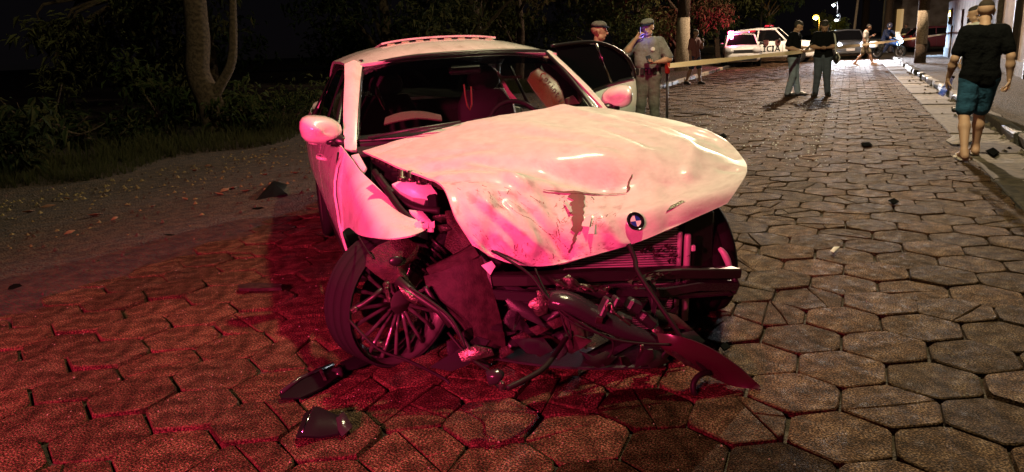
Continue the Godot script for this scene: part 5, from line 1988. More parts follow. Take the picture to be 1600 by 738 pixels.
	obj("damper", st, mats.black_trim, spring)
	# wheel-arch liner folded forward
	st = mb(true)
	var liner := [
		[Vector3(-0.63, 0.514, 0.46), Vector3(-0.558, 0.538, 0.5), Vector3(-0.472, 0.57, 0.53), Vector3(-0.388, 0.59, 0.54)],
		[Vector3(-0.625, 0.467, 0.5), Vector3(-0.543, 0.479, 0.54), Vector3(-0.451, 0.48, 0.57), Vector3(-0.362, 0.485, 0.57)],
		[Vector3(-0.593, 0.399, 0.54), Vector3(-0.525, 0.378, 0.58), Vector3(-0.438, 0.36, 0.6), Vector3(-0.342, 0.369, 0.6)],
		[Vector3(-0.543, 0.314, 0.57), Vector3(-0.488, 0.278, 0.61), Vector3(-0.415, 0.25, 0.63), Vector3(-0.325, 0.255, 0.62)],
		[Vector3(-0.498, 0.247, 0.6), Vector3(-0.469, 0.194, 0.63), Vector3(-0.414, 0.157, 0.65), Vector3(-0.329, 0.18, 0.64)]]
	sheet(st, spline_net(liner, 3, 3), 0.008)
	var ln := obj("arch_liner", st, mats.torn_plastic, o)
	st = mb(true)
	tube(st, curve([Vector3(-0.641, 0.489, 0.53), Vector3(-0.596, 0.401, 0.58), Vector3(-0.538, 0.319, 0.62), Vector3(-0.484, 0.212, 0.67), Vector3(-0.415, 0.143, 0.68)]), 0.012, 6)
	obj("liner_edge", st, mats.black_plastic, ln)
	st = mb(true)
	tube(st, curve([Vector3(-0.963, 0.351, 0.42), Vector3(-0.86, 0.231, 0.5), Vector3(-0.735, 0.17, 0.55), Vector3(-0.61, 0.094, 0.6), Vector3(-0.582, 0.067, 0.62)]), 0.007, 6)
	obj("brake_pipe", st, mats.cable, o)
	st = mb()
	box(st, Vector3(-0.847, 0.257, 0.52), Vector3(0.035, 0.026, 0.02), 0.004, Basis(Vector3(0, 0, 1), -0.4))
	obj("pipe_clip", st, mats.bare_metal, o)
	# bumper beam
	st = mb(true)
	square_bar(st, [Vector3(-0.356, 0.485, 0.53), Vector3(-0.204, 0.481, 0.57), Vector3(-0.032, 0.47, 0.59), Vector3(0.149, 0.454, 0.6), Vector3(0.34, 0.431, 0.6), Vector3(0.543, 0.404, 0.59), Vector3(0.733, 0.374, 0.56), Vector3(0.91, 0.342, 0.52)], 0.07, 0.05, 0.011)
	obj("bumper_beam", st, mats.dark_metal, o)
	st = mb(true)
	square_bar(st, [Vector3(-0.348, 0.425, 0.55), Vector3(-0.184, 0.414, 0.59), Vector3(0.019, 0.394, 0.61), Vector3(0.201, 0.377, 0.62), Vector3(0.433, 0.351, 0.61), Vector3(0.647, 0.327, 0.59), Vector3(0.898, 0.287, 0.53)], 0.06, 0.045, 0.012)
	obj("bumper_beam", st, mats.gloss_plastic, o)
	st = mb(true)
	tube(st, [Vector3(0.878, 0.33, 0.53), Vector3(0.905, 0.283, 0.53), Vector3(0.902, 0.241, 0.51), Vector3(0.862, 0.234, 0.51)], 0.016, 8)
	plate(st, [Vector3(0.444, 0.312, 0.59), Vector3(0.653, 0.291, 0.58), Vector3(0.849, 0.264, 0.55), Vector3(0.879, 0.234, 0.54), Vector3(0.772, 0.252, 0.56), Vector3(0.545, 0.278, 0.59)], 0.01, 0.0, 0.005)
	obj("beam_end", st, mats.gloss_plastic, o)
	# crumpled foil and bright scraps on the beam
	st = mb(true)
	var foil := []
	for i in 6:
		var row := []
		for j in 16:
			var f := j / 15.0
			var q := Vector3(-0.131, 0.503, 0.71).lerp(Vector3(0.149, 0.429, 0.72), f).lerp(Vector3(-0.098, 0.458, 0.72).lerp(Vector3(0.124, 0.407, 0.72), f), i / 5.0)
			row.append(q + Vector3(rng.randf_range(-0.004, 0.004), rng.randf_range(-0.008, 0.008) + (0.03 * exp(-pow((f - 0.3) / 0.12, 2.0)) if i < 2 else 0.0), rng.randf_range(-0.012, 0.014)))
		foil.append(row)
	sheet(st, foil, 0.002)
	obj("crumpled_foil", st, mats.bare_metal, o)
	st = mb(true)
	plate(st, [Vector3(-0.401, 0.565, 0.58), Vector3(-0.36, 0.585, 0.6), Vector3(-0.344, 0.56, 0.6), Vector3(-0.369, 0.524, 0.6)], 0.004, 0.004)
	obj("torn_panel", st, mats.white_paint, o)
	st = mb(true)
	plate(st, [Vector3(-0.202, 0.39, 0.62), Vector3(-0.155, 0.416, 0.64), Vector3(-0.123, 0.397, 0.65), Vector3(-0.134, 0.331, 0.65), Vector3(-0.188, 0.315, 0.64), Vector3(-0.221, 0.34, 0.62)], 0.02, 0.015, 0.014)
	plate(st, [Vector3(-0.184, 0.444, 0.66), Vector3(-0.118, 0.437, 0.67), Vector3(-0.131, 0.396, 0.67), Vector3(-0.177, 0.408, 0.67)], 0.01, 0.01, 0.008)
	obj("crumpled_metal", st, mats.bare_metal, o)
	# radiator and its end tanks
	var rad := Node3D.new()
	rad.name = "radiator"
	o.add_child(rad)
	st = mb()
	for i in 46:
		var f := i / 45.0
		var a := Vector3(0.033, 0.664, 0.44).lerp(Vector3(0.039, 0.147, 0.42), f)
		var b := Vector3(0.626, 0.619, 0.44).lerp(Vector3(0.595, 0.069, 0.42), f)
		box(st, (a + b) * 0.5, Vector3(a.distance_to(b), 0.005, 0.018), 0.0, Basis(Vector3(0, 0, 1), (b - a).angle_to(Vector3.RIGHT) * signf(b.y - a.y)))
	var fins := obj("cooling_fins", st, mats.fin_metal, rad)
	fins.set_meta("kind", "stuff")
	st = mb()
	plate(st, [Vector3(0.025, 0.664, 0.41), Vector3(0.651, 0.616, 0.41), Vector3(0.619, 0.04, 0.39), Vector3(0.037, 0.12, 0.39)], 0.02)
	obj("radiator_back", st, mats.black_trim, rad)
	for q in [[Vector3(0.668, 0.552, 0.46), Vector3(0.669, 0.105, 0.44), 0.017], [Vector3(0.632, 0.566, 0.45), Vector3(0.624, 0.108, 0.43), 0.012]]:
		st = mb(true)
		tube(st, [q[0], q[0].lerp(q[1], 0.02), q[1]], [q[2] * 0.8, q[2], q[2]], 12)
		obj("end_tank", st, mats.fin_metal, rad)
	# mud and leaves caught in the fins
	st = mb(true)
	for i in 26:
		var a := Vector3(0.508, 0.484, 0.47) + Vector3(rng.randfn(0, 0.05), rng.randfn(0, 0.02), rng.randf_range(0, 0.02))
		plate(st, [a, a + Vector3(rng.randf_range(0.01, 0.03), 0.008, 0), a + Vector3(0.012, rng.randf_range(-0.02, 0.02), 0.008)], 0.002)
	for i in 30:
		var a := Vector3(0.222, 0.46, 0.74).lerp(Vector3(0.357, 0.448, 0.72), rng.randf()) + Vector3(rng.randfn(0, 0.03), rng.randfn(0, 0.012), rng.randf_range(0, 0.02))
		plate(st, [a, a + Vector3(rng.randf_range(0.01, 0.04), 0.006, 0), a + Vector3(0.012, rng.randf_range(-0.015, 0.015), 0.012)], 0.002)
	obj("caught_debris", st, mats.torn_plastic, o)
	# far front tyre pushed out
	var tw := wheel(o, "front_wheel", Vector3(0.978, 0.295, 0.003), Vector3(0.98, 0.08, 0.12), 0.325, 0.24, 0.225, 10)
	tw.set_meta("label", "front tyre pushed out past the bonnet")
	st = mb(true)
	tube(st, curve([Vector3(0.87, 0.447, 0.42), Vector3(0.884, 0.423, 0.44), Vector3(0.907, 0.381, 0.44), Vector3(0.926, 0.342, 0.43)]), [0.009, 0.011, 0.013, 0.014, 0.015, 0.016, 0.017, 0.018, 0.018, 0.018, 0.018, 0.017, 0.017, 0.016, 0.016, 0.015], 8)
	obj("white_hose_end", st, mats.hatch_white, o)
	st = mb()
	box(st, Vector3(0.697, 0.478, 0.46), Vector3(0.022, 0.03, 0.02), 0.004)
	obj("white_clip", st, mats.hatch_white, o)
	st = mb()
	box(st, Vector3(0.82, 0.42, 0.28), Vector3(0.2, 0.4, 0.06), 0.02)
	obj("liner_remnant", st, mats.black_trim, o)
	# air duct hanging across the front
	st = mb(true)
	tube(st, curve([Vector3(-0.163, 0.435, 0.76), Vector3(-0.084, 0.416, 0.79), Vector3(0.008, 0.357, 0.81), Vector3(0.116, 0.29, 0.83), Vector3(0.242, 0.23, 0.85), Vector3(0.36, 0.179, 0.86)]), [0.055, 0.06, 0.066, 0.07, 0.072, 0.073, 0.074, 0.074, 0.073, 0.072, 0.071, 0.07, 0.068, 0.066, 0.064, 0.062, 0.06, 0.056, 0.052, 0.05, 0.046, 0.042, 0.038, 0.034, 0.03, 0.028], 14, true, true, 0.62)
	var duct := obj("air_duct", st, mats.gloss_plastic, o)
	st = mb()
	box(st, Vector3(0.042, 0.403, 0.86), Vector3(0.028, 0.085, 0.05), 0.006, Basis(Vector3(0, 0, 1), -0.5))
	box(st, Vector3(0.078, 0.412, 0.87), Vector3(0.02, 0.075, 0.05), 0.006, Basis(Vector3(0, 0, 1), -0.5))
	obj("duct_clamp", st, mats.black_plastic, duct)
	st = mb()
	box(st, Vector3(-0.004, 0.368, 0.91), Vector3(0.032, 0.03, 0.004), 0.002, Basis(Vector3(0, 0, 1), -0.3))
	obj("duct_sticker", st, mats.torn_plastic, duct)
	st = mb()
	box(st, Vector3(0.217, 0.356, 0.78), Vector3(0.075, 0.06, 0.06), 0.012, Basis(Vector3(0, 0, 1), -0.55))
	box(st, Vector3(0.268, 0.291, 0.8), Vector3(0.09, 0.05, 0.06), 0.012, Basis(Vector3(0, 0, 1), -0.75))
	box(st, Vector3(0.161, 0.319, 0.8), Vector3(0.06, 0.03, 0.07), 0.01, Basis(Vector3(0, 0, 1), -0.4))
	obj("sensor_box", st, mats.black_plastic, o)
	st = mb(true)
	tube(st, curve([Vector3(0.045, 0.395, 0.89), Vector3(0.04, 0.418, 0.89), Vector3(0.06, 0.421, 0.89), Vector3(0.069, 0.389, 0.9), Vector3(0.142, 0.322, 0.9)]), 0.007, 6)
	plate(st, [Vector3(0.255, 0.27, 0.87), Vector3(0.292, 0.282, 0.87), Vector3(0.311, 0.259, 0.88), Vector3(0.287, 0.24, 0.88)], 0.01, 0.01)
	obj("metal_clip", st, mats.bare_metal, o)
	st = mb(true)
	square_bar(st, [Vector3(0.334, 0.445, 0.72), Vector3(0.33, 0.35, 0.74), Vector3(0.322, 0.23, 0.78)], 0.035, 0.03, 0.004)
	obj("grille_strut", st, mats.black_plastic, o)
	# torn splitter lying out to the right
	st = mb(true)
	var split_ := [
		[Vector3(0.274, 0.259, 0.88), Vector3(0.357, 0.251, 0.95), Vector3(0.456, 0.205, 1), Vector3(0.569, 0.119, 1.03), Vector3(0.676, 0.017, 1.05)],
		[Vector3(0.271, 0.217, 0.92), Vector3(0.364, 0.182, 0.96), Vector3(0.477, 0.118, 0.98), Vector3(0.585, 0.052, 1.01), Vector3(0.672, 0.013, 1.06)],
		[Vector3(0.313, 0.167, 0.9), Vector3(0.402, 0.104, 0.93), Vector3(0.529, 0.019, 0.91), Vector3(0.586, 0.007, 1.01), Vector3(0.669, 0.009, 1.07)]]
	sheet(st, spline_net(split_, 4, 4), 0.008)
	obj("torn_splitter", st, mat("maroon_plastic", lin(0.045, 0.013, 0.022), 0.22), o)
	st = mb(true)
	plate(st, [Vector3(0.302, 0.227, 0.93), Vector3(0.351, 0.219, 0.93), Vector3(0.382, 0.171, 0.94), Vector3(0.433, 0.097, 0.94), Vector3(0.377, 0.119, 0.94), Vector3(0.321, 0.169, 0.94)], 0.004, 0.012)
	obj("shiny_flap", st, mats.bare_metal, o)
	# lower black remains between the wheel and the duct
	st = mb(true)
	for q in [[790, 480, 0.5, 0.16, 0.09], [820, 505, 0.54, 0.15, 0.07], [860, 520, 0.56, 0.2, 0.06], [800, 530, 0.58, 0.13, 0.05]]:
		pass
	for q in [[Vector3(-0.251, 0.316, 0.46), Vector3(0.16, 0.1, 0.12)], [Vector3(-0.161, 0.207, 0.5), Vector3(0.2, 0.06, 0.12)], [Vector3(0.027, 0.162, 0.5), Vector3(0.22, 0.05, 0.14)], [Vector3(-0.273, 0.186, 0.56), Vector3(0.12, 0.05, 0.1)], [Vector3(0.194, 0.067, 0.56), Vector3(0.3, 0.04, 0.12)]]:
		box(st, q[0], q[1], 0.02, Basis(Vector3(0, 0, 1), rng.randf_range(-0.4, 0.3)) * Basis(Vector3(0, 1, 0), rng.randf_range(-0.4, 0.4)))
	obj("front_subframe", st, mats.black_plastic, o)
	st = mb(true)
	plate(st, [Vector3(-0.548, 0.227, 0.68), Vector3(-0.479, 0.258, 0.7), Vector3(-0.413, 0.237, 0.72), Vector3(-0.403, 0.207, 0.72), Vector3(-0.479, 0.202, 0.72), Vector3(-0.538, 0.193, 0.7)], 0.03, 0.015, 0.004)
	obj("bent_bracket", st, mats.bare_metal, o)
	var spots := [Vector3(-0.323, 0.389, 0.56), Vector3(-0.235, 0.344, 0.6), Vector3(-0.14, 0.277, 0.62), Vector3(-0.283, 0.262, 0.6), Vector3(-0.18, 0.2, 0.64), Vector3(-0.038, 0.169, 0.66), Vector3(0.083, 0.134, 0.7), Vector3(0.23, 0.098, 0.72), Vector3(0.364, 0.052, 0.74), Vector3(-0.396, 0.325, 0.6), Vector3(-0.378, 0.226, 0.62), Vector3(0.012, 0.268, 0.62), Vector3(0.21, 0.324, 0.6), Vector3(0.362, 0.308, 0.62), Vector3(0.456, 0.214, 0.66), Vector3(-0.076, 0.387, 0.62), Vector3(-0.494, 0.215, 0.62), Vector3(-0.21, 0.423, 0.58), Vector3(0.558, 0.102, 0.66), Vector3(-0.572, 0.168, 0.58)]
	for q in spots:
		for k in 2:
			st = mb(true)
			var dir := Vector3(rng.randf_range(-1, 1), rng.randf_range(-0.7, 0.4), rng.randf_range(-0.3, 0.5)).normalized()
			var side := dir.cross(Vector3(0.2, 0.3, 1)).normalized()
			var l := rng.randf_range(0.05, 0.13)
			var wd := rng.randf_range(0.015, 0.05)
			var a: Vector3 = q + Vector3(rng.randf_range(-0.05, 0.05), rng.randf_range(-0.03, 0.03), rng.randf_range(-0.03, 0.05))
			a.y = maxf(a.y, 0.06)
			plate(st, [a - dir * l, a - dir * l * 0.4 + side * wd, a + dir * l * 0.3 + side * wd * 0.6, a + dir * l, a + dir * l * 0.2 - side * wd, a - dir * l * 0.5 - side * wd * 0.8], 0.008, rng.randf_range(0.0, 0.02), 0.006)
			obj("plastic_scrap", st, [mats.black_plastic, mats.gloss_plastic, mats.torn_plastic, mats.dark_metal][rng.randi() % 4], o)
	st = mb(true)
	sheet(st, spline_net([[Vector3(-0.352, 0.193, 0.42), Vector3(-0.051, 0.108, 0.45), Vector3(0.278, 0.02, 0.45), Vector3(0.605, 0.02, 0.44)], [Vector3(-0.407, 0.178, 0.56), Vector3(-0.108, 0.096, 0.6), Vector3(0.198, 0.051, 0.62), Vector3(0.483, 0.028, 0.62)], [Vector3(-0.382, 0.152, 0.62), Vector3(-0.123, 0.094, 0.68), Vector3(0.135, 0.056, 0.72), Vector3(0.419, 0.007, 0.7)]], 4, 3), 0.01)
	obj("undertray", st, mats.black_plastic, o)
	st = mb(true)
	for k in 5:
		var a := Vector3(-0.391, 0.213, 0.66).lerp(Vector3(-0.049, 0.278, 0.62), k / 4.0) + Vector3(0, rng.randf_range(-0.02, 0.03), 0)
		plate(st, [a, a + Vector3(0.06, 0.02, 0.01), a + Vector3(0.09, -0.01, 0.02), a + Vector3(0.03, -0.03, 0.02)], 0.01, 0.008, 0.006)
	obj("metal_scrap", st, mats.rusty_metal, o)
	# cables and hoses
	for q in [
		[[Vector3(-0.363, 0.636, 0.62), Vector3(-0.3, 0.598, 0.7), Vector3(-0.232, 0.539, 0.74), Vector3(-0.178, 0.449, 0.8), Vector3(-0.099, 0.376, 0.86), Vector3(0.03, 0.291, 0.92), Vector3(0.165, 0.25, 0.94), Vector3(0.294, 0.227, 0.95)], 0.006],
		[[Vector3(-0.186, 0.544, 0.66), Vector3(-0.177, 0.476, 0.74), Vector3(-0.147, 0.404, 0.82), Vector3(-0.08, 0.344, 0.88), Vector3(0.04, 0.285, 0.91), Vector3(0.057, 0.234, 0.91), Vector3(0.038, 0.191, 0.9)], 0.005],
		[[Vector3(0.253, 0.599, 0.66), Vector3(0.264, 0.54, 0.7), Vector3(0.256, 0.496, 0.74), Vector3(0.288, 0.405, 0.82), Vector3(0.342, 0.29, 0.9), Vector3(0.401, 0.171, 0.95), Vector3(0.484, 0.07, 0.94)], 0.011],
		[[Vector3(-0.052, 0.247, 0.7), Vector3(-0.158, 0.221, 0.82), Vector3(-0.269, 0.217, 0.95), Vector3(-0.381, 0.215, 1.02), Vector3(-0.447, 0.207, 1.04)], 0.012],
		[[Vector3(0.49, 0.067, 0.95), Vector3(0.434, 0.074, 0.97), Vector3(0.398, 0.049, 0.98), Vector3(0.392, 0.013, 0.99), Vector3(0.408, -0.013, 0.99)], 0.013],
		[[Vector3(-0.129, 0.38, 0.8), Vector3(-0.124, 0.323, 0.84), Vector3(-0.106, 0.281, 0.85)], 0.005],
		[[Vector3(-0.106, 0.391, 0.8), Vector3(-0.106, 0.334, 0.84), Vector3(-0.103, 0.286, 0.85)], 0.005],
		[[Vector3(-0.711, 0.502, 0.56), Vector3(-0.646, 0.454, 0.6), Vector3(-0.561, 0.371, 0.66), Vector3(-0.523, 0.258, 0.72)], 0.007],
		[[Vector3(-0.569, 0.293, 0.6), Vector3(-0.501, 0.204, 0.7), Vector3(-0.448, 0.185, 0.85), Vector3(-0.465, 0.184, 0.95), Vector3(-0.441, 0.185, 1)], 0.006],
		[[Vector3(-0.858, 0.636, 0.1), Vector3(-0.854, 0.636, 0.35), Vector3(-0.833, 0.602, 0.4)], 0.004]]:
		st = mb(true)
		tube(st, curve(q[0]), q[1], 7)
		obj("cable", st, mats.cable, o)
	st = mb(true)
	tube(st, [Vector3(-0.505, 0.231, 0.98), Vector3(-0.466, 0.239, 0.99), Vector3(-0.456, 0.232, 0.99)], [0.03, 0.03, 0.026], 10)
	obj("hose_coupling", st, mats.gloss_plastic, o)
	st = mb()
	box(st, Vector3(-0.464, 0.216, 1.03), Vector3(0.02, 0.035, 0.02), 0.004)
	box(st, Vector3(0.164, 0.238, 0.96), Vector3(0.018, 0.03, 0.008), 0.003)
	obj("cable_clip", st, mats.bare_metal, o)

# ---------- people
# joints for someone 1.75 m tall who faces +z; x is their own left
func stand() -> Dictionary:
	return {
		"head": Vector3(0, 1.625, 0.02), "neck": Vector3(0, 1.47, -0.005), "chest": Vector3(0, 1.27, 0), "waist": Vector3(0, 1.06, 0.005), "pelvis": Vector3(0, 0.93, 0),
		"shoulder_l": Vector3(0.185, 1.415, -0.01), "elbow_l": Vector3(0.235, 1.13, -0.03), "wrist_l": Vector3(0.25, 0.88, 0.04),
		"shoulder_r": Vector3(-0.185, 1.415, -0.01), "elbow_r": Vector3(-0.235, 1.13, -0.03), "wrist_r": Vector3(-0.25, 0.88, 0.04),
		"hip_l": Vector3(0.09, 0.9, 0), "knee_l": Vector3(0.1, 0.49, 0.02), "ankle_l": Vector3(0.105, 0.085, -0.02), "toe_l": Vector3(0.13, 0.03, 0.14),
		"hip_r": Vector3(-0.09, 0.9, 0), "knee_r": Vector3(-0.1, 0.49, 0.02), "ankle_r": Vector3(-0.105, 0.085, -0.02), "toe_r": Vector3(-0.13, 0.03, 0.14),
		"look": Basis.IDENTITY, "palm_l": Vector3(-1, 0, 0), "palm_r": Vector3(1, 0, 0), "curl_l": 0.45, "curl_r": 0.45, "build": 1.0}


func hand_bones(wrist: Vector3, elbow: Vector3, palm: Vector3, curl: float, thumb: float, k: float) -> Array:
	var y := (wrist - elbow).normalized()
	var z := (palm - y * palm.dot(y)).normalized()
	var x := y.cross(z) * thumb
	var b := Basis(x, y, z)
	var at := func(v: Vector3) -> Vector3: return wrist + b * (v * k)
	var out := []
	out.append([at.call(Vector3(-0.018, 0.0, 0)), at.call(Vector3(-0.024, 0.085, 0.004)), 0.017 * k, 0.014 * k])
	out.append([at.call(Vector3(0.016, 0.0, 0)), at.call(Vector3(0.024, 0.085, 0.004)), 0.019 * k, 0.014 * k])
	var lens := [0.062, 0.078, 0.084, 0.074]
	for i in 4:
		var p := Vector3(-0.032 + 0.021 * i, 0.092, 0.004)
		var c := curl * (1.15 - 0.1 * i)
		var q: Vector3 = p + Vector3(0.002 * (i - 1.5), cos(c), sin(c)) * lens[i] * 0.52
		var r: Vector3 = q + Vector3(0, cos(c * 2.1), sin(c * 2.1)) * lens[i] * 0.48
		out.append([at.call(p), at.call(q), 0.0092 * k, 0.0085 * k])
		out.append([at.call(q), at.call(r), 0.0085 * k, 0.0068 * k])
	var t0 := Vector3(0.03, 0.025, 0.006)
	var t1 := Vector3(0.056, 0.06, 0.02 + 0.02 * curl)
	var t2 := Vector3(0.056 - 0.02 * curl, 0.092, 0.03 + 0.035 * curl)
	out.append([at.call(t0), at.call(t1), 0.013 * k, 0.0105 * k])
	out.append([at.call(t1), at.call(t2), 0.0105 * k, 0.008 * k])
	return out


func person(label: String, at: Vector3, turn: float, tall: float, j: Dictionary, look: Dictionary, group := "") -> Node3D:
	var o := thing("person", label, "person", at, turn, group)
	var k := tall / 1.75
	for key in j:
		if j[key] is Vector3 and not key.begins_with("palm"):
			j[key] = j[key] * k
	var cell: float = look.get("cell", 0.014)
	var fat: float = j.build * k
	var side: Vector3 = (j.shoulder_l - j.shoulder_r).normalized()
	var hips: Vector3 = (j.hip_l - j.hip_r).normalized()
	var torso := [
		[j.chest + side * 0.085 * k + Vector3(0, 0.08, 0) * k, j.waist + hips * 0.06 * k, 0.105 * fat, 0.1 * fat],
		[j.chest - side * 0.085 * k + Vector3(0, 0.08, 0) * k, j.waist - hips * 0.06 * k, 0.105 * fat, 0.1 * fat],
		[j.waist + hips * 0.055 * k, j.pelvis + hips * 0.085 * k, 0.1 * fat, 0.105 * fat],
		[j.waist - hips * 0.055 * k, j.pelvis - hips * 0.085 * k, 0.1 * fat, 0.105 * fat],
		[j.neck - Vector3(0, 0.05, 0) * k, j.shoulder_l - side * 0.03 * k, 0.06 * k, 0.062 * k],
		[j.neck - Vector3(0, 0.05, 0) * k, j.shoulder_r + side * 0.03 * k, 0.06 * k, 0.062 * k]]
	var arms := []
	for s in ["l", "r"]:
		arms.append([j["shoulder_" + s], j["elbow_" + s], 0.054 * fat, 0.04 * fat])
		arms.append([j["elbow_" + s], j["elbow_" + s].lerp(j["wrist_" + s], 0.35), 0.039 * fat, 0.042 * fat])
		arms.append([j["elbow_" + s].lerp(j["wrist_" + s], 0.35), j["wrist_" + s], 0.042 * fat, 0.027 * k])
	var legs := []
	var feet := []
	for s in ["l", "r"]:
		legs.append([j["hip_" + s], j["knee_" + s], 0.09 * fat, 0.056 * fat])
		legs.append([j["knee_" + s], j["knee_" + s].lerp(j["ankle_" + s], 0.32) - Vector3(0, 0, 0.015), 0.053 * fat, 0.058 * fat])
		legs.append([j["knee_" + s].lerp(j["ankle_" + s], 0.32) - Vector3(0, 0, 0.015), j["ankle_" + s], 0.058 * fat, 0.036 * k])
		var d: Vector3 = (j["toe_" + s] - j["ankle_" + s])
		var heel: Vector3 = j["ankle_" + s] - Vector3(d.x, 0, d.z).normalized() * 0.035 * k
		heel.y -= 0.045 * k
		feet.append([j["ankle_" + s], heel, 0.036 * k, 0.036 * k])
		feet.append([heel, j["toe_" + s], 0.034 * k, 0.026 * k])
		feet.append([j["ankle_" + s], j["toe_" + s], 0.034 * k, 0.024 * k])
	var body := torso + arms + legs + feet + [[j.neck - Vector3(0, 0.03, 0) * k, j.head + j.look * Vector3(0, -0.07, -0.015) * k, 0.058 * k, 0.053 * k]]
	# head
	var h := func(v: Vector3) -> Vector3: return j.head + j.look * (v * k)
	var skull := [
		[h.call(Vector3(0, 0.035, -0.025)), h.call(Vector3(0, 0.03, 0.02)), 0.083 * k, 0.078 * k],
		[h.call(Vector3(0, -0.02, 0.035)), h.call(Vector3(0, -0.085, 0.045)), 0.06 * k, 0.036 * k],
		[h.call(Vector3(-0.03, -0.07, 0.02)), h.call(Vector3(0.03, -0.07, 0.02)), 0.042 * k, 0.042 * k],
		[h.call(Vector3(0, 0.008, 0.094)), h.call(Vector3(0, -0.03, 0.11)), 0.009 * k, 0.014 * k],
		[h.call(Vector3(-0.035, 0.026, 0.083)), h.call(Vector3(0.035, 0.026, 0.083)), 0.012 * k, 0.012 * k],
		[h.call(Vector3(-0.02, -0.058, 0.083)), h.call(Vector3(0.02, -0.058, 0.083)), 0.01 * k, 0.01 * k],
		[h.call(Vector3(-0.082, 0.012, -0.005)), h.call(Vector3(-0.079, -0.03, 0.0)), 0.017 * k, 0.011 * k],
		[h.call(Vector3(0.082, 0.012, -0.005)), h.call(Vector3(0.079, -0.03, 0.0)), 0.017 * k, 0.011 * k],
		[h.call(Vector3(0, -0.08, -0.01)), j.neck, 0.054 * k, 0.056 * k]]
	var meshes := [flesh(body, cell, 0.035), flesh(skull, minf(cell * 0.55, 0.0085), 0.016)]
	for s in ["l", "r"]:
		meshes.append(flesh(hand_bones(j["wrist_" + s], j["elbow_" + s], j["palm_" + s], j["curl_" + s], 1.0 if s == "l" else -1.0, k), minf(cell * 0.4, 0.0062), 0.005))
	obj("body", joined(meshes), look.skin, o)
	# eyes and mouth
	for s in [-1.0, 1.0]:
		var st := mb(true)
		ball(st, h.call(Vector3(0.031 * s, 0.008, 0.083)), Vector3(0.011, 0.007, 0.008) * k, 5, j.look)
		obj("eye", st, mats.eye, o)
	var lip := mb(true)
	ball(lip, h.call(Vector3(0, -0.058, 0.092)), Vector3(0.022, 0.006, 0.006) * k, 5, j.look)
	obj("mouth", lip, mats.lips, o)
	# hair
	if look.get("hair"):
		var hr := [[h.call(Vector3(0, 0.05, -0.03)), h.call(Vector3(0, 0.052, 0.022)), 0.0835 * k, 0.072 * k], [h.call(Vector3(-0.03, 0.012, -0.045)), h.call(Vector3(0.03, 0.012, -0.045)), 0.06 * k, 0.06 * k]]
		if look.get("fade"):
			hr = [[h.call(Vector3(0, 0.056, -0.026)), h.call(Vector3(0, 0.058, 0.028)), 0.0805 * k, 0.073 * k]]
		obj("hair", flesh(hr, minf(cell * 0.6, 0.009), 0.02), look.hair, o)
	# clothes
	if look.get("top"):
		var pad: float = look.get("pad", 0.014)
		var hem: float = look.get("hem", 0.0)
		var sh := []
		for b in torso:
			sh.append([b[0], b[1], b[2] + pad, b[3] + pad])
		if hem > 0.0:
			var dn := Vector3(0, -hem, 0)
			sh.append([j.pelvis + hips * 0.075 * k, j.pelvis + hips * 0.08 * k + dn, 0.108 * fat + pad, 0.1 * fat + pad])
			sh.append([j.pelvis - hips * 0.075 * k, j.pelvis - hips * 0.08 * k + dn, 0.108 * fat + pad, 0.1 * fat + pad])
		var sl: float = look.get("sleeve", 0.6)
		for s in ["l", "r"]:
			var e: Vector3 = j["shoulder_" + s].lerp(j["elbow_" + s], minf(sl, 1.0))
			sh.append([j["shoulder_" + s], e, 0.062 * fat + pad * 0.5, 0.06 * fat + pad * 0.6])
			if sl > 1.0:
				sh.append([e, j["elbow_" + s].lerp(j["wrist_" + s], sl - 1.0), 0.056 * fat, 0.046 * fat])
		obj(look.get("top_name", "shirt"), flesh(sh, cell, 0.03), look.top, o)
	if look.get("legs"):
		var tr := [[j.pelvis + hips * 0.07 * k, j.hip_l, 0.11 * fat, 0.112 * fat], [j.pelvis - hips * 0.07 * k, j.hip_r, 0.11 * fat, 0.112 * fat], [j.pelvis + hips * 0.06 * k + Vector3(0, 0.03, 0) * k, j.pelvis - hips * 0.06 * k + Vector3(0, 0.03, 0) * k, 0.106 * fat, 0.106 * fat]]
		for s in ["l", "r"]:
			if look.get("shorts"):
				tr.append([j["hip_" + s], j["hip_" + s].lerp(j["knee_" + s], look.shorts), 0.112 * fat, 0.098 * fat])
			else:
				tr.append([j["hip_" + s], j["knee_" + s], 0.108 * fat, 0.076 * fat])
				tr.append([j["knee_" + s], j["ankle_" + s] + Vector3(0, 0.0, 0), 0.076 * fat, 0.07 * k])
		obj("shorts" if look.get("shorts") else "trousers", flesh(tr, cell, 0.03), look.legs, o)
	if look.get("shoes"):
		for i in 2:
			var sh := []
			for b in feet.slice(i * 3, i * 3 + 3):
				sh.append([b[0], b[1], b[2] + 0.009, b[3] + 0.012])
			obj("shoe", flesh(sh, cell * 0.7, 0.02), look.shoes, o)
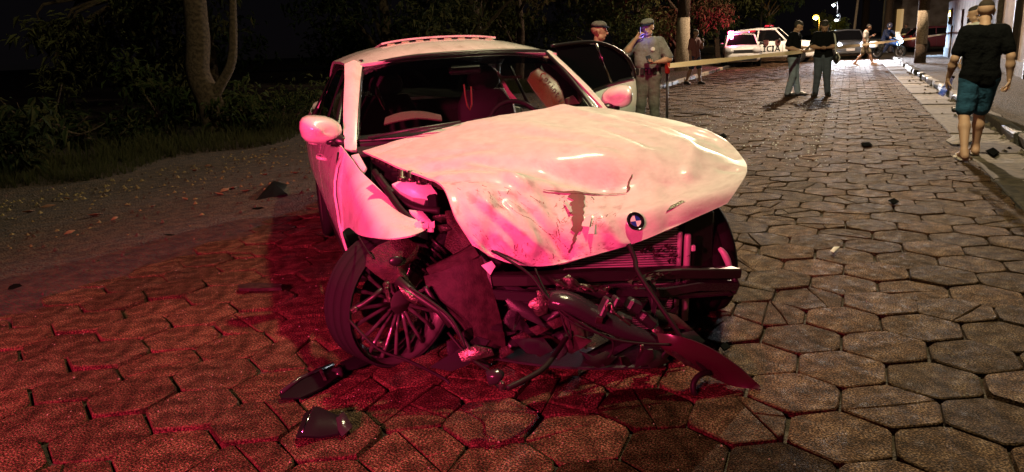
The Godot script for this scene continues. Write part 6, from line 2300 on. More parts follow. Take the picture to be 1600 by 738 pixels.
	if look.get("sandals"):
		for s in ["l", "r"]:
			var t: Vector3 = j["toe_" + s]
			var a: Vector3 = j["ankle_" + s]
			var d := t - a
			d = Vector3(d.x, maxf(-0.08, d.y) * look.get("lift_" + s, 0.0), d.z).normalized()
			var st := mb()
			var mid := Vector3(t.x, t.y - 0.03, t.z).lerp(Vector3(a.x, t.y - 0.03 + look.get("lift_" + s, 0.0) * 0.0, a.z), 0.42)
			box(st, mid, Vector3(0.095, 0.022, 0.285), 0.01, Basis(Vector3.UP, atan2(d.x, d.z)))
			var so := obj("flip_flop", st, mats.flip_flop, o)
			st = mb(true)
			tube(st, [mid + d * 0.08 + Vector3(0, 0.005, 0), mid + d * 0.03 + Vector3(0.045, 0.045, 0), mid - d * 0.04 + Vector3(0.05, 0.01, 0)], 0.007, 6)
			tube(st, [mid + d * 0.08 + Vector3(0, 0.005, 0), mid + d * 0.03 + Vector3(-0.045, 0.045, 0), mid - d * 0.04 + Vector3(-0.05, 0.01, 0)], 0.007, 6)
			obj("strap", st, mats.flip_flop, so)
	return o


func facing(at: Vector3) -> float:
	return atan2(-at.x, -at.z)


func cap(o: Node3D, j: Dictionary, m: Material, brim: Material) -> void:
	var h := func(v: Vector3) -> Vector3: return j.head + j.look * v
	var st := mb(true)
	lathe(st, [[0.0, 0.118], [0.05, 0.115], [0.085, 0.098], [0.104, 0.07], [0.102, 0.055], [0.094, 0.045]], Transform3D(j.look * Basis(Vector3(1, 0, 0), 0.06), h.call(Vector3(0, 0.02, -0.005))), 22)
	obj("cap", st, m, o)
	st = mb(true)
	lathe(st, [[0.096, 0.04], [0.1, 0.052], [0.098, 0.064], [0.094, 0.05]], Transform3D(j.look * Basis(Vector3(1, 0, 0), 0.06), h.call(Vector3(0, 0.02, -0.005))), 22)
	sheet(st, [[h.call(Vector3(-0.085, 0.06, 0.055)), h.call(Vector3(-0.045, 0.068, 0.09)), h.call(Vector3(0, 0.07, 0.1)), h.call(Vector3(0.045, 0.068, 0.09)), h.call(Vector3(0.085, 0.06, 0.055))], [h.call(Vector3(-0.075, 0.045, 0.09)), h.call(Vector3(-0.045, 0.046, 0.135)), h.call(Vector3(0, 0.047, 0.15)), h.call(Vector3(0.045, 0.046, 0.135)), h.call(Vector3(0.075, 0.045, 0.09))]], 0.005)
	obj("cap_brim", st, brim, o)


func build_people() -> void:
	# officer on the phone
	var at := Vector3(2.225, 0, -12.013)
	var turn := facing(at) - 0.05
	var j := stand()
	j.elbow_r = Vector3(-0.345, 1.235, 0.1)
	j.wrist_r = Vector3(-0.165, 1.475, 0.14)
	j.palm_r = Vector3(0.8, 0, -0.6)
	j.curl_r = 0.85
	j.elbow_l = Vector3(0.325, 1.15, 0.03)
	j.wrist_l = Vector3(0.14, 1.115, 0.235)
	j.palm_l = Vector3(0.0, 0.9, -0.3)
	j.curl_l = 0.8
	j.look = Basis(Vector3.UP, -0.25) * Basis(Vector3(0, 0, 1), 0.08) * Basis(Vector3(1, 0, 0), 0.1)
	j.ankle_l = Vector3(0.13, 0.085, 0.0)
	j.ankle_r = Vector3(-0.13, 0.085, -0.02)
	j.build = 1.06
	var o := person("grey-uniformed officer in a cap talking on a phone beside the open car door", at, turn, 1.77, j, {"skin": mats.skin, "top": mats.uniform_grey, "sleeve": 0.85, "legs": mats.uniform_trousers, "shoes": mats.black_leather, "hair": mats.hair, "cell": 0.012, "pad": 0.017})
	cap(o, j, mats.uniform_grey, mats.navy)
	var st: SurfaceTool
	var k := 1.77 / 1.75
	var vest := []
	for s in [-1.0, 1.0]:
		vest.append([Vector3(0.08 * s, 1.38, 0.01) * k, Vector3(0.075 * s, 1.1, 0.02) * k, 0.122, 0.13])
	obj("protective_vest", flesh(vest, 0.012, 0.03), mats.vest_grey, o)
	st = mb(true)
	lathe(st, [[0.176, 0.0], [0.186, 0.01], [0.186, 0.05], [0.176, 0.06]], Transform3D(Basis.from_scale(Vector3(1.04, 1, 0.74)), Vector3(0, 0.985, 0.005)), 30)
	var belt := obj("belt", st, mats.black_leather, o)
	for q in [[-0.15, 0.09], [-0.07, 0.135], [0.03, 0.14], [0.11, 0.12], [0.175, 0.05]]:
		st = mb()
		box(st, Vector3(q[0], 0.995, q[1] + 0.012), Vector3(0.065, 0.11, 0.045), 0.012, Basis(Vector3.UP, q[0] * 3.0))
		obj("pouch", st, mats.black_leather, belt)
	st = mb()
	box(st, Vector3(-0.21, 0.9, 0.02), Vector3(0.05, 0.2, 0.07), 0.015, Basis(Vector3(0, 0, 1), -0.08))
	obj("holster", st, mats.black_leather, belt)
	st = mb(true)
	lathe(st, [[0.0, 0.006], [0.03, 0.004], [0.034, 0.0]], Transform3D(Basis(Vector3(1, 0, 0), PI / 2), Vector3(0.085, 1.325, 0.152)), 16)
	obj("chest_badge", st, mats.white_cloth, o)
	st = mb(true)
	lathe(st, [[0.0, 0.006], [0.03, 0.004], [0.034, 0.0]], Transform3D(Basis(Vector3(0, 0, 1), -1.35) * Basis(Vector3(1, 0, 0), 0.5), Vector3(0.262, 1.36, 0.045)), 16)
	obj("sleeve_badge", st, mats.white_cloth, o)
	# the phone at his ear, its screen alight, and the one in his other hand
	var ph := thing("phone", "lit phone pressed to the officer's ear", "phone", at, turn)
	st = mb()
	box(st, Vector3(-0.118, 1.595, 0.115), Vector3(0.012, 0.15, 0.072), 0.005, Basis(Vector3(1, 0, 0), -0.5) * Basis(Vector3(0, 1, 0), 0.3))
	obj("case", st, mats.black_leather, ph)
	st = mb()
	box(st, Vector3(-0.109, 1.593, 0.118), Vector3(0.004, 0.125, 0.06), 0.001, Basis(Vector3(1, 0, 0), -0.5) * Basis(Vector3(0, 1, 0), 0.3))
	obj("screen", st, glow("phone_screen", Color(0.3, 0.35, 1.0), 1.2), ph)
	omni("screen_light", ph, Vector3(-0.06, 1.53, 0.175), Color(0.25, 0.3, 1.0), 0.02, 0.03)
	ph = thing("phone", "dark phone held low in the officer's left hand", "phone", at, turn)
	st = mb()
	box(st, Vector3(0.035, 1.18, 0.29), Vector3(0.074, 0.15, 0.012), 0.005, Basis(Vector3(1, 0, 0), -0.7) * Basis(Vector3(0, 0, 1), 0.35))
	obj("case", st, mats.black_leather, ph)
	st = mb()
	box(st, Vector3(0.035, 1.183, 0.282), Vector3(0.064, 0.135, 0.004), 0.001, Basis(Vector3(1, 0, 0), -0.7) * Basis(Vector3(0, 0, 1), 0.35))
	obj("screen", st, mats.black_glass, ph)
	# second officer behind the car
	at = Vector3(1.238, 1.562, -10.233)
	at.y = 0
	j = stand()
	j.look = Basis(Vector3.UP, 0.1)
	j.wrist_l = Vector3(0.2, 1.0, 0.2)
	o = person("capped officer standing behind the car and looking to the right", at, facing(at) + 1.35, 1.72, j, {"skin": mats.pale_skin, "top": mats.uniform_grey, "sleeve": 0.85, "legs": mats.uniform_trousers, "shoes": mats.black_leather, "hair": mats.brown_hair, "fade": true, "cell": 0.014})
	cap(o, j, mats.uniform_grey, mats.navy)
	# dark-clothed person at the left kerb
	at = Vector3(6.108, 0, -24.821)
	j = stand()
	j.elbow_l = Vector3(0.26, 1.16, 0.08)
	j.wrist_l = Vector3(0.14, 1.35, 0.22)
	j.ankle_l = Vector3(0.1, 0.085, 0.16)
	j.knee_l = Vector3(0.1, 0.49, 0.12)
	j.toe_l = Vector3(0.1, 0.03, 0.31)
	j.ankle_r = Vector3(-0.12, 0.1, -0.24)
	j.knee_r = Vector3(-0.1, 0.49, -0.06)
	j.toe_r = Vector3(-0.13, 0.03, -0.09)
	person("person in dark maroon clothes by the left kerb in front of the police cars", at, facing(at) + 0.9, 1.72, j, {"skin": mats.dark_skin, "top": mats.maroon_shirt, "hem": 0.08, "sleeve": 0.9, "legs": mats.navy, "shorts": 0.8, "shoes": mats.black_leather, "hair": mats.hair, "cell": 0.018})
	# two plain-clothed men in the road
	at = Vector3(6.925, 0, -18.476)
	j = stand()
	j.look = Basis(Vector3(1, 0, 0), 0.42)
	j.head = Vector3(0, 1.61, 0.07)
	j.elbow_r = Vector3(-0.22, 1.14, -0.1)
	j.wrist_r = Vector3(-0.17, 1.06, 0.2)
	j.elbow_l = Vector3(0.22, 1.13, -0.05)
	j.wrist_l = Vector3(0.12, 1.12, 0.24)
	j.palm_r = Vector3(0.3, 1, 0)
	j.palm_l = Vector3(-0.3, 1, 0)
	j.ankle_l = Vector3(0.1, 0.085, 0.1)
	j.toe_l = Vector3(0.12, 0.03, 0.27)
	j.ankle_r = Vector3(-0.11, 0.085, -0.08)
	j.toe_r = Vector3(-0.12, 0.03, 0.08)
	j.build = 1.08
	o = person("man in a black polo and pale jeans writing, turned to the right", at, facing(at) + 1.3, 1.76, j, {"skin": mats.skin, "top": mats.black_shirt, "sleeve": 0.75, "legs": mats.jeans_light, "shoes": mats.black_leather, "hair": mats.hair, "cell": 0.015, "pad": 0.018})
	var pt := at
	o = thing("clipboard", "pale clipboard held by the man in pale jeans", "clipboard", pt, facing(pt) + 1.3)
	st = mb()
	box(st, Vector3(-0.02, 1.13, 0.34), Vector3(0.23, 0.012, 0.3), 0.004, Basis(Vector3(1, 0, 0), -0.75))
	obj("board", st, mats.black_leather, o)
	st = mb()
	box(st, Vector3(-0.02, 1.14, 0.334), Vector3(0.2, 0.004, 0.27), 0.001, Basis(Vector3(1, 0, 0), -0.75))
	obj("sheet_of_paper", st, mats.white_cloth, o)
	at = Vector3(7.471, 0, -18.105)
	j = stand()
	j.look = Basis(Vector3(1, 0, 0), 0.55)
	j.head = Vector3(0, 1.6, 0.07)
	j.elbow_r = Vector3(-0.26, 1.15, 0.02)
	j.wrist_r = Vector3(-0.08, 1.12, 0.22)
	j.elbow_l = Vector3(0.26, 1.15, 0.02)
	j.wrist_l = Vector3(0.08, 1.12, 0.22)
	j.palm_r = Vector3(0.6, 0.6, 0)
	j.palm_l = Vector3(-0.6, 0.6, 0)
	j.ankle_l = Vector3(0.14, 0.085, -0.01)
	j.toe_l = Vector3(0.19, 0.03, 0.14)
	j.ankle_r = Vector3(-0.13, 0.085, -0.02)
	j.toe_r = Vector3(-0.19, 0.03, 0.13)
	j.build = 1.08
	person("man in a black shirt and dark jeans looking down at his hands", at, facing(at), 1.74, j, {"skin": mats.skin, "top": mats.black_shirt, "sleeve": 0.7, "legs": mats.jeans_dark, "shoes": mats.black_leather, "hair": mats.hair, "cell": 0.015, "pad": 0.018})
	o = thing("camera_bag", "white shoulder strap with a round black bag on the man in dark jeans", "bag", at, facing(at))
	st = mb(true)
	sheet(st, [[Vector3(0.14, 1.5, -0.03), Vector3(0.18, 1.5, -0.03)], [Vector3(0.2, 1.42, 0.1), Vector3(0.235, 1.4, 0.08)], [Vector3(0.245, 1.2, 0.12), Vector3(0.275, 1.2, 0.09)], [Vector3(0.25, 1.0, 0.1), Vector3(0.275, 1.0, 0.07)]], 0.004)
	obj("strap", st, mats.white_cloth, o)
	st = mb(true)
	ball(st, Vector3(0.285, 0.86, 0.04), Vector3(0.075, 0.13, 0.11), 8)
	obj("bag", st, mats.black_leather, o)
	st = mb(true)
	tube(st, [Vector3(0.31, 0.98, 0.1), Vector3(0.36, 0.88, 0.12), Vector3(0.33, 0.77, 0.1)], 0.014, 6)
	obj("bag_trim", st, mats.white_cloth, o)
	# the man in flip-flops walking off
	at = Vector3(5.34, 0, -8.622)
	j = stand()
	turn = atan2(ALONG.x, ALONG.z) + 0.05
	j.head = Vector3(0.0, 1.63, 0.05)
	j.look = Basis(Vector3.UP, -0.1) * Basis(Vector3(1, 0, 0), 0.12)
	j.elbow_l = Vector3(0.27, 1.13, -0.03)
	j.wrist_l = Vector3(0.3, 0.9, 0.1)
	j.elbow_r = Vector3(-0.265, 1.14, -0.08)
	j.wrist_r = Vector3(-0.285, 0.88, -0.03)
	j.curl_r = 0.9
	j.curl_l = 0.7
	j.hip_l = Vector3(0.09, 0.9, 0)
	j.knee_l = Vector3(0.12, 0.49, -0.02)
	j.ankle_l = Vector3(0.13, 0.1, -0.3)
	j.toe_l = Vector3(0.15, 0.045, -0.14)
	j.knee_r = Vector3(-0.06, 0.49, 0.13)
	j.ankle_r = Vector3(-0.07, 0.09, 0.2)
	j.toe_r = Vector3(-0.08, 0.045, 0.36)
	j.build = 1.02
	o = person("man in a black T-shirt and teal shorts walking away in flip-flops", at, turn, 1.73, j, {"skin": mats.pale_skin, "top": mats.black_shirt, "sleeve": 0.72, "hem": 0.05, "legs": mats.teal_shorts, "shorts": 0.82, "hair": mats.brown_hair, "fade": true, "sandals": true, "cell": 0.012, "pad": 0.016})
	o = thing("water_bottle", "blue plastic bottle in the hand of the man in teal shorts", "bottle", at, turn)
	st = mb(true)
	var wl: Vector3 = j.wrist_l
	lathe(st, [[0.0, -0.11], [0.032, -0.11], [0.034, -0.1], [0.034, -0.02], [0.031, 0.0], [0.034, 0.02], [0.034, 0.06], [0.014, 0.1], [0.014, 0.12], [0.0, 0.12]], Transform3D(Basis(Vector3(0, 0, 1), 0.5), wl + Vector3(0.0, -0.1, 0.06)), 16)
	var bl := pane("bottle_plastic", Color(0.25, 0.45, 0.95), 0.45, 0.1)
	obj("bottle_body", st, bl, o)
	st = mb(true)
	lathe(st, [[0.0, 0.0], [0.017, 0.0], [0.017, 0.025], [0.0, 0.025]], Transform3D(Basis(Vector3(0, 0, 1), 0.5), wl + Basis(Vector3(0, 0, 1), 0.5) * Vector3(0, 0.115, 0) + Vector3(0.0, -0.1, 0.06)), 12)
	obj("bottle_cap", st, mats.navy, o)
	# someone half hidden behind him
	at = Vector3(7.769, 1.607, -12.823)
	var headh := at.y
	at.y = 0.05
	j = stand()
	j.look = Basis(Vector3(1, 0, 0), 0.15)
	person("bystander half hidden behind the walking man, facing left", at, facing(at) - 1.2, headh / 0.93, j, {"skin": mats.skin, "top": mats.white_cloth, "sleeve": 0.6, "legs": mats.jeans_dark, "shoes": mats.black_leather, "hair": mats.hair, "cell": 0.016})
	# pedestrian far down the road
	at = Vector3(15.517, 0, -33.282)
	j = stand()
	j.head = Vector3(0, 1.6, 0.1)
	j.look = Basis(Vector3(1, 0, 0), 0.35)
	j.elbow_l = Vector3(0.22, 1.13, 0.0)
	j.wrist_l = Vector3(0.15, 1.25, 0.25)
	j.knee_l = Vector3(0.1, 0.5, 0.2)
	j.ankle_l = Vector3(0.1, 0.09, 0.33)
	j.toe_l = Vector3(0.1, 0.04, 0.5)
	j.knee_r = Vector3(-0.1, 0.49, -0.08)
	j.ankle_r = Vector3(-0.1, 0.12, -0.36)
	j.toe_r = Vector3(-0.1, 0.03, -0.22)
	person("pedestrian in a white shirt and khaki shorts crossing far down the road", at, facing(at) + 1.5, 1.72, j, {"skin": mats.skin, "top": mats.white_cloth, "sleeve": 0.8, "hem": 0.04, "legs": mats.khaki, "shorts": 0.85, "hair": mats.hair, "sandals": true, "cell": 0.02})
	# vest-wearer on the far corner
	at = Vector3(26.623, 0, -51.465)
	j = stand()
	o = person("dark figure in a banded vest on the far right corner", at, facing(at), 1.75, j, {"skin": mats.dark_skin, "top": mats.vest_black, "sleeve": 0.9, "legs": mats.navy, "shoes": mats.black_leather, "hair": mats.hair, "cell": 0.022})
	st = mb(true)
	lathe(st, [[0.19, 0.0], [0.195, 0.02], [0.195, 0.06], [0.19, 0.08]], Transform3D(Basis.from_scale(Vector3(1.1, 1, 0.78)), Vector3(0, 1.05, 0.0)), 20)
	obj("pale_band", st, mats.vest_band, o)

# ---------- vehicles beyond the tape, and the one behind the camera whose beacon reddens the scene
func vehicle(called: String, label: String, at: Vector3, turn: float, d: Dictionary) -> Node3D:
	var o := thing(called, label, d.get("category", "car"), at, turn)
	var L: float = d.long
	var W: float = d.wide * 0.5
	var H: float = d.high
	var hood: float = d.hood
	var belt: float = d.belt
	var z0: float = d.screen
	var paint: Material = d.paint
	var rear := -L * 0.5
	var st := mb(true)
	var stations := [[L * 0.5, 0.72, 0.36, hood - 0.34], [L * 0.5 - 0.05, 0.84, 0.28, hood - 0.24], [L * 0.5 - 0.18, 0.93, 0.25, hood - 0.1], [L * 0.5 - 0.5, 0.98, 0.24, hood - 0.03], [z0 + 0.1, 1.0, 0.25, hood + 0.02], [z0 - 0.25, 1.0, 0.25, belt], [0.0, 1.0, 0.25, belt + 0.01], [rear + 0.6, 0.99, 0.26, belt + 0.03], [rear + 0.12, 0.95, 0.28, belt + 0.02], [rear, 0.88, 0.36, belt - 0.06]]
	var rings := []
	for s in stations:
		var w: float = W * s[1]
		rings.append([Vector3(-w * 0.85, s[2], s[0]), Vector3(-w, s[2] + 0.1, s[0]), Vector3(-w, lerpf(s[2], s[3], 0.6), s[0]), Vector3(-w * 0.97, s[3] - 0.05, s[0]), Vector3(-w * 0.88, s[3], s[0]), Vector3(0, s[3] + 0.03, s[0]), Vector3(w * 0.88, s[3], s[0]), Vector3(w * 0.97, s[3] - 0.05, s[0]), Vector3(w, lerpf(s[2], s[3], 0.6), s[0]), Vector3(w, s[2] + 0.1, s[0]), Vector3(w * 0.85, s[2], s[0])])
	loft(st, rings)
	obj("body", st, paint, o)
	# greenhouse
	var b := [Vector3(W * 0.9, belt - 0.02, z0), Vector3(W * 0.9, belt + 0.02, rear + 0.16)]
	var t := [Vector3(W * 0.72, H - 0.04, z0 - 0.62), Vector3(W * 0.72, H - 0.07, rear + 0.5)]
	var mir := func(v: Vector3) -> Vector3: return Vector3(-v.x, v.y, v.z)
	st = mb(true)
	sheet(st, [[mir.call(b[0]), b[0] * Vector3(0, 1, 1) + Vector3(0, 0.02, 0.16), b[0]], [mir.call(b[0].lerp(t[0], 0.5)), b[0].lerp(t[0], 0.5) * Vector3(0, 1, 1) + Vector3(0, 0.02, 0.12), b[0].lerp(t[0], 0.5)], [mir.call(t[0]), t[0] * Vector3(0, 1, 1) + Vector3(0, 0.02, 0.08), t[0]]], 0.01)
	obj("windscreen", st, mats.black_glass, o)
	st = mb(true)
	sheet(st, [[mir.call(b[1]), b[1] * Vector3(0, 1, 1), b[1]], [mir.call(t[1]), t[1] * Vector3(0, 1, 1), t[1]]], 0.01)
	obj("rear_window", st, mats.black_glass, o)
	st = mb(true)
	sheet(st, [[mir.call(t[0]), t[0] * Vector3(0, 1, 1) + Vector3(0, 0.05, 0.08), t[0]], [mir.call(t[0].lerp(t[1], 0.5)) + Vector3(0, 0.05, 0), t[0].lerp(t[1], 0.5) * Vector3(0, 1, 1) + Vector3(0, 0.09, 0), t[0].lerp(t[1], 0.5) + Vector3(0, 0.05, 0)], [mir.call(t[1]), t[1] * Vector3(0, 1, 1) + Vector3(0, 0.04, 0), t[1]]], 0.04)
	obj("roof", st, paint, o)
	for s in [-1.0, 1.0]:
		var fl := Vector3(s, 1, 1)
		st = mb(true)
		var mid_b: Vector3 = b[0].lerp(b[1], 0.5)
		var mid_t: Vector3 = t[0].lerp(t[1], 0.42)
		sheet(st, [[b[0].lerp(b[1], 0.06) * fl, mid_b * fl], [t[0].lerp(t[1], 0.02) * fl, mid_t * fl]], 0.008)
		obj("side_window", st, mats.black_glass, o)
		st = mb(true)
		sheet(st, [[b[0].lerp(b[1], 0.54) * fl, b[0].lerp(b[1], 0.9) * fl], [t[0].lerp(t[1], 0.47) * fl, t[0].lerp(t[1], 0.9) * fl]], 0.008)
		obj("side_window", st, mats.black_glass, o)
		st = mb(true)
		tube(st, [b[0] * fl, b[0].lerp(t[0], 0.5) * fl, t[0] * fl, t[0].lerp(t[1], 0.5) * fl + Vector3(0, 0.03, 0), t[1] * fl, b[1] * fl], 0.045, 6)
		tube(st, [mid_b * fl, mid_t * fl], 0.04, 6)
		tube(st, [b[0].lerp(b[1], 0.92) * fl, t[0].lerp(t[1], 0.93) * fl], 0.07, 6)
		obj("pillar", st, paint, o)
		st = mb(true)
		ball(st, Vector3(s * (W + 0.1), belt + 0.08, z0 - 0.3), Vector3(0.11, 0.08, 0.06), 6)
		obj("door_mirror", st, mats.black_plastic if d.get("dark_mirror", true) else paint, o)
		# door seams and handles
		st = mb()
		for z in [z0 - 0.15, (z0 + rear) * 0.5 + 0.1, rear + 0.75]:
			box(st, Vector3(s * W, 0.62, z), Vector3(0.012, 0.62, 0.014), 0.0)
		obj("door_seam", st, mats.black_trim, o).set_meta("kind", "stuff")
		for z in [(z0 + rear) * 0.5 + 0.25, rear + 0.9]:
			st = mb()
			box(st, Vector3(s * (W + 0.012), belt - 0.12, z), Vector3(0.03, 0.03, 0.16), 0.01)
			obj("handle", st, mats.black_plastic, o)
		# lights
		st = mb(true)
		ball(st, Vector3(s * W * 0.74, hood - 0.2, L * 0.5 - 0.055), Vector3(0.22, 0.15, 0.1), 7, Basis(Vector3(0, 1, 0), s * 0.35))
		obj("headlight", st, d.get("lamp", mats.clear_lens), o)
		st = mb()
		box(st, Vector3(s * W * 0.86, belt - 0.12, rear + 0.03), Vector3(0.16, 0.32, 0.1), 0.03)
		obj("tail_light", st, mat("tail_lens", lin(0.35, 0.02, 0.02), 0.15), o)
		for z in [L * 0.5 - 0.82, rear + 0.78]:
			st = mb(true)
			lathe(st, [[0.0, 0.0], [0.4, 0.0], [0.41, -0.03]], Transform3D(Basis(Vector3(0, 0, 1), -s * PI / 2), Vector3(s * (W + 0.006), 0.36, z)), 22)
			obj("wheel_arch", st, mats.black_trim, o)
			wheel(o, "wheel", Vector3(s * (W - 0.07), 0.33, z), Vector3(s, 0, 0), 0.33, 0.22, 0.2, 5)
	st = mb()
	box(st, Vector3(0, hood - 0.24, L * 0.5 - 0.02), Vector3(W * 1.05, 0.15, 0.08), 0.02)
	obj("grille", st, mats.black_plastic, o)
	st = mb()
	box(st, Vector3(0, 0.36, L * 0.5 - 0.02), Vector3(W * 1.5, 0.14, 0.1), 0.03)
	obj("lower_intake", st, mats.black_plastic, o)
	st = mb()
	box(st, Vector3(0, 0.5, L * 0.5 + 0.005), Vector3(0.42, 0.13, 0.02), 0.005)
	obj("number_plate", st, mats.fin_metal, o)
	return o


func light_bar(o: Node3D, at: Vector3, wide: float, lit: Array, energy: float) -> void:
	var st := mb()
	box(st, at, Vector3(wide, 0.06, 0.26), 0.02)
	var bar := obj("light_bar", st, mats.black_plastic, o)
	for s in [-1.0, 1.0]:
		st = mb()
		box(st, at + Vector3(s * wide * 0.38, 0.075, 0), Vector3(wide * 0.25, 0.13, 0.24), 0.04)
		var on: bool = lit[0] if s < 0.0 else lit[1]
		obj("beacon_light", st, glow("beacon_lit_%d" % mats.size(), Color(1.0, 0.12, 0.4), 5.0) if on else mat("beacon_lens", lin(0.4, 0.02, 0.05), 0.15), bar)
		if on and energy > 0.0:
			omni("beacon_lamp", o, at + Vector3(s * wide * 0.38, 0.085, 0.2), Color(1.0, 0.3, 0.5), energy, 0.09)
	st = mb()
	box(st, at + Vector3(0, 0.065, 0), Vector3(wide * 0.5, 0.06, 0.2), 0.02)
	obj("bar_middle", st, mats.clear_lens, bar)


func build_far_traffic() -> void:
	var white: StandardMaterial3D = mats.hatch_white
	var hatch := {"long": 4.1, "wide": 1.7, "high": 1.52, "hood": 0.98, "belt": 1.0, "screen": 0.75, "paint": white, "category": "police car"}
	var at := Vector3(11.778, 0, -38.549)
	var o := vehicle("police_car", "white police hatchback facing the camera with its red beacon lit", at, facing(at) + 0.05, hatch)
	light_bar(o, Vector3(0, 1.56, 0.0), 1.3, [true, false], 9.0)
	var st: SurfaceTool
	var suv := {"long": 4.5, "wide": 1.85, "high": 1.75, "hood": 1.1, "belt": 1.12, "screen": 0.85, "paint": white, "category": "police car"}
	at = Vector3(14.207, 0, -41.046)
	var side_turn := facing(at) + 1.38
	o = vehicle("police_car", "white police estate parked side-on behind the hatchback with black lettering", at, side_turn, suv)
	light_bar(o, Vector3(0, 1.8, -0.2), 1.3, [false, false], 0.0)
	var tm := obj("lettering", text_mesh("POLÍCIA", 0.42, 0.012), mats.emblem_black, o)
	# on its right hand flank
	tm.position = Vector3(-0.935, 0.74, -0.25)
	tm.rotation.y = -PI / 2
	for z in [0.45, -0.15]:
		st = mb()
		slab(st, [Vector2(-0.14, 0.2), Vector2(0.14, 0.2), Vector2(0.13, -0.02), Vector2(0, -0.2), Vector2(-0.13, -0.02)], Transform3D(Basis(Vector3.UP, -PI / 2), Vector3(-0.93, 0.98, z)), 0.008)
		obj("shield_crest", st, mats.maroon_shirt, o)
	# the rescue van behind the camera; its beacon throws the red light on the wreck
	at = Vector3(-3.5, 0, 3.4)
	var van := {"long": 5.2, "wide": 2.0, "high": 2.55, "hood": 1.25, "belt": 1.35, "screen": 1.5, "paint": white, "category": "rescue van"}
	var vt := 2.75
	o = vehicle("rescue_van", "tall white rescue van behind the camera with its red beacon on", at, vt, van)
	light_bar(o, Vector3(0, 2.62, 0.75), 1.5, [true, true], 0.0)
	for s in [-1.0, 1.0]:
		var from: Vector3 = Vector3(s * 0.57, 2.72, 0.98)
		var aim: Vector3 = (Vector3(-1.4, -0.35, -4.0) - at).rotated(Vector3.UP, -vt) - from
		spot("beacon_beam", o, from, aim, Color(1.0, 0.25, 0.46), 88.0, 25.0, 0.1, 0.9)
	# oncoming car with dazzling headlamps
	var oncoming := {"long": 4.2, "wide": 1.75, "high": 1.5, "hood": 0.95, "belt": 0.98, "screen": 0.75, "paint": mat("silver_paint", lin(0.05, 0.05, 0.055), 0.3), "lamp": glow("headlamp_glow", Color(0.9, 0.93, 1.0), 30.0), "category": "car"}
	at = Vector3(18.985, 0, -42.925)
	var tn := facing(at) + 0.1
	o = vehicle("oncoming_car", "car driving up with dazzling white headlamps behind the tape", at, tn, oncoming)
	for s in [-1.0, 1.0]:
		spot("headlamp_beam", o, Vector3(s * 0.66, 0.76, 2.16), Vector3(0.0, -0.045, 1.0), Color(0.95, 0.96, 1.0), 260.0, 28.0, 0.12, 1.0)
	# motorcycle with its rider
	motorcycle(Vector3(19.981, 0, -40.185))
	# parked car past the house corner
	at = Vector3(27.885, 0, -49.385)
	o = vehicle("parked_car", "dark car parked past the corner of the pale house", at, facing(at) + 1.9, {"long": 4.2, "wide": 1.75, "high": 1.48, "hood": 0.95, "belt": 0.98, "screen": 0.75, "paint": mat("dark_red_paint", lin(0.08, 0.02, 0.03), 0.25), "category": "car"})


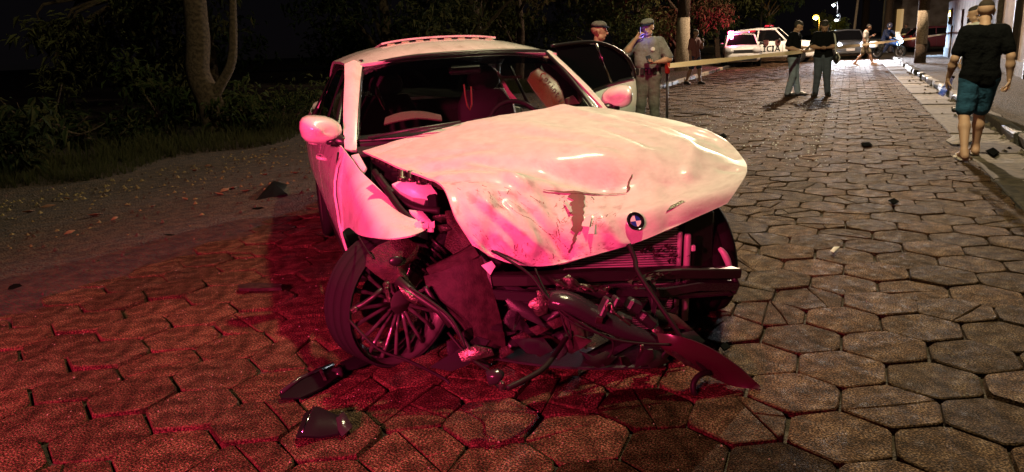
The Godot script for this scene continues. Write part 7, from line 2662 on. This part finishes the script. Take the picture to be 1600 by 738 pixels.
func motorcycle(at: Vector3) -> void:
	var turn := facing(at) + 0.9
	var o := thing("motorcycle", "motorcycle with a bright bluish headlight far down the right side", "motorcycle", at, turn)
	var st := mb(true)
	for z in [0.68, -0.68]:
		wheel(o, "wheel", Vector3(0, 0.31, z), Vector3(1, 0, 0), 0.31, 0.23, 0.12, 5)
	tube(st, [Vector3(0, 0.75, 0.45), Vector3(0, 0.82, 0.1), Vector3(0, 0.76, -0.25)], [0.11, 0.16, 0.1], 12)
	obj("tank", st, mat("blue_paint", lin(0.05, 0.12, 0.4), 0.25), o)
	st = mb(true)
	tube(st, [Vector3(0, 0.8, -0.2), Vector3(0, 0.82, -0.5), Vector3(0, 0.88, -0.85)], [0.12, 0.13, 0.08], 10, true, true, 0.5)
	obj("saddle", st, mats.black_leather, o)
	st = mb()
	box(st, Vector3(0, 0.45, 0.0), Vector3(0.3, 0.34, 0.46), 0.06)
	obj("engine", st, mats.dark_metal, o)
	st = mb(true)
	for s in [-1.0, 1.0]:
		tube(st, [Vector3(s * 0.09, 0.31, 0.68), Vector3(s * 0.09, 0.95, 0.42)], 0.026, 8)
		tube(st, [Vector3(s * 0.07, 0.31, -0.68), Vector3(s * 0.1, 0.5, -0.1), Vector3(0, 0.78, 0.35)], 0.024, 8)
	tube(st, [Vector3(-0.38, 1.06, 0.3), Vector3(0, 1.0, 0.42), Vector3(0.38, 1.06, 0.3)], 0.016, 8)
	tube(st, [Vector3(0.14, 0.3, 0.2), Vector3(0.16, 0.3, -0.4), Vector3(0.17, 0.42, -0.9)], [0.03, 0.04, 0.05], 8)
	obj("frame", st, mats.chrome, o)
	st = mb(true)
	sheet(st, [[Vector3(-0.2, 0.95, 0.55), Vector3(0, 0.95, 0.62), Vector3(0.2, 0.95, 0.55)], [Vector3(-0.16, 1.3, 0.42), Vector3(0, 1.32, 0.47), Vector3(0.16, 1.3, 0.42)]], 0.01)
	obj("fairing", st, mats.hatch_white, o)
	st = mb(true)
	ball(st, Vector3(0, 0.86, 0.68), Vector3(0.14, 0.13, 0.07), 8)
	obj("headlight", st, glow("moto_lamp", Color(0.75, 0.88, 1.0), 25.0), o)
	spot("headlight_beam", o, Vector3(0, 0.86, 0.78), Vector3(0, -0.06, 1), Color(0.7, 0.85, 1.0), 120.0, 40.0, 0.1, 1.0)
	for s in [-1.0, 1.0]:
		st = mb()
		box(st, Vector3(s * 0.3, 0.72, -0.7), Vector3(0.2, 0.34, 0.42), 0.05)
		obj("pannier", st, mats.hatch_white, o)
	var j := stand()
	j.pelvis = Vector3(0, 0.93, -0.32)
	j.waist = Vector3(0, 1.08, -0.27)
	j.chest = Vector3(0, 1.27, -0.18)
	j.neck = Vector3(0, 1.46, -0.1)
	j.head = Vector3(0, 1.62, -0.04)
	for s in [["l", 1.0], ["r", -1.0]]:
		j["shoulder_" + s[0]] = Vector3(0.19 * s[1], 1.4, -0.12)
		j["elbow_" + s[0]] = Vector3(0.34 * s[1], 1.2, 0.06)
		j["wrist_" + s[0]] = Vector3(0.33 * s[1], 1.09, 0.27)
		j["palm_" + s[0]] = Vector3(0, -1, 0)
		j["curl_" + s[0]] = 1.0
		j["hip_" + s[0]] = Vector3(0.11 * s[1], 0.9, -0.3)
		j["knee_" + s[0]] = Vector3(0.23 * s[1], 0.74, 0.12)
		j["ankle_" + s[0]] = Vector3(0.2 * s[1], 0.34, -0.1)
		j["toe_" + s[0]] = Vector3(0.2 * s[1], 0.3, 0.08)
	var p := person("helmeted rider in dark uniform seated on the far motorcycle", at, turn, 1.75, j, {"skin": mats.skin, "top": mats.navy, "sleeve": 1.8, "legs": mats.navy, "shoes": mats.black_leather, "cell": 0.02})
	st = mb(true)
	ball(st, Vector3(0, 1.65, -0.05), Vector3(0.135, 0.145, 0.155), 8)
	obj("helmet", st, mats.helmet, p)

# ---------- what lies about in the road
func build_debris() -> void:
	var shard := debris("debris_shard", "long black plastic shard lying left of the torn wheel", [Vector3(-1.058, 0, -3.074), Vector3(-0.997, 0, -3.198), Vector3(-0.925, 0, -3.33), Vector3(-0.87, 0, -3.346), Vector3(-0.829, 0, -3.222), Vector3(-0.878, 0, -3.127), Vector3(-0.954, 0, -3.034), Vector3(-1.033, 0, -3.017)], 0.008, 0.03, mats.shard_black, "plastic shard")
	var st0 := mb()
	square_bar(st0, [Vector3(-0.932, 0, -3.295) + Vector3(0, 0.045, 0), Vector3(-0.875, 0, -3.166) + Vector3(0, 0.04, 0)], 0.012, 0.012)
	obj("bright_clip", st0, mats.bare_metal, shard)
	st0 = mb(true)
	tube(st0, [Vector3(-1.047, 0, -3.067) + Vector3(0, 0.03, 0), Vector3(-0.991, 0, -3.177) + Vector3(0, 0.045, 0), Vector3(-0.873, 0, -3.332) + Vector3(0, 0.04, 0)], 0.011, 6)
	tube(st0, [Vector3(-0.854, 0, -3.273) + Vector3(0, 0.03, 0), Vector3(-0.842, 0, -3.3) + Vector3(0, 0.035, 0), Vector3(-0.827, 0, -3.242) + Vector3(0, 0.02, 0)], 0.02, 6)
	obj("rolled_edge", st0, mats.gloss_plastic, shard)
	shard = debris("debris_shard", "square black plastic piece nearest to the camera", [Vector3(-0.881, 0, -2.686), Vector3(-0.883, 0, -2.831), Vector3(-0.87, 0, -2.885), Vector3(-0.77, 0, -2.832), Vector3(-0.69, 0, -2.761), Vector3(-0.708, 0, -2.701), Vector3(-0.786, 0, -2.678), Vector3(-0.845, 0, -2.644)], 0.008, 0.085, mats.shard_black, "plastic shard")
	st0 = mb(true)
	tube(st0, [Vector3(-0.844, 0, -2.658) + Vector3(0, 0.05, 0), Vector3(-0.837, 0, -2.722) + Vector3(0, 0.075, 0), Vector3(-0.828, 0, -2.789) + Vector3(0, 0.095, 0)], 0.005, 6)
	obj("broken_edge", st0, mats.chrome, shard)
	st0 = mb()
	plate(st0, [Vector3(-0.755, 0, -2.766) + Vector3(0, 0.05, 0), Vector3(-0.707, 0, -2.783) + Vector3(0, 0.07, 0), Vector3(-0.665, 0, -2.728) + Vector3(0, 0.03, 0), Vector3(-0.697, 0, -2.67) + Vector3(0, 0.02, 0)], 0.006, 0.02, 0.006)
	obj("snapped_tab", st0, mats.gloss_plastic, shard)
	debris("debris_shard", "crumpled black rag of plastic on the dirt left of the car", [Vector3(-2.717, -0, -8.222), Vector3(-2.758, 0, -8.743), Vector3(-2.544, 0, -8.569), Vector3(-2.471, -0, -8.056), Vector3(-2.335, 0, -7.816), Vector3(-2.505, 0, -7.819), Vector3(-2.629, 0, -7.679)], 0.02, 0.09, mats.shard_black, "plastic shard")
	debris("debris_strip", "thin dark strip lying crosswise on the dirt at the left", [Vector3(-3.142, 0, -6.367), Vector3(-2.983, 0, -6.384), Vector3(-2.754, 0, -6.298), Vector3(-2.712, 0, -6.181), Vector3(-2.89, 0, -6.169), Vector3(-3.069, 0, -6.244)], 0.008, 0.012, mats.matte_black, "strip")
	debris("debris_strip", "short black strip at the far left edge of the road", [Vector3(-3.492, 0, -4.922), Vector3(-3.475, 0, -5.046), Vector3(-3.387, 0, -5.063), Vector3(-3.306, 0, -4.937), Vector3(-3.35, 0, -4.834), Vector3(-3.387, 0, -4.76)], 0.008, 0.012, mats.matte_black, "strip")
	debris("debris_strip", "flat red-lit strip just left of the car's shadow", [Vector3(-1.807, 0, -4.728), Vector3(-1.693, 0, -4.739), Vector3(-1.514, 0, -4.701), Vector3(-1.49, 0, -4.618), Vector3(-1.653, 0, -4.615), Vector3(-1.77, 0, -4.644)], 0.02, 0.012, mats.torn_plastic, "strip")
	debris("debris_strip", "small dark strip on the dirt behind the left shards", [Vector3(-2.637, 0, -7.307), Vector3(-2.518, 0, -7.373), Vector3(-2.382, 0, -7.405), Vector3(-2.35, 0, -7.278), Vector3(-2.468, 0, -7.214), Vector3(-2.588, 0, -7.18)], 0.008, 0.012, mats.matte_black, "strip")
	debris("debris_bar", "dark bar lying in front of the torn wheel", [Vector3(-0.853, 0, -3.381), Vector3(-0.755, 0, -3.486), Vector3(-0.644, 0, -3.596), Vector3(-0.596, 0, -3.533), Vector3(-0.651, 0, -3.428), Vector3(-0.758, 0, -3.335), Vector3(-0.828, 0, -3.306)], 0.015, 0.035, mats.shard_black, "bar")
	debris("plastic_wrapper", "crumpled grey plastic sheet beside the walking man's feet", [Vector3(5.75, 0, -9.862), Vector3(6.121, 0, -10.299), Vector3(6.214, 0, -10.19), Vector3(6.055, 0, -9.754), Vector3(5.766, 0, -9.464), Vector3(5.631, 0, -9.51)], 0.01, 0.03, mats.concrete, "plastic sheet")
	debris("debris_shard", "small black piece just right of the walking man's feet", [Vector3(5.676, 0, -8.901), Vector3(5.871, 0, -9.066), Vector3(5.757, 0, -8.765), Vector3(5.534, 0, -8.519)], 0.008, 0.03, mats.matte_black, "plastic shard")
	debris("debris_shard", "black scrap lying in the middle of the road", [Vector3(3.308, 0, -6.455), Vector3(3.392, 0, -6.522), Vector3(3.369, 0, -6.387), Vector3(3.275, 0, -6.299)], 0.006, 0.01, mats.matte_black, "plastic shard")
	debris("debris_shard", "dark scrap in the road below the two standing men", [Vector3(4.678, 0, -9.966), Vector3(4.827, 0, -10.049), Vector3(4.736, 0, -9.749), Vector3(4.584, 0, -9.672)], 0.006, 0.01, mats.matte_black, "plastic shard")
	debris("debris_shard", "tiny dark scrap by the bonnet's right side", [Vector3(3.206, 0, -11.47), Vector3(3.342, 0, -11.674), Vector3(3.286, 0, -11.275), Vector3(3.156, 0, -11.083)], 0.006, 0.01, mats.matte_black, "plastic shard")
	debris("debris_shard", "small black block under the bonnet's right corner", [Vector3(0.985, 0, -3.421), Vector3(1.022, 0, -3.441), Vector3(1.032, 0, -3.392), Vector3(0.989, 0, -3.35)], 0.006, 0.01, mats.matte_black, "plastic shard")
	debris("black_bag", "black rubbish bag by the kerb behind the walking man", [Vector3(8.656, 0, -14.461), Vector3(9.308, 0, -15.263), Vector3(8.838, 0, -14.201), Vector3(8.197, 0, -13.261), Vector3(8.103, 0, -13.443)], 0.03, 0.2, mats.shard_black, "bag")
	debris("dry_leaf", "pale dry leaf lying on the road right of the car", [Vector3(2.169, 0, -4.958), Vector3(2.233, 0, -5.048), Vector3(2.278, 0, -5.057), Vector3(2.212, 0, -4.967), Vector3(2.174, 0, -4.908)], 0.004, 0.012, mats.sole, "leaf")
	# dry leaves on the dirt
	for p in [Vector3(-4.885, 0, -7.525), Vector3(-4.873, 0, -8.198), Vector3(-4.04, 0, -7.214), Vector3(-4.826, 0, -7.757), Vector3(-3.164, 0, -8.287), Vector3(-3.147, 0, -8.065), Vector3(-2.897, 0, -8.189), Vector3(-3.024, 0, -9.295), Vector3(-2.663, 0, -9.343), Vector3(-3.728, 0, -6.963), Vector3(-4.151, 0, -9.932), Vector3(-4.12, 0, -10.296), Vector3(-3.864, 0, -6.45), Vector3(-3.611, 0, -7.507), Vector3(-3.427, 0, -7.852), Vector3(-3.121, -0, -8.428)]:
		var st := mb(true)
		var a := rng.randf() * TAU
		var d := Vector3(cos(a), 0, sin(a)) * rng.randf_range(0.04, 0.09)
		var n := Vector3(-d.z, 0, d.x) * 0.5
		plate(st, [p + d + Vector3(0, 0.06, 0), p + n + Vector3(0, 0.05, 0), p - d + Vector3(0, 0.045, 0), p - n + Vector3(0, 0.06, 0)], 0.003, 0.015, 0.004)
		tag(obj("fallen_leaf", st, mats.dry_leaf), "curled reddish dry leaf lying on the dirt verge", "leaf", "dry leaves on the dirt verge")
	# glass crumbs and grit
	crumbs("glass_crumbs", mat("glass_crumb", lin(0.6, 0.6, 0.6), 0.08), 420, func() -> Vector3: return road(rng.randf_range(9.0, 18.0), rng.randf_range(-2.6, -0.2) + 0.02), 0.008, 0.016, "bright crumbs of broken glass scattered over the road behind the car")
	crumbs("kerb_litter", mats.concrete, 110, func() -> Vector3: return road(rng.randf_range(9.0, 30.0), 1.95 + rng.randfn(0.0, 0.14), 0.0), 0.02, 0.055, "scraps and stones lying along the right kerb")
	crumbs("verge_litter", mats.straw, 1500, func() -> Vector3: return road(rng.randf_range(2.0, 22.0), -8.9 + absf(rng.randfn(0.0, 1.5)), 0.035), 0.006, 0.03, "bits of straw, twigs and leaf litter strewn over the dirt verge")
	crumbs("verge_pebbles", mats.soil, 900, func() -> Vector3: return road(rng.randf_range(2.0, 20.0), rng.randf_range(-8.8, -4.6), 0.03), 0.01, 0.035, "dark pebbles and clods on the dirt verge")
	crumbs("road_grit", mats.grit, 1700, func() -> Vector3: return road(rng.randf_range(1.8, 9.0), rng.randf_range(-4.6, 1.3)), 0.002, 0.0055, "pale grit scattered over the paving stones")


func debris(called: String, label: String, pts: Array, thick: float, lift: float, m: Material, cat: String) -> MeshInstance3D:
	var up := []
	for i in pts.size():
		up.append(pts[i] + Vector3(0, 0.012 + thick + (lift * 0.3 if i % 3 == 1 else 0.0), 0))
	var c := Vector3.ZERO
	for p in up:
		c += p
	c /= up.size()
	var st := mb()
	for layer in 2:
		st.set_smooth_group(layer)
		for i in up.size():
			var k := (i + 1) % up.size()
			var hub := c + Vector3(0, lift if layer == 0 else -thick * 0.5, 0)
			var mi: Vector3 = up[i].lerp(c, 0.5) + Vector3(0, lift * rng.randf_range(0.3, 0.8) if layer == 0 else -thick, 0)
			var mk: Vector3 = up[k].lerp(c, 0.5) + Vector3(0, lift * rng.randf_range(0.3, 0.8) if layer == 0 else -thick, 0)
			var dn := Vector3(0, -thick if layer == 1 else 0.0, 0)
			tri(st, up[i] + dn, up[k] + dn, c + dn if layer == 1 else hub)
			if layer == 0:
				continue
	st.set_smooth_group(-1)
	for i in up.size():
		var k := (i + 1) % up.size()
		quad(st, up[i], up[k], up[k] - Vector3(0, thick, 0), up[i] - Vector3(0, thick, 0))
	var o := obj(called, st, m)
	tag(o, label, cat)
	return o


func crumbs(called: String, m: Material, count: int, where: Callable, r0: float, r1: float, label: String) -> void:
	var st := mb()
	for q in [[Vector3(1, 0, 0), Vector3(0, 1, 0), Vector3(0, 0, 1)], [Vector3(0, 0, 1), Vector3(0, 1, 0), Vector3(-1, 0, 0)], [Vector3(-1, 0, 0), Vector3(0, 1, 0), Vector3(0, 0, -1)], [Vector3(0, 0, -1), Vector3(0, 1, 0), Vector3(1, 0, 0)]]:
		tri(st, q[0], q[1], q[2])
	st.generate_normals()
	var mm := MultiMesh.new()
	mm.transform_format = MultiMesh.TRANSFORM_3D
	mm.mesh = st.commit()
	mm.instance_count = count
	for i in count:
		var r := rng.randf_range(r0, r1)
		mm.set_instance_transform(i, Transform3D(Basis(Vector3.UP, rng.randf() * TAU).scaled(Vector3(r, r * rng.randf_range(0.5, 1.3), r)), where.call() + Vector3(0, 0.001, 0)))
	var n := MultiMeshInstance3D.new()
	n.name = called
	n.multimesh = mm
	n.material_override = m
	n.set_meta("kind", "stuff")
	tag(n, label, "debris")
	add_child(n)
